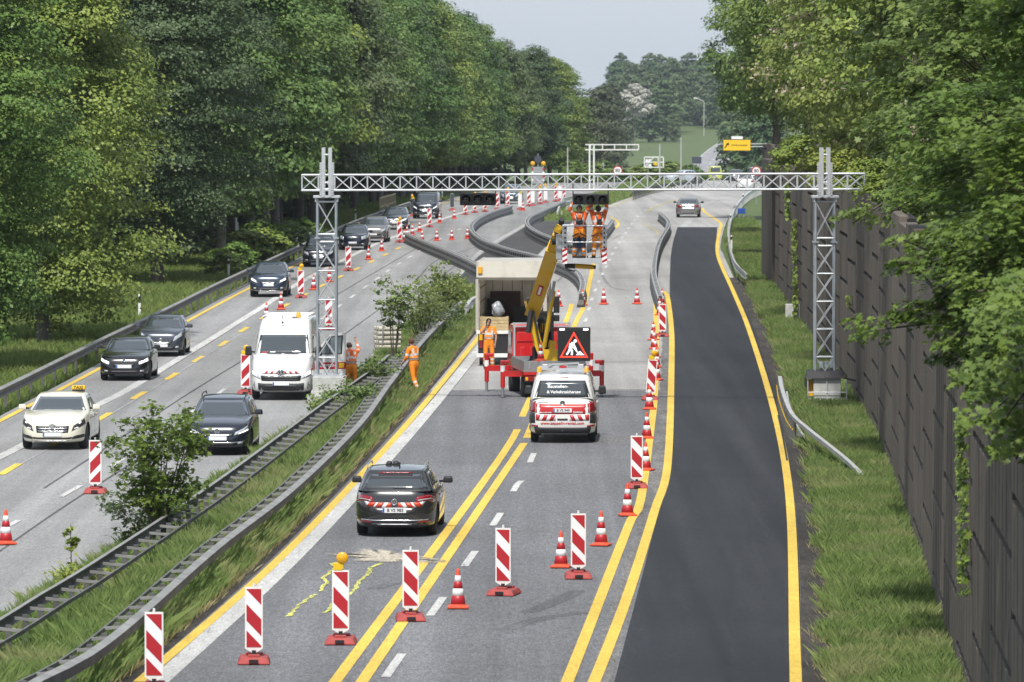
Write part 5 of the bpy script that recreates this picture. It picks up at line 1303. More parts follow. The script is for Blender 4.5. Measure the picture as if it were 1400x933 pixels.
c = car('people_carrier', 'big dark people carrier with chrome grille between two dark-backed beacons', 'car', paint('graphite', (0.022, 0.027, 0.044), .4, .25), GQ, L=5.1, W=1.93, H=1.91, zb=.24, hood=1.06, cowl=1.20, belt=1.15, tail=1.2, nose=.82, yfb=1.42, yft=.65, yrb=-2.44, yrt=-2.25, wt=.82, r=.35, rails=True,
   front=face(lamp=((.56, .62), (.93, .72), (.91, .86), (.60, .72)), grille=((-.48, .56), (.48, .56), (.50, .76), (-.50, .76)), bars=2, logo='star', lr=.10, lz=.80, plate_z=.56, drl=(((.62, .66), (.88, .73), (.88, .77), (.64, .70)),), chrome_line=((-.7, .06), (.7, .06), (.7, .09), (-.7, .09))))
put_to(c, 582, 299)
c = car('estate_car', 'blue grey car half hidden behind the far beacons', 'car', paint('petrol', (0.05, 0.07, 0.085), .4, .25), GQ, L=4.6, W=1.82, H=1.6, hood=.95, cowl=1.08, belt=1.05, r=.33, front=face(logo='s'))
put_to(c, 698, 279)

# white van with open driver door
M_VANW = paint('white', (0.74, 0.74, 0.72), 0, .32)
def crafter_front(h):
    add, S, G = h['add'], h['S'], h['G']
    face(lamp=((.62, .50), (.97, .53), (.96, .76), (.70, .64)), grille=((-.60, .44), (.60, .44), (.64, .62), (-.64, .62)), bars=2, barm=M_DARKP, logo='vw', lr=.115, lz=.86, plate_z=.52, intake=((-.90, .18), (.90, .18), (.86, .26), (-.86, .26)), fogs=False, grm=M_BLACK, brow=((-.6, .625), (.6, .625), (.6, .64), (-.6, .64)))(h)
    add(S, 'bumper', 'f', [(-.985, .02), (.985, .02), (.985, .34), (-.985, .34)], M_DARKP, .005, .04, 14, 4)
    add(S, 'bumper_slot', 'f', [(-.70, .05), (.70, .05), (.74, .12), (-.74, .12)], M_BLACKM, .009, .02, 8, 2)
    for s in (-1, 1):
        add(S, 'headlight_lens', 'f', mir(s, [(.74, .56), (.90, .58), (.89, .70), (.77, .65)]), M_HLON, .014, .01, 3, 3)
        a, b = (-.58, -.06) if s < 0 else (.06, .58)
        add(S, 'warning_strip', 'f', [(a, .70), (b, .70), (b, .78), (a, .78)], M_SIGNW, .006, .012, 6, 1)
        for k in range(3):
            x = a + (b-a)*(k+.2)/3; add(S, 'red_stripe', 'f', [(x, .702), (x+.08, .702), (x+.08-s*.05, .778), (x-s*.05, .778)], M_SIGNR, .009, .012, 2, 1)
van = car('delivery_van', 'white high-roof van with its driver door open behind the left gantry tower', 'van', M_VANW, None, L=5.99, W=2.04, H=2.58, zb=.26, nose=1.04, hood=1.24, cowl=1.42, belt=1.40, tail=1.40, n=7, gn=9, yfb=2.10, yft=1.05, yrb=-2.95, yrt=-2.88, wb=.93, wt=.80, r=.345, fax=.95, rax=1.2, wheel='van', shoulder=.95,
   wins=(.05, .58), swins=(.08, .55), rear_wins=(.06, .5), sw=((.55, .82),), mcol=M_BLACK, mz=1.52, mh=.30, seams=(.05, .38, .75), handles=(.33,), front=crafter_front)
h = van[1]
q = MB()
for k in range(9): q.bar((-.72, .75-k*.36, 2.60), (.72, .75-k*.36, 2.60), .03, .025, M_WPL)
for s in (-1, 1): q.bar((s*.72, .9, 2.585), (s*.72, -2.4, 2.585), .03, .035, M_WPL)
q.build('roof_rack', M_WPL, van[0])
q = MB(); q.lathe([(.09, 0), (.09, .03), (.07, .05), (.07, .14), (.04, .17), (.001, .175)], M_AMBER, 16, (-.42, .95, 2.555)); q.box((-.34, .97, 2.56), (.22, .12, .03), M_BLACK); q.build('beacon_lamp', M_AMBER, van[0])
q = MB(); q.tube((.06, 1.32, 2.42), (.06, 1.28, 2.66), .008, M_BLACK, 6); q.sphere((.06, 1.33, 2.40), .035, M_BLACK, 8); q.build('aerial', M_BLACK, van[0])
q = MB(); 
for (u, t, w_, m) in ((-.45, .10, .28, M_PLATE), (.35, .09, .18, M_SIGNW), (.62, .085, .22, M_SIGNR)): q.add(*h['G'].patch('f', [(u-w_/2, t-.012), (u+w_/2, t-.012), (u+w_/2, t+.014), (u-w_/2, t+.014)], .008, .01, 2, 1), m)
q.build('dashboard_papers', None, van[0])
def door():
    d = empty('open_door', (-.98, 1.62, 0)); d.parent = van[0]; d.rotation_euler = (0, 0, R(-66))      # hinged at its front edge, swung out on the driver's side
    q = MB(); prof = [(0, .48), (-1.02, .48), (-1.06, 1.35), (-1.04, 2.02), (-.92, 2.08), (-.52, 2.02), (0.0, 1.42)]
    q.prism([(y, z) for y, z in prof], .07, M_VANW, Matrix.Rotation(R(90), 4, 'Z') @ Matrix.Scale(1, 4)); q.build('panel', M_VANW, d)
    gl = [(-.10, 1.42), (-.86, 1.42), (-.90, 1.96), (-.52, 1.93)]
    M_DG = mat('door_glass', (0.20, 0.24, 0.25), 0.05, 0, 0.05, 3, spec=.9)
    MB().prism([(y*1.0, z) for y, z in [(-.06, 1.39), (-.91, 1.39), (-.95, 2.00), (-.50, 1.97)]], .078, M_BLACK, Matrix.Translation((.004, 0, 0)) @ Matrix.Rotation(R(90), 4, 'Z')).build('window_frame', M_BLACK, d)
    MB().prism(gl, .086, M_DG, Matrix.Translation((.008, 0, 0)) @ Matrix.Rotation(R(90), 4, 'Z')).build('door_window', M_DG, d)
    MB().prism([(-.48, 1.41), (-.51, 1.41), (-.51, 1.94), (-.48, 1.94)], .092, M_BLACK, Matrix.Translation((.011, 0, 0)) @ Matrix.Rotation(R(90), 4, 'Z')).build('window_bar', M_BLACK, d)
    MB().prism([(-.02, .92), (-1.05, .92), (-1.05, 1.14), (-.02, 1.14)], .078, M_SIGNR, Matrix.Translation((.004, 0, 0)) @ Matrix.Rotation(R(90), 4, 'Z')).build('red_band', M_SIGNR, d)
    MB().prism([(-.02, .48), (-1.03, .48), (-1.03, .66), (-.02, .66)], .078, M_DARKP, Matrix.Translation((.004, 0, 0)) @ Matrix.Rotation(R(90), 4, 'Z')).build('lower_trim', M_DARKP, d)
    t = text('ZEPPELIN', .13, M_SIGNW, d, (-.078, -.42, 1.03), (R(90), 0, R(-90)), bold=True)
    MB().prism([(-.80, .96), (-.98, .96), (-.98, 1.11), (-.80, 1.11)], .086, M_SIGNY, Matrix.Translation((.008, 0, 0)) @ Matrix.Rotation(R(90), 4, 'Z')).build('yellow_mark', M_SIGNY, d)
door()
put_to(van, 387, 546)

# dark estate car with warning stripes, seen from behind
def passat_rear(h):
    add, S, root = h['add'], h['S'], h['root']
    for s in (-1, 1):
        add(S, 'tail_light', 'r', mir(s, [(.50, .735), (.95, .69), (.95, .88), (.54, .85)]), M_TAIL, .009, .03, 7, 3)
        add(S, 'light_strip', 'r', mir(s, [(.56, .755), (.93, .75), (.93, .77), (.56, .775)]), M_HLIGHT, .013, .01, 5, 1)
        add(S, 'reflector', 'r', mir(s, [(.55, .145), (.85, .15), (.85, .185), (.55, .18)]), M_TAIL, .012, .02, 5, 1)
        a = 0.09*s
        add(S, 'warning_strip', 'r', mir(s, [(.08, .60), (.66, .60), (.76, .735), (.08, .735)]), M_SIGNW, .007, .012, 8, 2)
        for x in (.08, .32, .52):
            qd = [(x+.0, .603), (x+.15, .603), (x+.07 if x > .1 else x+.06, .732), (x-.08 if x > .1 else x+.0, .732)]
            add(S, 'red_stripe', 'r', mir(s, qd), M_REDO, .010, .012, 3, 2)
    add(S, 'tailgate_shadow_gap', 'r', [(-.62, .42), (.62, .42), (.62, .425), (-.62, .425)], M_BLACKM, .004, .01, 8, 1)
    add(S, 'plate_recess', 'r', [(-.38, .40), (.38, .40), (.58, .595), (-.58, .595)], paint('gunmetal_pale', (0.10, 0.10, 0.105), .6, .3), .004, .012, 8, 2)
    add(S, 'chrome_trim', 'r', [(-.93, .205), (.93, .205), (.94, .235), (-.94, .235)], M_CHR, .012, .02, 12, 1)
    add(S, 'bumper', 'r', [(-.88, .02), (.88, .02), (.92, .135), (-.92, .135)], M_DARKP, .007, .03, 10, 2)
    add(S, 'exhaust_trim', 'r', [(-.42, .085), (.42, .085), (.42, .115), (-.42, .115)], M_RIM, .014, .02, 8, 1)
    h['plate']('r', 'B VS 983', .585); h['badge']('r', 'vw', .765, .068)
    q = MB()
    q.add(*h['G'].patch('r', [(-.05, .125), (.30, .125), (.30, .15), (-.05, .15)], .018, .014, 4, 1), M_BLACKM); q.build('rear_wiper', M_BLACKM, root)
    add(h['G'], 'brake_light', 'r', [(-.55, .885), (.55, .885), (.55, .925), (-.55, .925)], M_TAIL, .012, .02, 8, 1)
    q = MB(); 
    for s in (-1, 1): q.lathe([(.07, 0), (.07, .02), (.06, .06), (.035, .08), (.001, .085)], M_BLACK, 14, (-.12+s*.075, -1.05, 1.50))
    q.box((-.12, -1.05, 1.505), (.30, .14, .03), M_BLACK); q.build('roof_lamp', M_BLACK, root)
    MB().box((.05, -1.30, 1.53), (.03, .14, .08), M_BLACK, None, .012).build('aerial', M_BLACK, root)
M_REDO = mat('red_orange_sheeting', (0.50, 0.045, 0.012), 0.4, 0, 0.04, 5)
p_ = car('estate_car', 'dark brown estate car with red and white rear stripes on the right carriageway', 'car', paint('anthracite', (0.040, 0.040, 0.043), .45, .22), None, L=4.77, W=1.83, H=1.50, r=.335, hood=.85, cowl=.98, belt=.98, tail=1.03, yfb=.80, yft=.02, yrb=-2.28, yrt=-1.88, wt=.72, rails=True, rax=.98,
   rear=passat_rear, front=face(), mcol=M_BLACK, rear_wins=(.10, .84))
put_away(p_, 543, 731)
# far saloon driving away beside the fresh asphalt
def far_rear(h):
    add, S = h['add'], h['S']
    for s in (-1, 1): add(S, 'tail_light', 'r', mir(s, [(.50, .70), (.95, .66), (.95, .90), (.54, .86)]), M_TAIL, .008, .03, 6, 3); add(S, 'reflector', 'r', mir(s, [(.70, .30), (.86, .30), (.86, .40), (.70, .40)]), M_TAIL, .01, .02, 3, 1)
    add(S, 'trunk_lid', 'r', [(-.60, .50), (.60, .50), (.60, .72), (-.60, .72)], M_RIM, .005, .01, 8, 2); h['plate']('r', None, .78); add(S, 'bumper', 'r', [(-.80, .02), (.80, .02), (.84, .22), (-.84, .22)], M_BLACK, .007, .03, 8, 2)
    add(S, 'chrome_trim', 'r', [(-.75, .0), (.75, .0), (.75, .05), (-.75, .05)], M_CHR, .014, .02, 8, 1)
c = car('saloon_car', 'grey saloon driving away on the concrete lane just before the fresh asphalt', 'car', paint('silver_grey', (0.27, 0.27, 0.26), .6, .28), None, L=4.7, W=1.84, H=1.45, yrb=-1.75, yrt=-1.15, tail=1.0, r=.33, rear=far_rear, mcol=M_BLACK, rear_wins=(.10, .88))
put_away(c, 941, 297.5)
# far vehicles beyond the gantry
c = car('pickup', 'white pickup seen from behind beyond the right end of the gantry', 'van', paint('white2', (0.7, 0.7, 0.7), 0, .35), None, L=4.9, W=1.9, H=1.75, hood=1.0, cowl=1.1, belt=1.1, tail=1.1, yrb=-.9, yrt=-.5, r=.35, mcol=M_BLACK)
place(c[0], 1019, 260.5, .045, 1.6, 'away')
c = car('saloon_car', 'far dark car in front of the white pickup at the end of the wall', 'car', paint('dark3', (0.03, 0.03, 0.035), .3, .3), None, L=4.5, W=1.8, H=1.6, r=.33); place(c[0], 1006, 250.5, .045, 1.5, 'away')
c = car('people_carrier', 'far dark van beside the white pickup at the end of the wall', 'car', paint('dark4', (0.05, 0.055, 0.065), .3, .3), None, L=4.8, W=1.9, H=1.9, hood=1.05, cowl=1.15, belt=1.1, yrb=-2.3, yrt=-2.2, r=.33); place(c[0], 1031, 251.0, .045, 1.5, 'away')
c = car('delivery_van', 'far yellow green van seen through the gantry left of the pickup', 'van', paint('lime', (0.50, 0.55, 0.10), 0, .35), None, L=4.9, W=1.9, H=1.9, hood=1.05, cowl=1.15, belt=1.1, yrb=-2.3, yrt=-2.2, r=.33); place(c[0], 978, 247, .04, 1.5, 'away')
c = car('estate_car', 'far pale blue white car seen through the gantry in the median', 'car', paint('pale', (0.55, 0.6, 0.66), .2, .3), None, L=4.5, W=1.8, H=1.5, r=.33); place(c[0], 931, 250, .9, 0, 'to')

# white van with the lit warning sign, seen from behind
M_LEDR = mat('lit_red_dots', (0.5, 0.02, 0.01), 0.4, 0, 0.02, 5, emit=(1, .09, .05), estr=0.85)
M_LEDW = mat('lit_white_dots', (0.7, 0.7, 0.75), 0.4, 0, 0.02, 5, emit=(.85, .85, 1), estr=0.75)
M_REDB = mat('red_vinyl', (0.48, 0.018, 0.020), 0.35, 0, 0.04, 5, coat=.3)
def t6_rear(h):
    add, S, G, root = h['add'], h['S'], h['G'], h['root']
    for s in (-1, 1):
        add(S, 'tail_light', 'r', mir(s, [(.80, .60), (.985, .58), (.985, .90), (.80, .90)]), M_TAIL, .008, .03, 5, 4)
        add(S, 'corner_panel', 'r', mir(s, [(.80, .30), (.985, .29), (.985, .57), (.80, .59)]), M_DARKP, .005, .03, 5, 3)
        add(S, 'reflector', 'r', mir(s, [(.72, .20), (.95, .20), (.95, .25), (.72, .25)]), M_TAIL, .022, .02, 5, 1)
        add(S, 'warning_strip', 'r', mir(s, [(.20, .385), (.78, .385), (.78, .56), (.20, .56)]), M_SIGNW, .006, .012, 6, 2)
        for x in (.28, .50, .72):
            qd = [(x, .388), (min(x+.12, .775), .388), (min(x+.04, .775), .557), (x-.10+.02, .557)]
            if x > .7: qd = [(.70, .388), (.775, .388), (.775, .557), (.64, .557)]
            if s < 0: qd = [(a_, t_) for a_, t_ in qd]
            add(S, 'red_stripe', 'r', mir(s, qd), M_SIGNR, .009, .012, 3, 2)
        # amber beacons on the roof corners
        q = MB(); q.lathe([(.07, 0), (.07, .02), (.06, .03), (.06, .13), (.03, .16), (.001, .165)], M_AMBER, 14, (s*.66, -2.02, 1.95)); q.build('beacon_lamp', M_AMBER, root)
    add(S, 'red_band', 'r', [(-.79, .585), (.79, .585), (.79, .84), (-.79, .84)], M_REDB, .005, .012, 10, 3)
    add(S, 'yellow_mark', 'r', [(.66, .605), (.77, .605), (.77, .68), (.66, .68)], M_SIGNY, .010, .012, 2, 2)
    add(S, 'bumper', 'r', [(-.985, .02), (.985, .02), (.985, .19), (-.985, .19)], M_DARKP, .020, .05, 12, 3)
    add(S, 'tailgate_handle', 'r', [(-.15, .405), (.15, .405), (.15, .455), (-.15, .455)], M_BLACK, .016, .02, 3, 1)
    add(G, 'window_surround', 'r', [(-.955, .03), (.955, .03), (.93, .79), (-.93, .79)], M_BLACK, .004, .012, 12, 5)
    add(G, 'brake_light', 'r', [(-.20, .90), (.20, .90), (.20, .925), (-.20, .925)], M_TAIL, .012, .02, 5, 1)
    q = MB(); q.add(*G.patch('r', [(-.02, .055), (.40, .055), (.40, .085), (-.02, .085)], .020, .012, 4, 1), M_BLACKM); q.build('rear_wiper', M_BLACKM, root)
    h['plate']('r', 'B VS 949', .91); h['badge']('r', 'vw', 1.12, .075)
    def onrear(sh, s, size, m, u, t, off, kind='r', **k):
        P = (h['cab_pt'] if sh == 'G' else h['body_pt'])('r', u, t); e = .02; P2 = (h['cab_pt'] if sh == 'G' else h['body_pt'])('r', u, t+e); d = (P2-P).normalized(); pitch = math.atan2(d.z, d.y)
        n = Vector((0, -d.z, d.y)); text(s, size, m, root, P + n*off, (pitch, 0, 0), **k)
    onrear('G', 'Baustellen-', .130, M_SIGNW, -.50, .52, .034, align='LEFT', bold=True); root.children[-1].location.x = -.62
    onrear('G', '& Verkehrssicherung', .118, M_SIGNW, -.50, .27, .034, align='LEFT', bold=True, spacing=.95); root.children[-1].location.x = -.62
    onrear('S', 'www.zeppelin-rental.com', .118, M_REDB, 0, .315, .008, bold=True)
    onrear('S', 'TRANSPORTER', .045, M_TXT, -.6, .885, .012); onrear('S', 'Miete und mehr', .055, M_SIGNW, -.50, .63, .014, bold=True); onrear('S', 'ZEPPELIN', .065, M_SIGNW, .45, .63, .014, bold=True)
    # tow bar, roof frame and lit sign board
    MB().tube((0, -2.42, .33), (0, -2.56, .36), .03, M_BLACK, 8).build('tow_bar', M_BLACK, root)
    q = MB()
    for x in (-.62, .62): q.bar((x, -.2, 2.0), (x, -2.0, 2.0), .06, .05, M_ALU)
    for y in (-.4, -1.0, -1.5, -1.9): q.bar((-.7, y, 2.04), (.7, y, 2.04), .06, .05, M_ALU)
    for x in (-.5, .05, .5): q.box((x, -1.7, 2.10), (.16, .22, .14), M_ALU, None, .02)
    for x in (-.42, .42): q.bar((x, -1.8, 2.08), (x+.2, -1.2, 2.14), .05, .05, M_ALU)
    q.bar((-.4, -1.85, 2.16), (.45, -1.75, 2.20), .05, .05, M_ALU); q.box((.0, -1.8, 2.08), (.2, .1, .09), M_REDB); q.build('roof_frame', M_ALU, root)
    sg = empty('sign_board', (.30, -1.45, 2.24)); sg.parent = root
    Wd, Hh = .92, .95
    MB().box((0, .04, Hh/2), (Wd, .12, Hh), M_BLACK, None, .02).build('board', M_BLACK, sg)
    MB().box((0, -.022, Hh*.47), (Wd*.92, .008, Hh*.86), M_BLACKM).build('display', M_BLACKM, sg)
    for s in (-1, 1): MB().box((s*Wd*.36, -.03, Hh*.935), (.14, .03, .055), M_HLON, None, .01).build('flash_lamp', M_HLON, sg)
    tri = MB(); pts = [(-.38, .11), (.38, .11), (0, .80)]
    for i in range(3):
        a, b = Vector((pts[i][0], 0, pts[i][1])), Vector((pts[(i+1) % 3][0], 0, pts[(i+1) % 3][1])); n = 17
        for k in range(n):
            c_ = a.lerp(b, k/n)
            for r_ in (0, 1):
                ctr = Vector((0, 0, .34)); cc = c_.lerp(ctr, .075*r_); tri.lathe([(.021, 0), (.016, .012), (.001, .014)], M_LEDR, 7, (cc.x, -.027, cc.z), Matrix.Rotation(R(90), 3, 'X'), False)
    tri.build('red_triangle', M_LEDR, sg)
    fg = MB(); Y = -.032
    def limb(a, b, w0): fg.bar((a[0], Y, a[1]), (b[0], Y, b[1]), w0, .008, M_LEDW, (0, 1, 0))
    fg.lathe([(.045, 0), (.001, .004)], M_LEDW, 14, (.035, Y, .565), Matrix.Rotation(R(90), 3, 'X'))
    limb((-.07, .50), (.02, .50), .07); limb((-.07, .50), (-.10, .36), .10); limb((-.10, .36), (-.05, .28), .06); limb((-.05, .28), (-.06, .17), .055); limb((-.11, .35), (-.15, .26), .06); limb((-.15, .26), (-.21, .18), .05)
    limb((-.02, .49), (.05, .36), .045); limb((-.03, .40), (.12, .22), .028); limb((.05, .36), (.08, .27), .04)
    fg.prism([(.05, .17), (.30, .17), (.24, .22), (.18, .28), (.13, .27), (.09, .21)], .008, M_LEDW, Matrix.Translation((0, Y-.002, 0)))
    fg.build('lit_worker_symbol', M_LEDW, sg)
t6 = car('maintenance_van', 'white van with red rear band carrying a lit road works sign on its roof', 'van', M_VANW, None, L=4.9, W=1.90, H=1.95, zb=.26, nose=.9, hood=1.08, cowl=1.2, belt=1.19, tail=1.29, n=8, gn=10, yfb=1.75, yft=.85, yrb=-2.36, yrt=-2.16, wb=.955, wt=.80, r=.33, rax=1.0, wheel='van', shoulder=.955,
   rear_wins=(.05, .77), swins=(.08, .80), mcol=M_BLACK, mz=1.30, mh=.24, rear=t6_rear)
put_away(t6, 770, 604)
# ------------------------------------------------------------------ open box truck
M_BOXW = mat('truck_white', (0.47, 0.45, 0.39), 0.5, 0, 0.08, 1.5, dirt=((0.31, 0.29, 0.25), 0.5, 1.5, 0.8))
M_BOXI = mat('truck_interior', (0.62, 0.59, 0.54), 0.8, 0, 0.12, 2.0, dirt=((0.42, 0.39, 0.35), 0.5, 1.5, 0.8))
M_BROWN = mat('brown_cabinet', (0.05, 0.022, 0.018), 0.7, 0, 0.15, 2)
M_WOOD = mat('pale_wood', (0.48, 0.37, 0.20), 0.75, 0, 0.2, 6)
M_FLOOR = mat('truck_floor', (0.30, 0.24, 0.17), 0.85, 0, 0.2, 3)
TD = 209.0
M_GRP = mat('translucent_roof_sheet', (0.75, 0.74, 0.70), 0.6, 0, 0.06, 2.0)  # roof made translucent to bring added daylight into the dim load space
_t = M_GRP.node_tree; _tr = _t.nodes.new('ShaderNodeBsdfTranslucent'); _tr.inputs['Color'].default_value = (.85, .83, .78, 1); _ms = _t.nodes.new('ShaderNodeMixShader'); _ms.inputs[0].default_value = .55
_t.links.new(_t.nodes['Principled BSDF'].outputs[0], _ms.inputs[1]); _t.links.new(_tr.outputs[0], _ms.inputs[2]); _t.links.new(_ms.outputs[0], _t.nodes['Material Output'].inputs['Surface'])
def box_truck():
    c = at(699, 470, TD); h = .036
    root = empty('box_truck', (c.x, TD, zr(TD)+.01), -h, 'white box truck with its open rear facing the camera', 'truck')
    w, zf, zo, zt, L = 1.245, 1.25, 3.06, 3.72, 6.2
    q = MB()
    for s in (-1, 1): q.box((s*(w-.035), L/2, (zf+zt)/2), (.07, L, zt-zf), M_BOXW); 
    MB().box((0, L/2+.2, zt-.03), (2*w-.15, L-.45, .03), M_GRP).build('roof_sheet', M_GRP, root); q.box((0, L-.03, (zf+zt)/2), (2*w-.15, .06, zt-zf-.07), M_BOXW); q.build('box_body', M_BOXW, root)
    q = MB()
    for s in (-1, 1): q.box((s*(w-.085), L/2-.1, (zf+zo)/2+.2), (.025, L-.3, zo-zf+.5), M_BOXI); 
    q.box((0, L-.09, (zf+zo)/2+.2), (2*w-.2, .03, zo-zf+.5), M_BOXI)
    for s in (-1, 1):
        for k in range(3): q.box((s*(w-.105), L/2-.1, zf+.5+k*.5), (.02, L-.4, .06), M_FLOOR)
    for k in range(6): q.box((-.9+.36*k, L-.115, zf+1.0), (.03, .02, 2.0), M_FLOOR)
    q.build('interior_lining', M_BOXI, root)
    MB().box((0, L/2-.05, zf-.04), (2*w-.14, L-.1, .08), M_FLOOR).build('load_floor', M_FLOOR, root)
    q = MB(); V = [(-w+.0, -.02, zo), (w, -.02, zo), (w, -.10, zo+.10), (w, .06, zt+.02), (-w, .06, zt+.02), (-w, -.10, zo+.10), (-w, .4, zo), (w, .4, zo), (w, .4, zt+.02), (-w, .4, zt+.02)]
    q.add(V, [(0, 1, 2, 5), (5, 2, 3, 4), (4, 3, 8, 9), (6, 7, 1, 0), (1, 7, 8, 3, 2), (6, 0, 5, 4, 9)], M_BOXW); hd = q.build('rear_header', M_BOXW, root)
    MB().bar((-w+.03, .038, zt-.17), (w-.03, .038, zt-.17), .05, .05, mat('yellow_seal', (0.50, 0.40, 0.10), .6)).build('seal_strip', None, hd)
    MB().box((-w+.14, -.06, zt-.30), (.16, .16, .26), M_AMBER, None, .03).build('marker_lamp', M_AMBER, root)
    q = MB()
    for s in (-1, 1): q.box((s*(w-.02), -.02, (zf+zo)/2), (.10, .09, zo-zf+.06), M_BOXW, None, .01)
    q.build('door_frame', M_BOXW, root)
    q = MB(); q.box((-.42, L-.5, zf+.62), (1.1, .55, 1.24), M_BROWN, None, .01); q.box((-.75, L-1.4, zf+.50), (.6, .5, 1.0), M_BLACKM, None, .01); q.box((.15, L-1.0, zf+.35), (.5, .4, .7), M_DARKP); q.build('cabinet', None, root)
    q = MB(); q.box((0, -.04, zf-.05), (2*w, .10, .12), M_WPL, None, .01); q.build('load_sill', M_WPL, root)
    q = MB(); q.box((0, .03, .78), (2*w-.12, .12, .72), M_BLACK, None, .01); q.box((0, L/2, .85), (1.6, L, .5), M_BLACKM); q.build('rear_panel', M_BLACK, root)
    q = MB(); q.box((.25, -.045, .76), (.66, .03, .56), M_BLACKM, None, .01); q.box((.25, -.065, .66), (.5, .02, .05), M_DARKP); q.build('step_recess', M_BLACKM, root)
    text('MAN', .10, M_SIGNW, root, (.20, -.08, .60), (R(90), 0, 0), bold=True)
    q = MB(); q.box((-w+.42, -.045, .85), (.30, .02, .40), M_PLATE); q.box((-w+.30, -.057, .85), (.05, .004, .38), M_PLBL); q.build('number_plate', M_PLATE, root)
    for s in (-1, 1): q = MB(); q.box((s*(w-.16), -.05, 1.02), (.12, .05, .22), M_AMBER, None, .01); q.box((s*(w-.16), -.05, .76), (.12, .05, .26), M_TAIL, None, .01); q.build('tail_light', None, root)
    q = MB(); q.box((0, -.12, .37), (2*w, .16, .14), M_WPL, None, .02); q.build('underrun_bar', M_WPL, root)
    q = MB()
    for s in (-1, 1): q.box((s*(w-.30), .35, .22), (.42, .03, .40), M_BLACK); q.box((s*(w-.30), .33, .24), (.38, .012, .12), M_TAIL)
    q.build('mudguards', None, root)
    for s in (-1, 1):
        for y in (1.9, 7.4):
            q = MB(); q.lathe([(.25, -.14), (.46, -.14), (.48, -.10), (.48, .10), (.46, .14), (.25, .14)], M_RUB, 24, (s*(w-.2), y, .48), Matrix.Rotation(R(90), 3, 'Y')); q.lathe([(.26, .08), (.001, .09)], M_RIMD, 18, (s*(w-.2), y, .48), Matrix.Rotation(R(90 if s > 0 else -90), 3, 'Y')); q.build('wheel', None, root)
    q = MB(); q.box((0, 7.4, 1.55), (2.3, 1.8, 1.9), M_BOXW, None, .15, (.92, .85)); cab = q.build('cab', M_BOXW, root)
    q = MB()
    for s in (-1, 1): q.box((s*1.42, 7.0, 1.95), (.22, .14, .62), M_BLACK, None, .03); q.box((s*1.42, 7.0, 1.45), (.22, .14, .24), M_BLACK, None, .03); q.bar((s*1.1, 7.1, 1.9), (s*1.42, 7.0, 1.9), .05, .05, M_BLACK)
    q.build('wing_mirror', M_BLACK, root)
    q = MB(); q.box((w+.003, 2.0, 2.5), (.008, 1.6, .6), M_REDB); q.build('side_lettering', M_REDB, root)
    # wooden crate and wrapped bundle on the load floor
    p = root.matrix_basis @ Vector((-.62, .40, zf))
    cr = empty('wooden_crate', p, -h, 'pale wooden crate on the floor of the box truck', 'crate'); q = MB()
    for z in (.07, .19, .31, .43): 
        q.box((0, -.27, z), (1.02, .03, .105), M_WOOD); q.box((0, .27, z), (1.02, .03, .105), M_WOOD)
        for s in (-1, 1): q.box((s*.50, 0, z), (.03, .50, .105), M_WOOD)
    for sx in (-1, 1):
        for sy in (-1, 1): q.box((sx*.46, sy*.235, .25), (.06, .04, .5), M_WOOD)
    q.box((0, 0, .03), (.98, .5, .03), M_WOOD); q.build('slats', M_WOOD, cr)
    M_BAG = mat('silver_bag', (0.36, 0.38, 0.42), 0.35, 0.2, 0.25, 9, dirt=((0.10, 0.11, 0.13), .55, 9, .8)); bm = bmesh.new(); bmesh.ops.create_icosphere(bm, subdivisions=3, radius=.26)
    rr = random.Random(4)
    for v in bm.verts:
        v.co.x *= .95; v.co.z = (v.co.z+.26)*(1.15); k = 1 + .16*math.sin(v.co.x*23+v.co.z*13) + rr.uniform(-.05, .05); v.co.x *= k*(1 - .55*max(0, v.co.z-.2)); v.co.y *= k*.8*(1 - .5*max(0, v.co.z-.2))
    me = bpy.data.meshes.new('wrapped_bundle'); bm.to_mesh(me); bm.free(); me.materials.append(M_BAG); o = link('wrapped_bundle', me); o.location = p + Vector((.12, .05, .45)); tag(o, 'silver grey plastic bag lying on the wooden crate in the truck', 'bag')
box_truck()

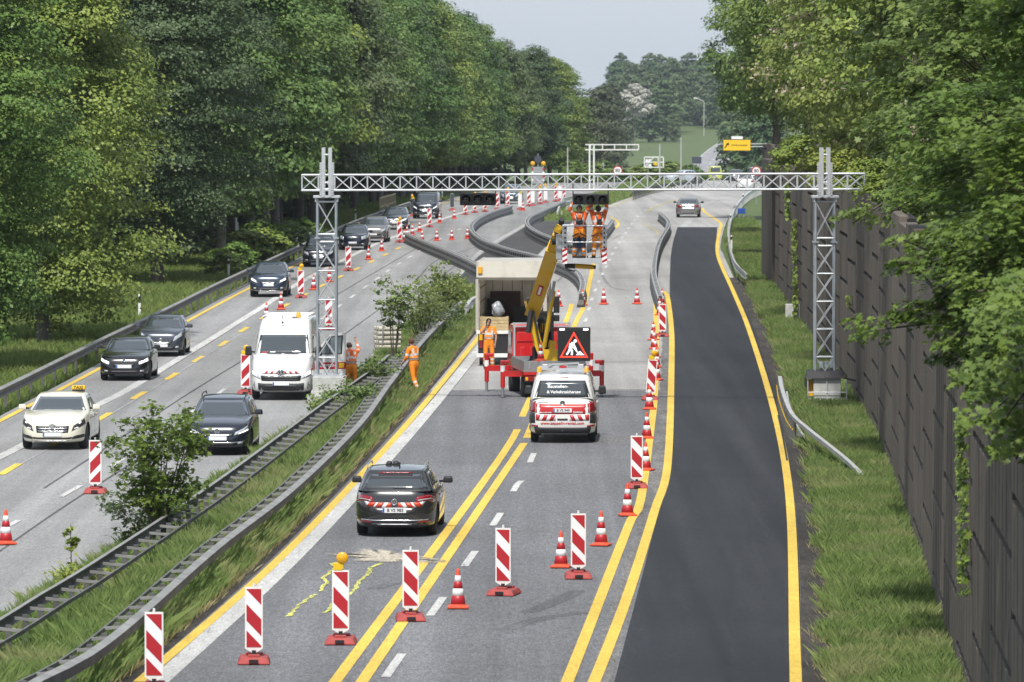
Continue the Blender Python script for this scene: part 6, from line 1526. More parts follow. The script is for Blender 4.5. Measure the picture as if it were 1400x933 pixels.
# ------------------------------------------------------------------ red and yellow lift truck with outriggers
M_RED = paint('signal_red', (0.52, 0.012, 0.014), 0, .35)
M_YEL = paint('crane_yellow', (0.66, 0.40, 0.012), 0, .4)
M_YELD = mat('boom_side_yellow', (0.62, 0.36, 0.012), 0.5, 0, 0.10, 3)
def lift_truck():
    yaw = R(-6); Y0 = 187.8; root = empty('lift_truck', (1.30, Y0, .01), -yaw, 'red and yellow lift truck on outriggers raising a work basket', 'lift truck')
    inv = root.matrix_basis.inverted()
    q = MB(); q.box((0, 1.6, .62), (.9, 5.6, .22), M_BLACKM); q.build('chassis', M_BLACKM, root)
    q = MB(); q.box((0, 1.25, .93), (2.0, 3.7, .10), M_RIM); 
    for s in (-1, 1): q.box((s*.985, 1.25, 1.10), (.03, 3.7, .26), M_RIM, None, .008)
    q.box((0, -.585, 1.10), (2.0, .03, .26), M_RIM, None, .008); q.box((0, 3.08, 1.10), (2.0, .03, .26), M_RIM); 
    for k in range(5): q.box((-.8+.4*k, -.605, 1.10), (.03, .015, .24), M_GREYB)
    q.build('flatbed', M_RIM, root)
    q = MB(); q.box((0, -.62, .83), (2.0, .10, .09), M_RED); q.build('rear_beam', M_RED, root)
    q = MB(); q.box((0, -.58, .62), (1.9, .06, .16), M_BLACK); q.build('rear_bumper', M_BLACK, root)
    for s in (-1, 1): q = MB(); q.box((s*.78, -.63, .66), (.36, .05, .15), M_TAIL, None, .01); q.box((s*.60, -.635, .66), (.12, .055, .12), M_AMBER, None, .01); q.box((s*.90, -.635, .66), (.09, .055, .11), M_AMBER, None, .01); q.build('tail_light', None, root)
    # crew cab seen from behind
    q = MB(); q.box((0, 3.95, 1.50), (2.0, 1.6, 1.52), M_RED, None, .14, (.92, .90)); cab = q.build('cab', M_RED, root)
    q = MB(); 
    for x in (-.62, -.30, .02, .34, .66): q.box((x, 3.165, 1.28), (.16, .05, .50), M_RED, Matrix.Rotation(R(-4), 3, 'X'), .03)
    for x in (-.5, .5): q.box((x, 3.20, 1.86), (.62, .04, .32), M_RED, Matrix.Rotation(R(-5), 3, 'X'), .06)
    q.build('pressed_panels', M_RED, cab)
    q = MB(); q.bar((-.95, 3.12, 2.30), (.95, 3.12, 2.30), .05, .05, M_ALU); q.bar((-.95, 3.12, 2.20), (.95, 3.12, 2.20), .04, .04, M_ALU)
    for x in (-.9, 0, .9): q.bar((x, 3.12, 1.2), (x, 3.12, 2.5 if x == 0 else 2.3), .05, .05, M_ALU, (0, 1, 0))
    q.build('headboard_rail', M_ALU, root)
    q = MB()
    for s in (-1, 1): q.box((s*.96, 3.95, 1.75), (.02, .9, .5), M_GLASS, None, .008)
    q.build('side_window', M_GLASS, cab)
    add_wheels(root, [(s*.80, .35) for s in (-1, 1)] + [(s*.82, 3.9) for s in (-1, 1)], .37, .32, 'van'); add_wheels(root, [(-.53, .35), (.53, .35)], .37, .20, 'van')
    # outriggers
    for (x, y, zt) in ((-1.60, 0.05, 1.20), (1.60, 0.05, 1.20), (-1.72, 4.0, 1.26), (1.72, 4.0, 1.26)):
        o = empty('outrigger', (x, y, 0)); o.parent = root; s = -1 if x < 0 else 1
        q = MB(); q.bar((-s*.02, 0, .80), (-s*1.2, 0, .80), .17, .19, M_RED); q.bar((-s*.7, .04, .80), (-s*1.3, .55 if y < 1 else -.55, .80), .12, .12, M_RED); q.build('beam', M_RED, o)
        q = MB(); q.tube((0, 0, .36), (0, 0, zt), .075, M_RED, 12); q.box((-s*.07, 0, zt-.03), (.30, .16, .13), M_RED, None, .04); q.build('leg', M_RED, o)
        MB().tube((0, 0, .86), (0, 0, 1.06), .079, M_SIGNW, 12).build('white_band', M_SIGNW, o)
        q = MB(); q.tube((0, 0, .03), (0, 0, .37), .048, M_RIM, 10); q.build('piston', M_RIM, o)
        MB().lathe([(.13, 0), (.13, .03), (.06, .05)], M_BLACKM, 14).build('pad', M_BLACKM, o)
    # turret, arms and boom; joints found on the sight lines at the truck's own distance
    def L(px, py, D): return inv @ at(px, py, D)
    base = L(741, 487, 189.3)
    q = MB(); q.lathe([(.52, .98), (.52, 1.12), (.40, 1.2), (.40, 1.3)], M_BLACKM, 20, (base.x, base.y, 0)); q.box((base.x+.02, base.y, 1.42), (.62, .60, .36), M_BLACKM, None, .03)
    q.tube((base.x-.05, base.y-.1, 1.5), (base.x+.15, base.y+.2, 2.1), .10, M_BLACKM, 8); q.box((base.x+.12, base.y+.25, 2.2), (.3, .3, .3), M_YELD, None, .04)
    for k in range(6): q.tube((base.x+.05*k-.1, base.y-.25+.06*k, 1.5), (base.x-.25+.1*k, base.y-.1, 2.5), .022, M_BLACK, 6)
    mc = L(746, 452, 189.7); q.box(mc, (.50, .40, 1.25), M_BLACKM, None, .05); q.box(mc+Vector((.0, -.22, .2)), (.3, .06, .5), M_DARKP); q.tube(mc+Vector((-.2, -.3, -.5)), mc+Vector((.1, -.28, .55)), .03, M_YELD, 6)
    q.build('turret', M_BLACKM, root)
    q = MB(); pts = [(756, 466), (752, 484), (741, 487), (735, 470), (729, 445), (722, 413)]; W2 = [.20, .26, .26, .22, .19, .15]
    P = [L(x, y, 188.9) for x, y in pts]
    for dy in (-.20, .20):
        for a, b, w0 in zip(P[:-1], P[1:], W2): q.bar(a+Vector((0, dy, 0)), b+Vector((0, dy, 0))+(b-a).normalized()*.05, .07, w0, M_YEL, (1, 0, 0) if abs((b-a).z) > abs((b-a).x) else (0, 0, 1))
    q.box(P[2]+Vector((.18, -.22, .02)), (.66, .06, .40), M_YEL, None, .02); q.build('lower_arm', M_YEL, root)
    A = L(731, 420, 188.9); B = L(765, 318, 186.0)
    d = (B-A).normalized(); side = d.cross(Vector((0, 1, .0))).normalized()
    q = MB(); q.bar(A-d*.25, A.lerp(B, .80), .46, .50, M_YEL, (0, -1, .4)); q.build('boom', M_YEL, root)
    q = MB(); q.bar(A.lerp(B, .5), B, .38, .42, M_YELD, (0, -1, .4)); q.build('boom_extension', M_YELD, root)
    q = MB(); n = Vector((0, -1, .4)); n = (n - d*n.dot(d)).normalized(); M3 = Matrix((d.cross(n).normalized(), d, n)).transposed()
    q.box(A.lerp(B, .30)+n*.262, (.17, .50, .02), M_REDB, M3); q.box(A.lerp(B, .30)+n*.275, (.08, .38, .01), M_SIGNW, M3)
    for t in (.40, .55, .68): q.box(A.lerp(B, t)+n*.265+d.cross(n)*.16, (.05, .10, .06), M_YEL, M3)
    q.build('boom_plate', None, root)
    q = MB(); q.tube(L(744, 475, 188.2), L(757, 398, 187.6), .07, M_YEL, 10); q.tube(L(750, 430, 187.9), L(758, 385, 187.4), .05, M_RIM, 8); q.build('lift_cylinder', M_YEL, root)
    q = MB(); q.tube(L(724, 412, 188.9)+Vector((0, -.3, 0)), L(724, 412, 188.9)+Vector((0, .3, 0)), .13, M_BLACK, 12); q.tube(L(726, 425, 188.6), L(722, 455, 188.5), .09, M_BLACK, 8); q.tube(L(729, 425, 188.5), L(738, 470, 188.4), .03, M_BLACK, 6); q.build('boom_pivot', M_BLACK, root)
    q = MB(); q.box(B, (.36, .34, .34), M_BLACK, None, .05); q.tube(B, L(768, 300, 185.6), .09, M_BLACK, 8); q.build('boom_head', M_BLACK, root)
    # basket
    bl = at(769.5, 358, 184.95); br = at(829, 358, 184.95); zfl = bl.z + .06; x0, x1 = bl.x, br.x; ya, yb = 184.75, 185.55
    bk = empty('basket', inv @ Vector(((x0+x1)/2, (ya+yb)/2, zfl))); bk.parent = root; bk.rotation_euler = (0, 0, yaw)
    w = (x1-x0)/2; dp = (yb-ya)/2
    MB().box((0, 0, -.05), (2*w, 2*dp, .06), M_ALU).build('floor', M_ALU, bk)
    q = MB(); q.box((0, -dp-.012, -.03), (2*w, .02, .17), M_ALU, None, .006); q.box((0, dp+.012, -.03), (2*w, .02, .17), M_ALU); 
    for s in (-1, 1): q.box((s*(w+.012), 0, -.03), (.02, 2*dp, .17), M_ALU)
    q.build('kick_plate', M_ALU, bk)
    q = MB(); ht = 1.08
    for z in (ht, .56):
        for s in (-1, 1): q.tube((-w, s*dp, z), (w, s*dp, z), .021, M_ALU, 8); q.tube((s*w, -dp, z), (s*w, dp, z), .021, M_ALU, 8)
    for sx in (-1, -.35, .08, 1):
        for sy in (-1, 1):
            if abs(sx) == 1 or sy == 1 or sx == .08: q.tube((sx*w, sy*dp, 0), (sx*w, sy*dp, ht if abs(sx) == 1 or sy > 0 else .56), .019, M_ALU, 8)
    q.build('rail', M_ALU, bk)
    q = MB()
    for s in (-1, 1):
        q.box((s*(w-.07) , -dp-.03, .62), (.12, .02, .95), M_RIM, None, .006)
        for k in range(6): q.box((s*(w-.07), -dp-.042, .25+.15*k), (.05, .006, .06), M_BLACKM)
    q.build('slotted_posts', M_RIM, bk)
    for s in (-1, 1):
        q = MB(); X = s*(w-.06); q.box((X, -dp-.05, .12), (.15, .02, .48), M_SIGNW)
        for k in range(3): q.add([(X-.075, -dp-.063, -.10+.17*k), (X+.075, -dp-.063, -.02+.17*k), (X+.075, -dp-.063, .06+.17*k), (X-.075, -dp-.063, -.02+.17*k)], [(0, 1, 2, 3)], M_SIGNR)
        q.build('warning_plate', None, bk)
    q = MB(); q.box((-.08, .20, .60), (.28, .18, 1.15), M_GREYB, None, .02); q.box((-.16, .08, .72), (.14, .1, .7), mat('blue_case', (0.03, 0.07, 0.22), .5), None, .01); q.box((-.1, -.1, .06), (.42, .3, .12), M_BLACK, None, .03); q.build('control_column', None, bk)
    q = MB(); q.box((-w-.12, 0, .40), (.20, .5, .8), M_GREYB, None, .03); q.tube((-w-.1, 0, .6), (-w-.35, 0, .55), .10, M_BLACK, 8); q.bar((-w-.02, .0, .9), (-w-.22, .1, 1.02), .16, .22, M_YELD); q.build('basket_mount', None, bk)
    q = MB(); q.tube((-.32, .1, -.2), (.28, .1, -.24), .075, M_YELD, 10); q.tube((.28, .1, -.24), (.36, .1, -.24), .06, M_BLACK, 10); q.tube((-.6, .1, -.19), (-.3, .1, -.2), .085, M_BLACK, 10); q.build('levelling_cylinder', M_YELD, bk)
    q = MB(); pts = [Vector((-.62, -.2, -.1)), Vector((-.60, -.2, -.25)), Vector((-.5, -.2, -.33)), Vector((-.3, -.15, -.36))]
    for a, b in zip(pts[:-1], pts[1:]): q.tube(a, b, .02, M_BLACK, 6)
    q.build('hose', M_BLACK, bk)
    return root, (x0, x1, ya, yb, zfl)
LT, BASKET = lift_truck()
# stack of cones carried on the flatbed
p = LT.matrix_basis @ Vector((-.42, -.35, .985)); cs = dup(C0, p, 0.2, 'cones nested in a stack on the lift truck flatbed, the top one showing', 'orange and white striped traffic cones'); cs['category'] = 'traffic cone'; cs.location.z += .25; cs.scale = (.82, .82, .82)
q = MB()
for k in range(5): q.box((0, 0, .025+.05*k), (.42-.01*(k % 2), .42-.01*(k % 2), .034), M_ORED, Matrix.Rotation(R(7*k), 3, 'Z'), .01); q.lathe([(.17, .04+.05*k), (.13, .075+.05*k)], M_ORED, 14)
o = q.build('cone_stack', M_ORED); o.location = p; tag(o, 'pile of orange cone feet under the cone on the lift truck flatbed', 'traffic cone')
# stacked pale slabs by the median shrub
p = gp(529, 484); root = empty('slab_stack', p, .25, 'stack of weathered pale bundles beside the shrub in the median', 'stack'); M_SLAB = mat('weathered_slab', (0.50, 0.47, 0.40), 0.85, 0, 0.18, 3, dirt=((0.26, 0.22, 0.16), .5, 3, .7))
rr = random.Random(2)
for k in range(6):
    q = MB()
    for j in range(4): q.tube((-.42+.0*j+rr.uniform(-.03, .03), -.36+.24*j, .1+.17*k), (.42+rr.uniform(-.03, .03), -.36+.24*j, .1+.17*k), .085, M_SLAB, 8)
    q.build('layer', M_SLAB, root)
q = MB()
for x in (-.28, .28): q.bar((x, -.5, .55), (x, -.46, .56), .05, 1.05, mat('grey_strap', (.35, .35, .33), .7))
q.build('strap', None, root)
# ------------------------------------------------------------------ road workers: one continuous skinned body each, clothing as children
M_SKIN = mat('skin', (0.42, 0.24, 0.17), 0.55, 0, 0.05, 8)
M_HAIR = mat('brown_hair', (0.055, 0.030, 0.018), 0.7, 0, 0.2, 20)
M_HAIRR = mat('reddish_hair', (0.10, 0.035, 0.020), 0.7, 0, 0.2, 20)
M_ORA = mat('orange_workwear', (0.80, 0.245, 0.010), 0.75, 0, 0.12, 9, emit=(0.9, .2, .01), estr=0.0)
M_ORB = mat('red_orange_workwear', (0.78, 0.125, 0.014), 0.75, 0, 0.12, 9)
M_SIL = mat('reflective_band', (0.62, 0.63, 0.62), 0.4, 0, 0.1, 9)
M_NAVY = mat('dark_knee_cloth', (0.035, 0.035, 0.05), 0.85, 0, 0.1, 9)
M_BOOT = mat('dark_boot', (0.02, 0.018, 0.016), 0.7, 0, 0.1, 9)
def skin_mesh(name, J, bones, m, root, sub=1):
    names = list(J); idx = {n: i for i, n in enumerate(names)}
    me = bpy.data.meshes.new(name); me.from_pydata([J[n][0] for n in names], [(idx[a], idx[b]) for a, b in bones], [])
    o = link('tmp', me); md = o.modifiers.new('s', 'SKIN'); md.use_smooth_shade = True
    for n in names:
        r = J[n][1]; me.skin_vertices[0].data[idx[n]].radius = (r, r) if not isinstance(r, tuple) else r
        me.skin_vertices[0].data[idx[n]].use_root = (n == root)
    ss = o.modifiers.new('u', 'SUBSURF'); ss.levels = sub; ss.render_levels = sub
    dg = bpy.context.evaluated_depsgraph_get(); dg.update(); r = bpy.data.meshes.new_from_object(o.evaluated_get(dg)); r.name = name
    bpy.data.objects.remove(o); r.materials.clear(); r.materials.append(m); return r
V3 = Vector
def person(label, loc, rz, pose, jacket=M_ORA, trousers=M_ORA, hair=M_HAIR, cap=None, short=False, glasses=False, beard=False, knees=False, harness=False, tool=None, group='road workers in orange'):
    root = empty('person', loc, rz, label, 'person', group)
    P = {'pelvis': V3((0, 0, .95)), 'waist': V3((0, 0, 1.08)), 'chest': V3((0, .0, 1.28)), 'upper': V3((0, 0, 1.42)), 'neck': V3((0, .0, 1.52)), 'head': V3((0, .02, 1.66)), 'crown': V3((0, .0, 1.74)),
         'hipL': V3((-.10, 0, .90)), 'hipR': V3((.10, 0, .90)), 'kneeL': V3((-.12, .03, .50)), 'kneeR': V3((.12, .03, .50)), 'ankL': V3((-.13, -.02, .09)), 'ankR': V3((.13, -.02, .09)), 'toeL': V3((-.15, .17, .045)), 'toeR': V3((.15, .17, .045)),
         'shL': V3((-.19, 0, 1.43)), 'shR': V3((.19, 0, 1.43)), 'elL': V3((-.24, -.02, 1.15)), 'elR': V3((.24, -.02, 1.15)), 'wrL': V3((-.23, .10, .92)), 'wrR': V3((.23, .10, .92))}
    P.update({k: V3(v) for k, v in pose.items()})
    J = {}; bones = []
    def jt(n, p, r): J[n] = (tuple(p), r)
    jt('pelvis', P['pelvis'], (.13, .10)); jt('waist', P['waist'], (.125, .09)); jt('chest', P['chest'], (.15, .105)); jt('upper', P['upper'], (.12, .085)); jt('neck', P['neck'], .052)
    hd = P['head']; up = (P['crown']-hd).normalized(); fwd = V3(pose.get('gaze', (0, 1, 0))); fwd = (fwd - up*fwd.dot(up)).normalized()
    jt('jaw', hd - up*.075 + fwd*.015, (.058, .062)); jt('head', hd, (.074, .088)); jt('crown', P['crown'], (.062, .072))
    jt('nose', hd - up*.015 + fwd*.098, .016)
    bones += [('pelvis', 'waist'), ('waist', 'chest'), ('chest', 'upper'), ('upper', 'neck'), ('neck', 'jaw'), ('jaw', 'head'), ('head', 'crown'), ('head', 'nose')]
    for s in ('L', 'R'):
        jt('hip'+s, P['hip'+s], .085); jt('knee'+s, P['knee'+s], .056); jt('calf'+s, P['knee'+s].lerp(P['ank'+s], .35), .055); jt('ank'+s, P['ank'+s], .038); jt('toe'+s, P['toe'+s], .034)
        bones += [('pelvis', 'hip'+s), ('hip'+s, 'knee'+s), ('knee'+s, 'calf'+s), ('calf'+s, 'ank'+s), ('ank'+s, 'toe'+s)]
        jt('sh'+s, P['sh'+s], .062); jt('el'+s, P['el'+s], .042); jt('wr'+s, P['wr'+s], .027)
        bones += [('upper', 'sh'+s), ('sh'+s, 'el'+s), ('el'+s, 'wr'+s)]
        d = (P['wr'+s]-P['el'+s]).normalized(); sd = V3((1 if s == 'L' else -1, 0, 0)); sd = (sd - d*sd.dot(d))
        if sd.length < .1: sd = V3((0, 1, 0)) - d*d.y
        sd.normalize(); pn = d.cross(sd).normalized()
        pm = P['wr'+s] + d*.06; jt('palm'+s, pm, (.036, .020)); bones.append(('wr'+s, 'palm'+s))
        jt('thb'+s, P['wr'+s] + d*.035 + sd*.035, .012); jt('tht'+s, P['wr'+s] + d*.075 + sd*.062 + pn*.02, .010); bones += [('palm'+s, 'thb'+s), ('thb'+s, 'tht'+s)]
        for k, ln in enumerate((.072, .082, .076, .060)):
            o_ = sd*(.027-.018*k); a = pm + d*.035 + o_; b = a + d*ln*.5 + pn*.012; c = a + d*ln*.85 + pn*.04
            jt('fa%d' % k + s, a, .0095); jt('fb%d' % k + s, b, .009); jt('fc%d' % k + s, c, .008); bones += [('palm'+s, 'fa%d' % k + s), ('fa%d' % k + s, 'fb%d' % k + s), ('fb%d' % k + s, 'fc%d' % k + s)]
    link('body', skin_mesh('body', J, bones, M_SKIN, 'pelvis', 1), root)
    # face and hair
    right = fwd.cross(up); q = MB()
    for s in (-1, 1): q.sphere(hd + fwd*.082 + right*s*.030 + up*.012, .010 if not glasses else .024, M_BLACK, 8, (1, .5, .8)); q.sphere(hd + right*s*.078 - up*.01, .022, M_SKIN, 8, (.4, .7, 1.2))
    q.bar(hd + fwd*.088 - up*.058 - right*.022, hd + fwd*.088 - up*.058 + right*.022, .010, .008, mat('lips', (.30, .10, .08), .5)); q.build('face', None, root)
    q = MB(); bm = bmesh.new(); bmesh.ops.create_icosphere(bm, subdivisions=3, radius=1.0); bm.faces.ensure_lookup_table()
    keep = [f for f in bm.faces if not (f.calc_center_median().y > .25 and f.calc_center_median().z < .45) and f.calc_center_median().z > -.45]
    bmesh.ops.delete(bm, geom=[f for f in bm.faces if f not in set(keep)], context='FACES'); M3 = Matrix((right, fwd, up)).transposed(); rr = random.Random(3)
    for v in bm.verts: v.co = M3 @ V3((v.co.x*.094, v.co.y*.108 - .006, v.co.z*.112+.022)) * 1.0 + hd + V3((rr.uniform(-.004, .004), rr.uniform(-.004, .004), rr.uniform(-.004, .004)))
    bmesh.ops.solidify(bm, geom=bm.faces[:], thickness=.02)
    me = bpy.data.meshes.new('hair'); bm.to_mesh(me); bm.free(); me.materials.append(cap or hair); me.polygons.foreach_set('use_smooth', [True]*len(me.polygons)); link('cap' if cap else 'hair', me, root)
    if beard: MB().sphere(hd + fwd*.055 - up*.068, .055, M_BLACK, 10, (1, .8, .8)).build('beard', M_BLACK, root)
    # trousers
    T = {'p': (tuple(P['pelvis']+V3((0, 0, .17))), (.168, .128)), 'c': (tuple(P['pelvis']-V3((0, 0, .03))), (.165, .13))}; tb = [('p', 'c')]
    for s in ('L', 'R'):
        T['h'+s] = (tuple(P['hip'+s]-V3((0, 0, .05))), .108); T['m'+s] = (tuple(P['hip'+s].lerp(P['knee'+s], .55)), .095); T['k'+s] = (tuple(P['knee'+s]), .080); T['s'+s] = (tuple(P['knee'+s].lerp(P['ank'+s], .5)), .078)
        tb += [('c', 'h'+s), ('h'+s, 'm'+s), ('m'+s, 'k'+s), ('k'+s, 's'+s)]
        T['a'+s] = (tuple(P['ank'+s]+V3((0, 0, .01))), .072); tb.append(('s'+s, 'a'+s))
    me = skin_mesh('trousers', T, tb, trousers, 'c', 2); me.materials.append(M_SIL); me.materials.append(M_NAVY)
    for f in me.polygons:
        c = f.center
        for s in ('L', 'R'):
            a, b = P['knee'+s], P['ank'+s]; t = (c-a).dot(b-a)/(b-a).length_squared
            near = (c - a.lerp(b, max(-.6, min(1, t)))).length < .16
            if near and (.34 < t < .46 or .62 < t < .74): f.material_index = 1
            if knees and near and -.55 < t < .28 and (c-a).length < .30: f.material_index = 2
    link('trousers', me, root)
    # jacket
    K = {'w': (tuple(P['waist']-V3((0, 0, .20))), (.185, .146)), 'b': (tuple(P['waist']+V3((0, 0, .05))), (.172, .132)), 'c': (tuple(P['chest']), (.185, .140)), 'u': (tuple(P['upper']), (.145, .108)), 'n': (tuple(P['neck']-V3((0, 0, .01))), .074)}
    kb = [('w', 'b'), ('b', 'c'), ('c', 'u'), ('u', 'n')]
    for s in ('L', 'R'):
        K['s'+s] = (tuple(P['sh'+s]), .088); K['m'+s] = (tuple(P['sh'+s].lerp(P['el'+s], .5)), .074); kb += [('u', 's'+s), ('s'+s, 'm'+s)]
        if short: K['e'+s] = (tuple(P['sh'+s].lerp(P['el'+s], .85)), .080); kb += [('m'+s, 'e'+s)]
        else: K['e'+s] = (tuple(P['el'+s]), .066); K['r'+s] = (tuple(P['el'+s].lerp(P['wr'+s], .92)), .050); kb += [('m'+s, 'e'+s), ('e'+s, 'r'+s)]
    me = skin_mesh('jacket', K, kb, jacket, 'c', 2); me.materials.append(M_SIL)
    ax = (P['upper']-P['waist']).normalized()
    for f in me.polygons:
        c = f.center; t = (c-P['waist']).dot(ax); lat = (c-P['waist']-ax*t).length
        if lat < .23 and (-.02 < t < .045 or .12 < t < .18): f.material_index = 1
        elif lat < .2 and t > .18 and .085 < abs((c-P['waist']).x) < .125 and t < .36: f.material_index = 1
        if not short:
            for s in ('L', 'R'):
                a, b = P['el'+s], P['wr'+s]; u = (c-a).dot(b-a)/(b-a).length_squared
                if .45 < u < .70 and (c-a.lerp(b, u)).length < .09: f.material_index = 1
                a, b = P['sh'+s], P['el'+s]; u = (c-a).dot(b-a)/(b-a).length_squared
                if .55 < u < .78 and (c-a.lerp(b, u)).length < .10: f.material_index = 1
    link('jacket', me, root)
    if harness:
        q = MB()
        for s in ('L', 'R'):
            c = P['hip'+s]; n = 14; pts = [c + V3((.118*math.cos(2*math.pi*k/n), .128*math.sin(2*math.pi*k/n), -.08+.06*math.cos(2*math.pi*k/n)*(1 if s == 'L' else -1))) for k in range(n+1)]
            for a, b in zip(pts[:-1], pts[1:]): q.tube(a, b, .016, M_BLACK, 6)
            a = P['sh'+s]*.6 + P['upper']*.4; 
            for dy in (-1, 1): q.tube(a+V3((0, dy*.10, .03)), P['waist']+V3((0, dy*.145, .0)), .014, M_BLACK, 6)
        q.box(P['waist']+V3((0, .15, .12)), (.22, .05, .12), M_BLACK, None, .02); q.box(P['waist']+V3((0, -.15, .12)), (.16, .05, .2), M_BLACK, None, .02); q.build('safety_harness', M_BLACK, root)
    q = MB()
    for s in ('L', 'R'):
        a, b = P['ank'+s], P['toe'+s]; q.tube(a+V3((0, 0, .06)), a-V3((0, 0, .05)), .064, M_BOOT, 10, .06); q.tube(a-V3((0, .05, .04)), b-V3((0, 0, .0)), .052, M_BOOT, 10, .045); q.sphere(b, .050, M_BOOT, 10, (1, 1, .9))
    q.build('boots', M_BOOT, root)
    return root, P
x0, x1, ya, yb, zfl = BASKET
# two workers reaching up in the basket
up1 = dict(shL=(-.20, .0, 1.46), shR=(.20, 0, 1.46), elL=(-.29, .12, 1.62), wrL=(-.19, .16, 1.86), elR=(.31, .10, 1.60), wrR=(.20, .16, 1.84), head=(0, .04, 1.63), crown=(0, -.04, 1.70), gaze=(0, 1, .6), hipL=(-.10, 0, .90), ankL=(-.16, 0, .09), toeL=(-.2, .17, .045), ankR=(.16, 0, .09), toeR=(.2, .17, .045), kneeL=(-.14, .03, .5), kneeR=(.14, .03, .5))
w1 = at(792, 350, 185.05)
person('worker with raised arms and dark knee patches at the left of the lift basket', (w1.x, 185.05, zfl-.015), math.pi, up1, M_ORB, M_ORA, knees=True, harness=True)
up2 = dict(shL=(-.20, .0, 1.46), shR=(.20, 0, 1.46), elL=(-.24, .05, 1.72), wrL=(-.10, .10, 1.93), elR=(.30, .08, 1.68), wrR=(.20, .14, 1.94), head=(0, .03, 1.62), crown=(0, -.03, 1.70), gaze=(0, 1, .6), ankL=(-.15, 0, .09), toeL=(-.19, .17, .045), ankR=(.15, 0, .09), toeR=(.19, .17, .045))
w2 = at(818, 350, 185.15)
person('worker in red orange suit reaching up at the right of the lift basket', (w2.x, 185.15, zfl-.015), R(12), up2, M_ORB, M_ORA, harness=True)
# worker on the phone behind the box truck
p = gp(668, 508); phone = dict(elL=(-.26, .06, 1.14), wrL=(-.22, .10, .90), elR=(.30, .10, 1.24), wrR=(.12, .16, 1.50), head=(0, .03, 1.66))
pr_, PP = person('worker in short-sleeved orange clothes standing behind the box truck with a phone at his ear', (p.x, 206.6, zr(206.6)+.02), math.pi+.1, phone, M_ORA, M_ORA, glasses=True, beard=True, short=True, hair=M_BLACK)
q = MB().box((.11, .20, 1.60), (.03, .06, .14), M_BLACK, None, .008); ph = q.build('phone', M_BLACK); ph.location = pr_.location; ph.rotation_euler = pr_.rotation_euler; tag(ph, 'dark phone held to the ear of the worker behind the truck', 'phone')
# worker leaning over the guard rail in the median
p = gp(566, 539); lean = dict(waist=(0, .02, 1.08), chest=(0, .04, 1.28), upper=(0, .06, 1.42), neck=(0, .09, 1.52), head=(0, .13, 1.65), crown=(0, .12, 1.74), shL=(-.19, .06, 1.42), shR=(.19, .06, 1.42), elL=(-.26, .10, 1.14), wrL=(-.20, .30, .98), elR=(.26, .10, 1.14), wrR=(.20, .28, .96),
   kneeL=(-.11, -.06, .50), ankL=(-.12, -.28, .09), toeL=(-.13, -.10, .045), kneeR=(.11, .08, .50), ankR=(.12, .02, .09), toeR=(.13, .20, .045), gaze=(0, 1, -.3))
person('worker in orange jacket leaning on the guard rail in the median grass, seen from behind', (p.x, p.y, zr(p.y)+.04), R(50), lean, M_ORA, M_ORA, hair=M_HAIRR)
# worker bent at the open door of the white van
p = gp(483, 537); bent = dict(waist=(0, .03, 1.08), chest=(0, .08, 1.28), upper=(0, .12, 1.42), neck=(0, .16, 1.51), head=(0, .22, 1.62), crown=(0, .25, 1.70), shL=(-.19, .12, 1.42), shR=(.19, .12, 1.42), elL=(-.27, .34, 1.28), wrL=(-.18, .52, 1.18), elR=(.34, .26, 1.50), wrR=(.28, .34, 1.76),
   kneeL=(-.12, .05, .50), kneeR=(.12, .02, .50), ankL=(-.13, .0, .09), ankR=(.13, -.08, .09), toeR=(.15, .10, .045), gaze=(0, 1, -.4))
M_HIVIS = mat('fluorescent_orange', (0.80, 0.155, 0.030), 0.75, 0, 0.12, 9)
person('worker in bright orange vest bending at the open door of the white van', (p.x, 188.6, .02), R(20), bent, M_HIVIS, M_ORA)
# ------------------------------------------------------------------ foliage
def leaf_mat(name, c0, c1, trans=0.25, hue=0.12):
    m = bpy.data.materials.new(name); m.use_nodes = True; t = m.node_tree; b = t.nodes['Principled BSDF']; L = t.links.new
    b.inputs['Roughness'].default_value = 0.5; b.inputs['Specular IOR Level'].default_value = 0.35
    a = t.nodes.new('ShaderNodeAttribute'); a.attribute_name = 'tone'
    mx = t.nodes.new('ShaderNodeMix'); mx.data_type = 'RGBA'; mx.inputs[6].default_value = (*c0, 1); mx.inputs[7].default_value = (*c1, 1); L(a.outputs['Fac'], mx.inputs[0])
    oi = t.nodes.new('ShaderNodeObjectInfo'); r = t.nodes.new('ShaderNodeMapRange'); r.inputs[3].default_value = 1-hue*1.6; r.inputs[4].default_value = 1+hue*1.6; L(oi.outputs['Random'], r.inputs[0])
    hs = t.nodes.new('ShaderNodeHueSaturation'); L(mx.outputs[2], hs.inputs['Color']); L(r.outputs[0], hs.inputs['Value'])
    r2 = t.nodes.new('ShaderNodeMapRange'); r2.inputs[3].default_value = .5+hue*.18; r2.inputs[4].default_value = .5-hue*.22; L(oi.outputs['Random'], r2.inputs[0]); L(r2.outputs[0], hs.inputs['Hue'])
    L(hs.outputs[0], b.inputs['Base Color'])
    tr = t.nodes.new('ShaderNodeBsdfTranslucent'); L(hs.outputs[0], tr.inputs['Color'])
    ms = t.nodes.new('ShaderNodeMixShader'); ms.inputs[0].default_value = trans; L(b.outputs[0], ms.inputs[1]); L(tr.outputs[0], ms.inputs[2]); L(ms.outputs[0], t.nodes['Material Output'].inputs['Surface'])
    return m
L_LIGHT = leaf_mat('leaf_lime_green', (0.093, 0.162, 0.032), (0.257, 0.342, 0.073))
L_MID = leaf_mat('leaf_mid_green', (0.082, 0.148, 0.039), (0.211, 0.302, 0.075))
L_DARK = leaf_mat('leaf_dark_green', (0.057, 0.100, 0.043), (0.135, 0.188, 0.080))
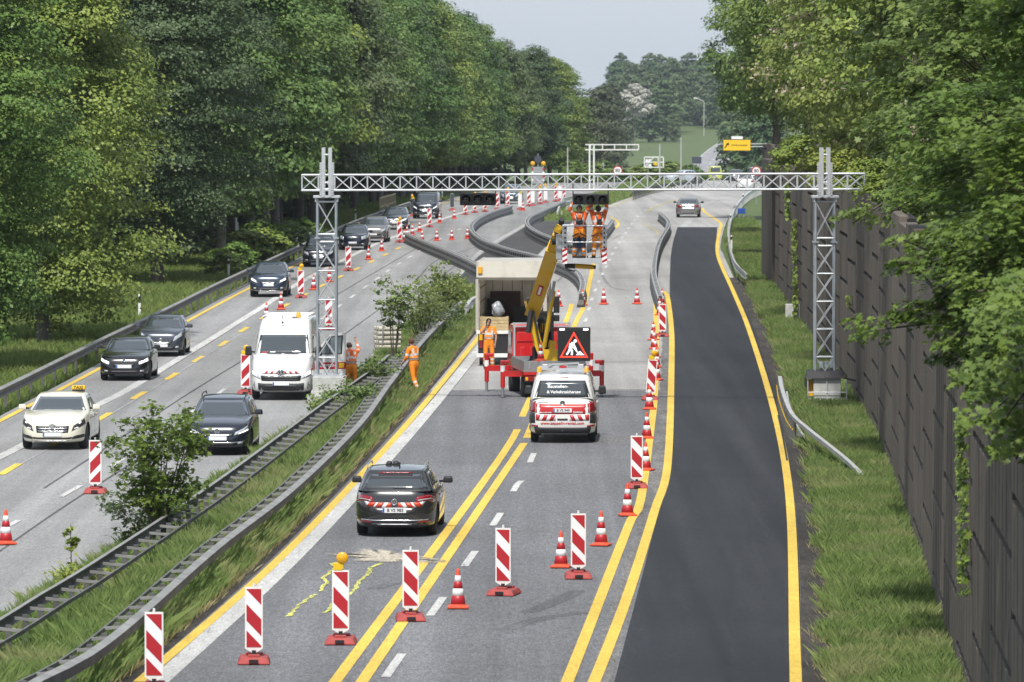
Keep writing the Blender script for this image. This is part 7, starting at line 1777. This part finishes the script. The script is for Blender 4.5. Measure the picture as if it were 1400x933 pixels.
L_FAR = leaf_mat('leaf_far_green', (0.068, 0.128, 0.052), (0.154, 0.222, 0.082))
L_BROWN = leaf_mat('leaf_dull_olive', (0.062, 0.085, 0.042), (0.125, 0.140, 0.070))
L_BLOOM = leaf_mat('leaf_white_blossom', (0.30, 0.31, 0.25), (0.58, 0.57, 0.52))
L_MAPLE = leaf_mat('leaf_maple', (0.091, 0.148, 0.025), (0.268, 0.342, 0.066), .38)
L_MAPLE2 = leaf_mat('leaf_maple_pale', (0.114, 0.171, 0.039), (0.302, 0.370, 0.097), .38)
L_PINK = leaf_mat('leaf_seed_cluster', (0.34, 0.28, 0.20), (0.50, 0.43, 0.33), .2)
L_YOUNG = leaf_mat('leaf_young_yellow_green', (0.120, 0.185, 0.028), (0.310, 0.370, 0.070))
M_BARK = mat('bark', (0.085, 0.070, 0.055), 0.9, 0, 0.3, 3, bump=.4)
M_BARKG = mat('grey_bark', (0.16, 0.15, 0.135), 0.9, 0, 0.3, 3, bump=.4)

def leaves(rg, C, N, size, spread=0.35, lobed=False):
    """C (n,3) leaf centres, N (n,3) facing; returns vertices and faces"""
    n = len(C); N = N + rg.normal(0, spread, (n, 3)); N /= np.linalg.norm(N, axis=1)[:, None] + 1e-9
    A = rg.normal(size=(n, 3)); A -= N*(A*N).sum(1)[:, None]; A /= np.linalg.norm(A, axis=1)[:, None] + 1e-9; Bv = np.cross(N, A)
    s = size*(0.6+0.8*rg.random(n))[:, None]
    if not lobed:
        pts = [(-.5, 0, 0), (0.02, -.36, -.06), (.55, 0, -.10), (.02, .36, -.06)]
    else:
        pts = [(-.5, 0, 0), (-.30, -.20, 0), (-.28, -.50, -.06), (.0, -.25, 0), (.20, -.52, -.10), (.24, -.18, -.02), (.62, 0, -.12), (.24, .18, -.02), (.20, .52, -.10), (.0, .25, 0), (-.28, .50, -.06), (-.30, .20, 0)]
    V = np.stack([C + A*s*p[0] + Bv*s*p[1] + N*s*p[2] for p in pts], 1); k = len(pts)
    return V.reshape(-1, 3), np.arange(n*k).reshape(n, k)
def crown_points(rg, h0, h1, Rr, n_lobes, n_clumps, per, flat=.55, clump_r=.9, shape=.75, squash=1.0):
    """clumps of leaves on lobes on an egg-shaped envelope"""
    Lc = []; 
    for i in range(n_lobes):
        u = (i+rg.random())/n_lobes; z = h0 + (h1-h0)*u; prof = math.sin(math.pi*min(1, max(0, (u*.92+.06)))**shape)**.75; a = i*2.39996 + rg.normal(0, .3)
        rad = Rr*prof*rg.uniform(.45, .85); lr = Rr*rg.uniform(.26, .46)*(0.55+.45*prof)
        Lc.append((rad*math.cos(a), rad*math.sin(a)*squash, z, lr))
    Lc.append((0, 0, h0+(h1-h0)*.55, Rr*.45)); Lc = np.array(Lc)
    k = rg.integers(0, len(Lc), n_clumps); d = rg.normal(size=(n_clumps, 3)); d[:, 2] = np.where(d[:, 2] < 0, d[:, 2]*.55, d[:, 2]); d /= np.linalg.norm(d, axis=1)[:, None]
    rad = Lc[k, 3]*(0.80+.35*rg.random(n_clumps)); cc = Lc[k, :3] + d*rad[:, None]*np.array([1, 1, .8])
    out = d.copy(); axis = cc - np.array([0, 0, h0+(h1-h0)*.4]); axis /= np.linalg.norm(axis, axis=1)[:, None]+1e-9; out = out*.6+axis*.5
    C = np.repeat(cc, per, 0); O = np.repeat(out, per, 0); n = len(C)
    a = rg.uniform(0, 2*np.pi, n); r = np.sqrt(rg.random(n))*clump_r*np.repeat(.6+.7*rg.random(n_clumps), per)
    C = C + np.stack([r*np.cos(a), r*np.sin(a), -(r/clump_r)**2*clump_r*flat*.6 + rg.normal(0, .12*clump_r, n)], 1)
    N = O*.55 + np.array([0, 0, .75]) + np.stack([np.cos(a)*r*.5, np.sin(a)*r*.5, np.zeros(n)], 1)/max(clump_r, .01)
    tone = np.clip(np.repeat(rg.normal(.45, .16, n_clumps), per) + rg.normal(0, .17, n), 0, 1)
    return C, N, tone
def trunk_mesh(rg, h, r, h0, Rr, limbs=9, m=None, fork=False):
    q = MB(); pts = [Vector((0, 0, -.4))]; x = y = 0
    for k in range(1, 7): x += rg.normal(0, .10)*h/16; y += rg.normal(0, .10)*h/16; pts.append(Vector((x, y, h*.85*k/6)))
    rad = [r*(1.15 - .95*k/6) for k in range(7)]; rad[0] = r*1.35
    for a, b, ra, rb in zip(pts[:-1], pts[1:], rad[:-1], rad[1:]): q.tube(a, b, ra, m, 9, rb, caps=False)
    for i in range(limbs):
        t = .28 + .65*i/limbs; z = h*.85*t; k = min(5, int(t*6)); a0 = pts[k].lerp(pts[k+1], t*6-k); a = i*2.4 + rg.normal(0, .3); ln = Rr*rg.uniform(.5, .9)*(1.1-.5*t)
        b0 = a0 + Vector((math.cos(a)*ln*.55, math.sin(a)*ln*.55, ln*.35)); c0 = a0 + Vector((math.cos(a)*ln, math.sin(a)*ln, ln*.75)); q.tube(a0, b0, r*.34*(1.1-t), m, 6, r*.2*(1.1-t), caps=False); q.tube(b0, c0, r*.2*(1.1-t), m, 5, r*.06, caps=False)
    return q.mesh('trunk', m)
class TreeKind:
    def __init__(s, seed, h, Rr, hb, m, n_lobes=22, n_clumps=700, per=22, leaf=.34, clump=.95, bark=None, r=.24, lobed=False, shape=.75, extra=None, flat=.55):
        rg = np.random.default_rng(seed); s.h = h
        C, N, tone = crown_points(rg, hb, h, Rr, n_lobes, n_clumps, per, flat, clump, shape); V, Fx = leaves(rg, C, N, leaf, .4, lobed)
        s.crown = np_mesh('crown', V, Fx, m, tone); s.trunk = trunk_mesh(rg, h, r, hb, Rr, 10, bark or M_BARK); s.extra = None
        if extra:
            k = rg.random(len(C)); sel = np.zeros(len(C), bool); cl = rg.integers(0, n_clumps, int(n_clumps*extra[1])); sel[:] = np.isin(np.repeat(np.arange(n_clumps), per), cl) & (k < .7)
            V, Fx = leaves(rg, C[sel] + N[sel]*.06, N[sel], leaf*extra[2], .5, False); s.extra = np_mesh('blossom', V, Fx, extra[0], tone[sel])
    def put(s, x, y, z, h, label, rz=0.0, group=None, name='tree', cat='tree', wide=1.0):
        k = h/s.h; root = empty(name, (x, y, z), rz, label, cat, group); root.scale = (k*wide, k*wide, k)
        link('trunk', s.trunk, root); link('crown', s.crown, root)
        if s.extra: link('blossom', s.extra, root)
        return root
rt = random.Random(11)
K_NEAR1 = TreeKind(1, 19, 4.6, 1.6, L_LIGHT, 38, 1700, 92, .135, .95, M_BARKG, .22)
K_NEAR2 = TreeKind(2, 20, 5.0, 3.2, L_DARK, 38, 1700, 92, .135, 1.05, M_BARK, .26)
K_NEAR3 = TreeKind(3, 19, 4.8, 3.0, L_MID, 34, 1500, 92, .135, 1.0, M_BARK, .24)
K_MID = [TreeKind(10, 18, 4.6, 3.4, L_MID, 26, 900, 58, .235, 1.1, M_BARK, .22), TreeKind(11, 19, 5.0, 4.0, L_MID, 28, 950, 58, .235, 1.15, M_BARKG, .24), TreeKind(12, 17, 4.4, 3.0, L_LIGHT, 24, 850, 58, .235, 1.05, M_BARK, .2),
         TreeKind(13, 19, 4.8, 4.2, L_DARK, 26, 900, 58, .235, 1.15, M_BARK, .24)]
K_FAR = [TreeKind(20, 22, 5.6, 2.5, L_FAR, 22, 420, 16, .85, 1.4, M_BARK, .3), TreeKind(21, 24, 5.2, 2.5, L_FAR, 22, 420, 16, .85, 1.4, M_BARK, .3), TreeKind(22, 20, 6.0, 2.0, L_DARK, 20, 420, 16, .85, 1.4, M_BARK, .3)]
K_BROWN = TreeKind(25, 20, 5.0, 2.5, L_BROWN, 26, 480, 14, .55, 1.2, M_BARKG, .3)
K_BLOOM = TreeKind(26, 20, 5.4, 11.5, L_BLOOM, 18, 380, 16, .75, 1.2, M_BARKG, .28)

# left forest, row by row
FOREST = 'deciduous trees of the roadside forest'
def fx(Y): return LL(Y)
trees = []
g = at(60, 300, 228); K_NEAR1.put(g.x, 228, -.05, 20.5, 'big pale green tree at the left edge, leaves hanging almost to the grass', 0.4, FOREST)
g = at(-75, 300, 205); K_NEAR1.put(g.x, 205, -.05, 19, 'pale green tree cut by the left edge of the photo, nearest of all', 2.4, FOREST)
g = at(215, 300, 292); K_NEAR2.put(g.x, 292, .3, 22, 'tall dark green tree with feathery branches right of the big pale one', 1.0, FOREST)
g = at(300, 300, 318); K_MID[1].put(g.x, 318, .3, 19.5, 'mid green tree standing above the low bushes by the rail', 3.0, FOREST)
adj = ['rounded', 'narrow', 'broad', 'ragged', 'dense', 'leaning', 'tall', 'low-branched']; tone_w = {0: 'mid green', 1: 'fresh green', 2: 'pale green', 3: 'dark green'}
pos_w = lambda px: ('at the far left of the photo' if px < 120 else 'left of the left gantry tower' if px < 410 else 'just above the left gantry tower' if px < 480 else 'above the queue of cars' if px < 600 else 'above the left traffic light' if px < 690 else 'at the far end of the forest')
rows = [(5.6, 175, 800, 7.5), (11.5, 190, 790, 8.5), (18.5, 200, 760, 9.5), (27, 210, 720, 11), (38, 220, 640, 15)]
cnt = 0; seen = {}
for ri, (off, y0, y1, st) in enumerate(rows):
    Y = y0
    while Y < y1:
        yy = Y + rt.uniform(-2, 2); o = off + rt.uniform(-1.3, 1.3) + (2.8 if Y < 330 else 0); x = fx(yy) - o
        px = 700 + x/yy*F
        if px > -130 and px < 775 and not (ri == 0 and (200 < yy < 340)) and not (ri == 1 and 205 < yy < 250):
            if px < 200 and yy < 260 and ri < 3: k = 2 if rt.random() < .6 else 0
            else: k = rt.choice([0, 1, 0, 1, 2, 3, 3, 0])
            hh = 21 - max(0, (yy-430)/370*7.0) + rt.uniform(-1.6, 1.2) + .35*ri
            lab = '%s %s tree %s, %s' % (adj[cnt % 8], tone_w[k], pos_w(px), ('front row', 'second row', 'third row', 'deep inside', 'deepest of all')[ri])
            lab = lab.replace('at the far end of the forest', 'at the far forest end')
            if lab in seen: lab += ', %s' % ('farther off', 'farther back', 'half hidden', 'with its crown lit', 'between two others', 'close to the next', 'with a gap beside it', 'slightly taller', 'slightly shorter')[(seen[lab]-1) % 9]
            seen[lab.split(', farther')[0]] = seen.get(lab.split(', farther')[0], 0) + 1
            (([K_NEAR1, K_NEAR2, K_NEAR3][k % 3]) if yy < 330 and ri < 3 else K_MID[k]).put(x, yy, zr(yy)-.1, hh, lab, rt.uniform(0, 6.28), FOREST, wide=rt.uniform(.9, 1.15)); cnt += 1
        Y += st*(1 + max(0, (Y-400)/900))
# low bushes and understorey along the left rail
K_BUSH = TreeKind(30, 1.6, 1.25, .1, L_LIGHT, 14, 240, 16, .17, .32, M_BARK, .03)
K_BUSHD = TreeKind(31, 2.4, 1.6, .15, L_DARK, 16, 260, 16, .22, .42, M_BARK, .04)
BL = 'low leafy bushes by the left guard rail'
for i, (px, py, hh) in enumerate([(352, 372, 1.5), (374, 362, 1.7), (392, 353, 1.6), (338, 377, 1.3), (408, 346, 1.6), (360, 362, 1.8), (382, 350, 1.9), (425, 338, 1.5), (440, 330, 1.4)]):
    p = gp(px, py); p.x -= 1.2; K_BUSH.put(p.x, p.y, p.z-.05, hh, ['pale leafy bush behind the rail below the edge-on sign', 'pale leafy bush behind the rail right of the edge-on sign', 'pale leafy bush behind the rail near the black minivan', 'small pale bush left of the edge-on sign', 'pale bush behind the rail touching the black minivan in view', 'taller pale bush at the back of the clump', 'tallest pale bush at the back of the clump', 'small pale bush hidden by the minivan', 'small pale bush hidden by the gantry tower'][i], i*1.3, BL, 'bush', 'bush', 1.25)
for i in range(16):
    Y = 235 + i*16; x = fx(Y) - 7.5 - rt.uniform(0, 5); K_BUSHD.put(x, Y, zr(Y)-.05, rt.uniform(1.6, 3.2), '%s dark undergrowth bush between the trunks %s' % (('rounded', 'ragged', 'spreading', 'low')[i % 4], ('beside the pale green tree', 'beside the dark feathery tree', 'behind the low pale bushes', 'behind the gantry tower')[i//4]), rt.uniform(0, 6), 'undergrowth bushes at the forest edge', 'bush', 'bush', 1.3)

for i in range(40):
    Y = 240 + i*13; x = fx(Y) - 13 - (i*7.3) % 27; px = 700 + x/Y*F
    if px > -60: K_BUSHD.put(x, Y, zr(Y)-.1, 3.2 + (i*1.7) % 1.8, '%s shaded thicket between trunks, %s, %s' % (('low', 'tall', 'wide', 'sparse', 'ragged')[i % 5], pos_w(px).replace('of the left gantry tower', 'of the gantry tower').replace('of the photo', 'side'), ('first', 'second', 'third', 'fourth')[(i//4) % 4]), i*2.1, 'shaded thickets inside the forest', 'bush', 'bush', 1.25)
# trees behind the right-hand wall
RW = 'trees behind the retaining wall'
K_R = [TreeKind(40, 12, 4.6, 2.6, L_MID, 26, 1800, 34, .18, .70, M_BARK, .22), TreeKind(41, 12, 4.4, 2.4, L_LIGHT, 26, 1800, 34, .17, .70, M_BARK, .2), TreeKind(42, 12, 4.4, 1.8, L_MAPLE2, 26, 1900, 34, .16, .68, M_BARK, .2, extra=(L_PINK, .12, 1.0))]
for (px, Y, h, k, lab, rz, wd) in [(1062, 425, 14, 0, 'dark rounded tree at the far end of the wall, its crown against the sky', 1, 1.0), (1105, 380, 15, 1, 'bright green tree behind the far wall, second from the sky gap', 2, 1.0), (1140, 330, 15, 0, 'tall mid green tree above the right gantry tower', 3, 1.05), (1168, 285, 14, 1, 'pale green tree behind the wall just right of the gantry tower', 4, 1.0),
      (1215, 245, 13, 2, 'tree with pinkish seed clusters above the right end of the gantry', 5, 1.0), (1262, 205, 12.5, 2, 'tree with pinkish seed clusters nearer the right edge of the photo', 0.5, 1.0), (1315, 175, 12, 1, 'bright tree at the upper right behind the maple', 1.7, 1.0), (1390, 150, 12, 0, 'mid green tree at the right edge behind the maple', 2.7, 1.0),
      (1150, 440, 15, 0, 'tree deep behind the far wall, upper right of the sky gap', .3, 1.1), (1215, 360, 16, 1, 'tall tree deep behind the middle of the wall', .8, 1.1), (1290, 290, 15, 0, 'tall dark tree deep behind the near wall', 2.8, 1.1), (1370, 230, 14, 1, 'tall pale tree deep behind the near wall by the right edge', 3.8, 1.1)]:
    x = (px-700)/F*Y; z = 6.3; K_R[k].put(x, Y, z, h, lab, rz, RW, wide=wd)
K_WS = TreeKind(45, 1.7, 1.2, .05, L_YOUNG, 14, 260, 16, .13, .30, M_BARK, .03)
for i, (Y, dx, hh) in enumerate([(380, 1.8, 1.1), (368, 1.6, 1.0), (350, 1.5, 1.2), (325, 1.5, 1.3), (300, 1.4, 1.6), (278, 1.0, 1.6), (262, .9, 1.7), (246, .9, 1.4), (230, .9, 1.5), (215, .9, 1.4), (198, .9, 1.2), (184, .9, 1.3), (172, .9, 1.2), (160, .9, 1.2), (150, .9, 1.2)]):
    x = (wx(Y) if Y <= 288 else FWALL(max(Y, 300))) + dx; px = 700+x/Y*F
    K_WS.put(x, Y, 6.35, hh, 'yellow green creeper bush on top of the wall, %s' % ('farthest of all', 'near the yellow sign', 'beyond the wall corner', 'at the far wall step', 'right of the wall corner', 'left of the gantry end', 'below the gantry end', 'just left of the right tower', 'behind the right tower mast', 'right of the right tower mast', 'above the pale coping', 'beside the maple twig', 'half behind the maple', 'nearly hidden by the maple', 'nearest one, under the maple')[i], i*.9, 'creeper bushes on the wall', 'bush', 'bush', 1.25)

# foreground maples overhanging the wall: lobed leaves on layered sprays
def maple(x, y, z, label, seed, cz, Rr, n, m, leaf, rz=0, arms=(), hgt=6.0, extra=None):
    rg = np.random.default_rng(seed); root = empty('maple_tree', (x, y, z), rz, label, 'tree'); q = MB()
    q.tube((0, 0, -.3), (.1, 0, hgt*.5), .20, M_BARK, 9, .14); q.tube((.1, 0, hgt*.5), (0, .1, hgt*.95), .14, M_BARK, 9, .05)
    cs = []
    for i in range(n):
        d = rg.normal(size=3); d /= np.linalg.norm(d); d[2] *= .9; c = np.array([0, 0, cz]) + d*Rr*(.55+.5*rg.random())**.8; cs.append((c, rg.uniform(.35, .7)))
    for (ax, ay, az, n2) in arms:                # long twigs reaching out
        tip = np.array([ax, ay, az]); base = np.array([0, 0, cz-.3])
        q.tube(base, tip, .05, M_BARK, 6, .012)
        for k in range(n2): t = .45+.55*k/max(1, n2-1); cs.append((base+(tip-base)*t+rg.normal(0, .10, 3)+np.array([0, 0, .05]), rg.uniform(.22, .36)))
    for c, r_ in cs[::3]: q.tube((0, 0, cz-1.0+rg.uniform(-.5, .8)), Vector(c), .035, M_BARK, 5, .01)
    q.build('trunk', M_BARK, root); Cs = []; Ns = []; Ts = []
    for c, r_ in cs:
        k = int(105*r_*r_/.25*(.13/leaf)**1.2) + 8; a = rg.uniform(0, 2*np.pi, k); rr_ = np.sqrt(rg.random(k))*r_
        P = c + np.stack([rr_*np.cos(a), rr_*np.sin(a), .16*rg.normal(size=k)*r_ - .35*rr_*rr_/r_], 1); Cs.append(P)
        o = P - np.array([0, 0, cz-1.5]); o /= np.linalg.norm(o, axis=1)[:, None]; Ns.append(o*.5 + np.array([0, 0, .8])); Ts.append(np.clip(rg.normal(.45, .12)+rg.normal(0, .16, k), 0, 1))
    C = np.concatenate(Cs); N = np.concatenate(Ns); T = np.concatenate(Ts); V, Fx = leaves(rg, C, N, leaf, .35, True)
    link('crown', np_mesh('crown', V, Fx, m, T), root)
    if extra:
        sel = rg.random(len(cs)) < extra; P = []; 
        for (c, r_), s in zip(cs, sel):
            if s:
                k = 60; dr = Vector((rg.normal(), rg.normal()*.3, rg.normal()*.25+.2)).normalized()
                t = rg.random(k)[:, None]; P.append(c + np.array([0, -.1, r_*.4]) + t*np.array(dr)*.45 + rg.normal(0, .045, (k, 3)))
        P = np.concatenate(P); V, Fx = leaves(rg, P, rg.normal(size=P.shape), .055, .5, False); link('seed_clusters', np_mesh('seed_clusters', V, Fx, L_PINK, rg.random(len(P))), root)
    return root
def off(px, py, D, base): p = at(px, py, D); return (p.x-base[0], p.y-base[1], p.z-base[2])
b1 = (8.3, 80, 5.6)
maple(*b1, 'large dark maple hanging over the wall at the right edge of the photo', 51, 1.9, 2.5, 215, L_MAPLE, .108, arms=[off(1168, 442, 80, b1)+(9,), off(1215, 360, 80, b1)+(9,), off(1265, 425, 80, b1)+(12,), off(1290, 490, 80, b1)+(12,), off(1330, 535, 76, b1)+(12,), off(1388, 630, 69, b1)+(9,), off(1240, 330, 80, b1)+(8,), off(1375, 570, 69, b1)+(12,), off(1330, 400, 78, b1)+(14,), off(1345, 470, 75, b1)+(16,), off(1385, 510, 69, b1)+(16,), off(1395, 450, 68, b1)+(16,), off(1310, 460, 79, b1)+(14,), off(1360, 535, 72, b1)+(14,), off(1392, 400, 68, b1)+(16,), off(1365, 430, 71, b1)+(16,), off(1340, 430, 76, b1)+(14,)])
b2 = (9.3, 104, 6.5)
maple(*b2, 'maple with pale seed clusters in the upper right corner', 52, 3.3, 2.9, 175, L_MAPLE2, .112, arms=[off(1165, 306, 104, b2)+(8,), off(1175, 110, 104, b2)+(9,), off(1200, 210, 104, b2)+(9,)], hgt=8, extra=.10)
b3 = (11.2, 128, 6.5)
maple(*b3, 'lighter maple with many seed clusters right of the gantry tower', 53, 3.2, 2.9, 155, L_MAPLE2, .115, arms=[off(1195, 160, 128, b3)+(8,)], hgt=8, extra=.16)
b4 = (9.4, 88, 6.5); b5 = (9.0, 98, 6.0); maple(*b5, 'maple crown filling the gap above the wall behind the overhanging branches', 55, 2.2, 2.4, 130, L_MAPLE, .112, hgt=5)
maple(*b4, 'dark maple crown filling the top right corner', 54, 4.6, 2.3, 140, L_MAPLE, .11, hgt=9)

# climbing plants on the wall
def creeper(px0, py0, px1, py1, label, n=260, wd=.16, sz=.085):
    D = 60.0
    while abs((px0-700)/F*D - (wx(D)-.15)) > .02 and D < 300: D += .05
    a = at(px0, py0, D-.25); b = at(px1, py1, D-.25); rg = np.random.default_rng(int(px0)); root = empty('climbing_plant', (a.x, a.y, 0), 0, label, 'plant'); t = rg.random(n)
    C = np.stack([np.interp(t, [0, 1], [0, b.x-a.x]) - rg.random(n)*.15, rg.normal(0, .25, n)*wd*4*(0.5+.5*np.sin(t*17)**2), a.z + (b.z-a.z)*t], 1); N = np.tile(np.array([-.8, -.5, .5]), (n, 1)); V, Fx = leaves(rg, C, N, sz, .5, True)
    link('foliage', np_mesh('foliage', V, Fx, L_YOUNG, rg.random(n)), root); MB().tube((.05, 0, a.z), (b.x-a.x+.05, 0, b.z), .012, M_BARK, 5).build('stem', M_BARK, root)
creeper(1320, 560, 1324, 815, 'green creeper strip on the near wall under the maple', 320, .14, .10); creeper(1088, 300, 1090, 470, 'yellow green creeper strip on the wall left of the right tower', 420, .3, .16); creeper(1163, 405, 1164, 422, 'tiny creeper tuft on the wall right of the tower', 40, .2, .12)
creeper(1078, 250, 1079, 300, 'small creeper strip high on the wall corner', 120, .25, .16)

# shrubs in the median
def shrub(px, py, h, wd, label, seed, m, leaf, n, stems=6, lobed=True, group='shrubs in the median', name='shrub', low=.25, extra=None, lean=0.0, per=38, thin=.6):
    rg = np.random.default_rng(seed); p = gp(px, py); root = empty(name, (p.x, p.y, p.z-.06), 0, label, 'shrub' if name == 'shrub' else name, group); q = MB(); tips = []
    for i in range(stems):
        a = 2*math.pi*(i+rg.random())/stems; k = rg.uniform(.25, 1); t1 = Vector((math.cos(a)*wd*.18*k, math.sin(a)*wd*.18*k, h*.4)); t2 = Vector((math.cos(a)*wd*.42*k+lean, math.sin(a)*wd*.42*k, h*rg.uniform(.7, 1.0)))
        q.tube((math.cos(a)*.04, math.sin(a)*.04, -.05), t1, .022*h/2, M_BARK, 6, .014*h/2); q.tube(t1, t2, .014*h/2, M_BARK, 5, .004)
        for s in range(n//stems):
            t = rg.uniform(low, 1.05); base = t1.lerp(t2, max(0, (t-.4)/.6)) if t > .4 else Vector((0, 0, 0)).lerp(t1, t/.4); ln = wd*.32*rg.uniform(.2, 1); a2 = rg.uniform(0, 6.28)
            e = base + Vector((math.cos(a2)*ln, math.sin(a2)*ln, ln*rg.uniform(-.05, .6))); q.tube(base, e, .006, M_BARK, 4, .003); tips.append(e)
    q.build('stems', M_BARK, root); C = []; N = []; T = []
    for e in tips:
        k = max(4, int(per*rg.uniform(.5, 1.2))); P = np.array(e) + rg.normal(0, 1, (k, 3))*np.array([1, 1, .55])*wd*.062; C.append(P); N.append(np.tile(np.array([0, 0, 1.0]), (k, 1)) + rg.normal(0, .4, (k, 3))); T.append(np.clip(rg.normal(.45, .14)+rg.normal(0, .18, k), 0, 1))
    C = np.concatenate(C); N = np.concatenate(N); T = np.concatenate(T); V, Fx = leaves(rg, C, N, leaf, .35, lobed); link('foliage', np_mesh('foliage', V, Fx, m, T), root)
    if extra:
        s = rg.random(len(C)) < extra; V, Fx = leaves(rg, C[s]+np.array([0, 0, .05]), N[s], leaf*.7, .5, False); link('blossom', np_mesh('blossom', V, Fx, L_BLOOM, T[s]), root)
    return root
shrub(216, 752, 3.05, 2.1, 'leafy maple shrub standing between the two median guard rails near the taxi', 61, L_MAPLE, .105, 130, 9, per=36)
shrub(200, 748, 1.0, 1.9, 'low dark growth at the foot of the big median shrub', 62, L_DARK, .09, 50, 5, per=26, low=.1)
shrub(98, 806, 1.55, .45, 'thin sapling with a tuft of yellow green leaves in the median', 63, L_YOUNG, .085, 14, 2, low=.55, per=16)
shrub(108, 822, .75, 1.3, 'low yellow green shrub at the foot of the sapling', 64, L_YOUNG, .07, 36, 5, per=22, low=.1)
shrub(538, 492, 2.9, 1.5, 'slender shrub with drooping leaves beside the stacked bundles', 65, L_MID, .13, 60, 4, lobed=False, low=.45, per=20)
shrub(577, 474, 2.7, 2.9, 'bushy shrub with white blossom in the middle of the median', 66, L_MAPLE2, .11, 110, 9, lobed=False, extra=.34, per=22)
shrub(612, 446, 2.5, 2.4, 'dense yellow green shrub at the far end of the median near the truck', 67, L_MAPLE2, .13, 90, 7, per=22)
shrub(590, 462, 1.3, 2.6, 'low dark shrub under the blossom in the median', 68, L_DARK, .12, 60, 6, lobed=False, per=30, low=.1)
shrub(505, 540, 1.0, 2.0, 'low leafy shrub left of the leaning worker', 69, L_MID, .10, 70, 6, lobed=False, per=34, low=.1)
shrub(474, 570, .95, 2.2, 'dark leafy shrub in front of the left gantry tower base', 70, L_MID, .10, 90, 7, lobed=False, per=36, low=.1)
shrub(447, 580, .8, 1.5, 'small shrub at the left foot of the gantry tower', 71, L_MID, .09, 50, 5, lobed=False, per=30, low=.1)
shrub(533, 518, .7, 1.3, 'small shrub among the rungs beside the leaning worker', 72, L_MID, .10, 36, 5, lobed=False, per=28, low=.1)

# far median bushes and trees beyond the dip
FB = 'bushes in the far median'
K_FB = TreeKind(46, 3.0, 2.0, .1, L_MID, 16, 300, 16, .34, .5, M_BARK, .05)
for i, (px, Y, hh) in enumerate([(872, 690, 2.0), (888, 720, 2.2), (905, 700, 1.8), (918, 740, 2.4), (944, 720, 2.0), (954, 740, 1.5), (966, 760, 1.0), (848, 705, 1.6), (828, 720, 2.4), (812, 700, 2.4), (797, 690, 2.2), (782, 700, 2.6)]):
    K_FB.put((px-700)/F*Y, Y, zr(Y)-.1, hh, 'bush in the far median %s' % ('left of the white framed sign', 'below the white framed sign', 'right of the white framed sign', 'left of the tall thin pole', 'at the tall thin pole', 'under the dark sign back', 'nearest the far road', 'behind the middle speed limit sign', 'below the cantilever gantry arm', 'at the foot of the cantilever gantry', 'under the end of the forest', 'behind the right traffic light')[i], i*1.1, FB, 'bush', 'bush', 1.3)
HT = 'trees on the far hill'
nm = 0
for (px, Y, h, k) in [(1016, 1250, 19, 0), (1030, 1150, 20, 1), (1022, 1400, 24, 2), (1040, 1300, 24, 0), (1010, 1560, 25, 1), (1050, 1200, 20, 1), (1012, 1080, 14, 2), (1030, 1020, 15, 0), (1048, 1000, 14, 1)]:
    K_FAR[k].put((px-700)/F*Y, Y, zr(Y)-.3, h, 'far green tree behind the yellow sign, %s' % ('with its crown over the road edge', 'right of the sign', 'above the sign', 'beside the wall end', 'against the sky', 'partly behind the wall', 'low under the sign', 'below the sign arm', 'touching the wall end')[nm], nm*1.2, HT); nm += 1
for i, (px, Y, h) in enumerate([(812, 1000, 18), (820, 1120, 20), (829, 1250, 20), (800, 960, 16), (836, 1400, 20)]):
    K_BROWN.put((px-700)/F*Y, Y, zr(Y)-.3, h, 'dull olive tree where the forest ends, %s' % ('tallest by the cantilever gantry', 'beside the blossoming tree', 'just left of the white blossom', 'touching the green forest', 'deep behind the blossoming tree')[i], i*1.7, HT)
K_BLOOM.put((868-700)/F*1700, 1700, zr(1700)-.3, 19, 'white blossoming tree on bare trunks at the foot of the far hill', .5, HT, wide=.95)
K_BLOOM.put((851-700)/F*1760, 1760, zr(1760)-.3, 13, 'smaller white blossoming tree left of the big one', 1.5, HT, wide=.8)
for i in range(58):
    Y = 1900 + (i % 6)*115 + rt.uniform(-40, 40); px = 828 + (i//6)*20 + (i % 6)*3 + rt.uniform(-7, 7)
    if px > 940 and Y < 2080: Y += 200
    hh = rt.uniform(17, 22.5) - max(0, (870-px)*.05) - max(0, (px-985)*.06)
    if Y < 1980: hh *= rt.uniform(.55, .95)
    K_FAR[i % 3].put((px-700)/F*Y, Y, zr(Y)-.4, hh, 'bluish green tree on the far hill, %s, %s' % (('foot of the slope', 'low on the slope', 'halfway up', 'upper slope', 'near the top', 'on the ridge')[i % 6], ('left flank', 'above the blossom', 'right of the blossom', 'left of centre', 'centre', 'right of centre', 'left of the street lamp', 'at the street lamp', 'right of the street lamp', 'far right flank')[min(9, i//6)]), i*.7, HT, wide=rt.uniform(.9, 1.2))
# ------------------------------------------------------------------ air: one pale box of haze round the whole place
hz = MB().box((60, 1700, 19), (1700, 3600, 60)); hm = bpy.data.materials.new('haze'); hm.use_nodes = True; t = hm.node_tree
for n in list(t.nodes):
    if n.type == 'BSDF_PRINCIPLED': t.nodes.remove(n)
v = t.nodes.new('ShaderNodeVolumePrincipled'); v.inputs['Color'].default_value = (0.80, 0.88, 1.0, 1); v.inputs['Density'].default_value = 0.00007; v.inputs['Anisotropy'].default_value = 0.2
t.links.new(v.outputs[0], t.nodes['Material Output'].inputs['Volume'])
tag(hz.build('haze', hm), kind='stuff')
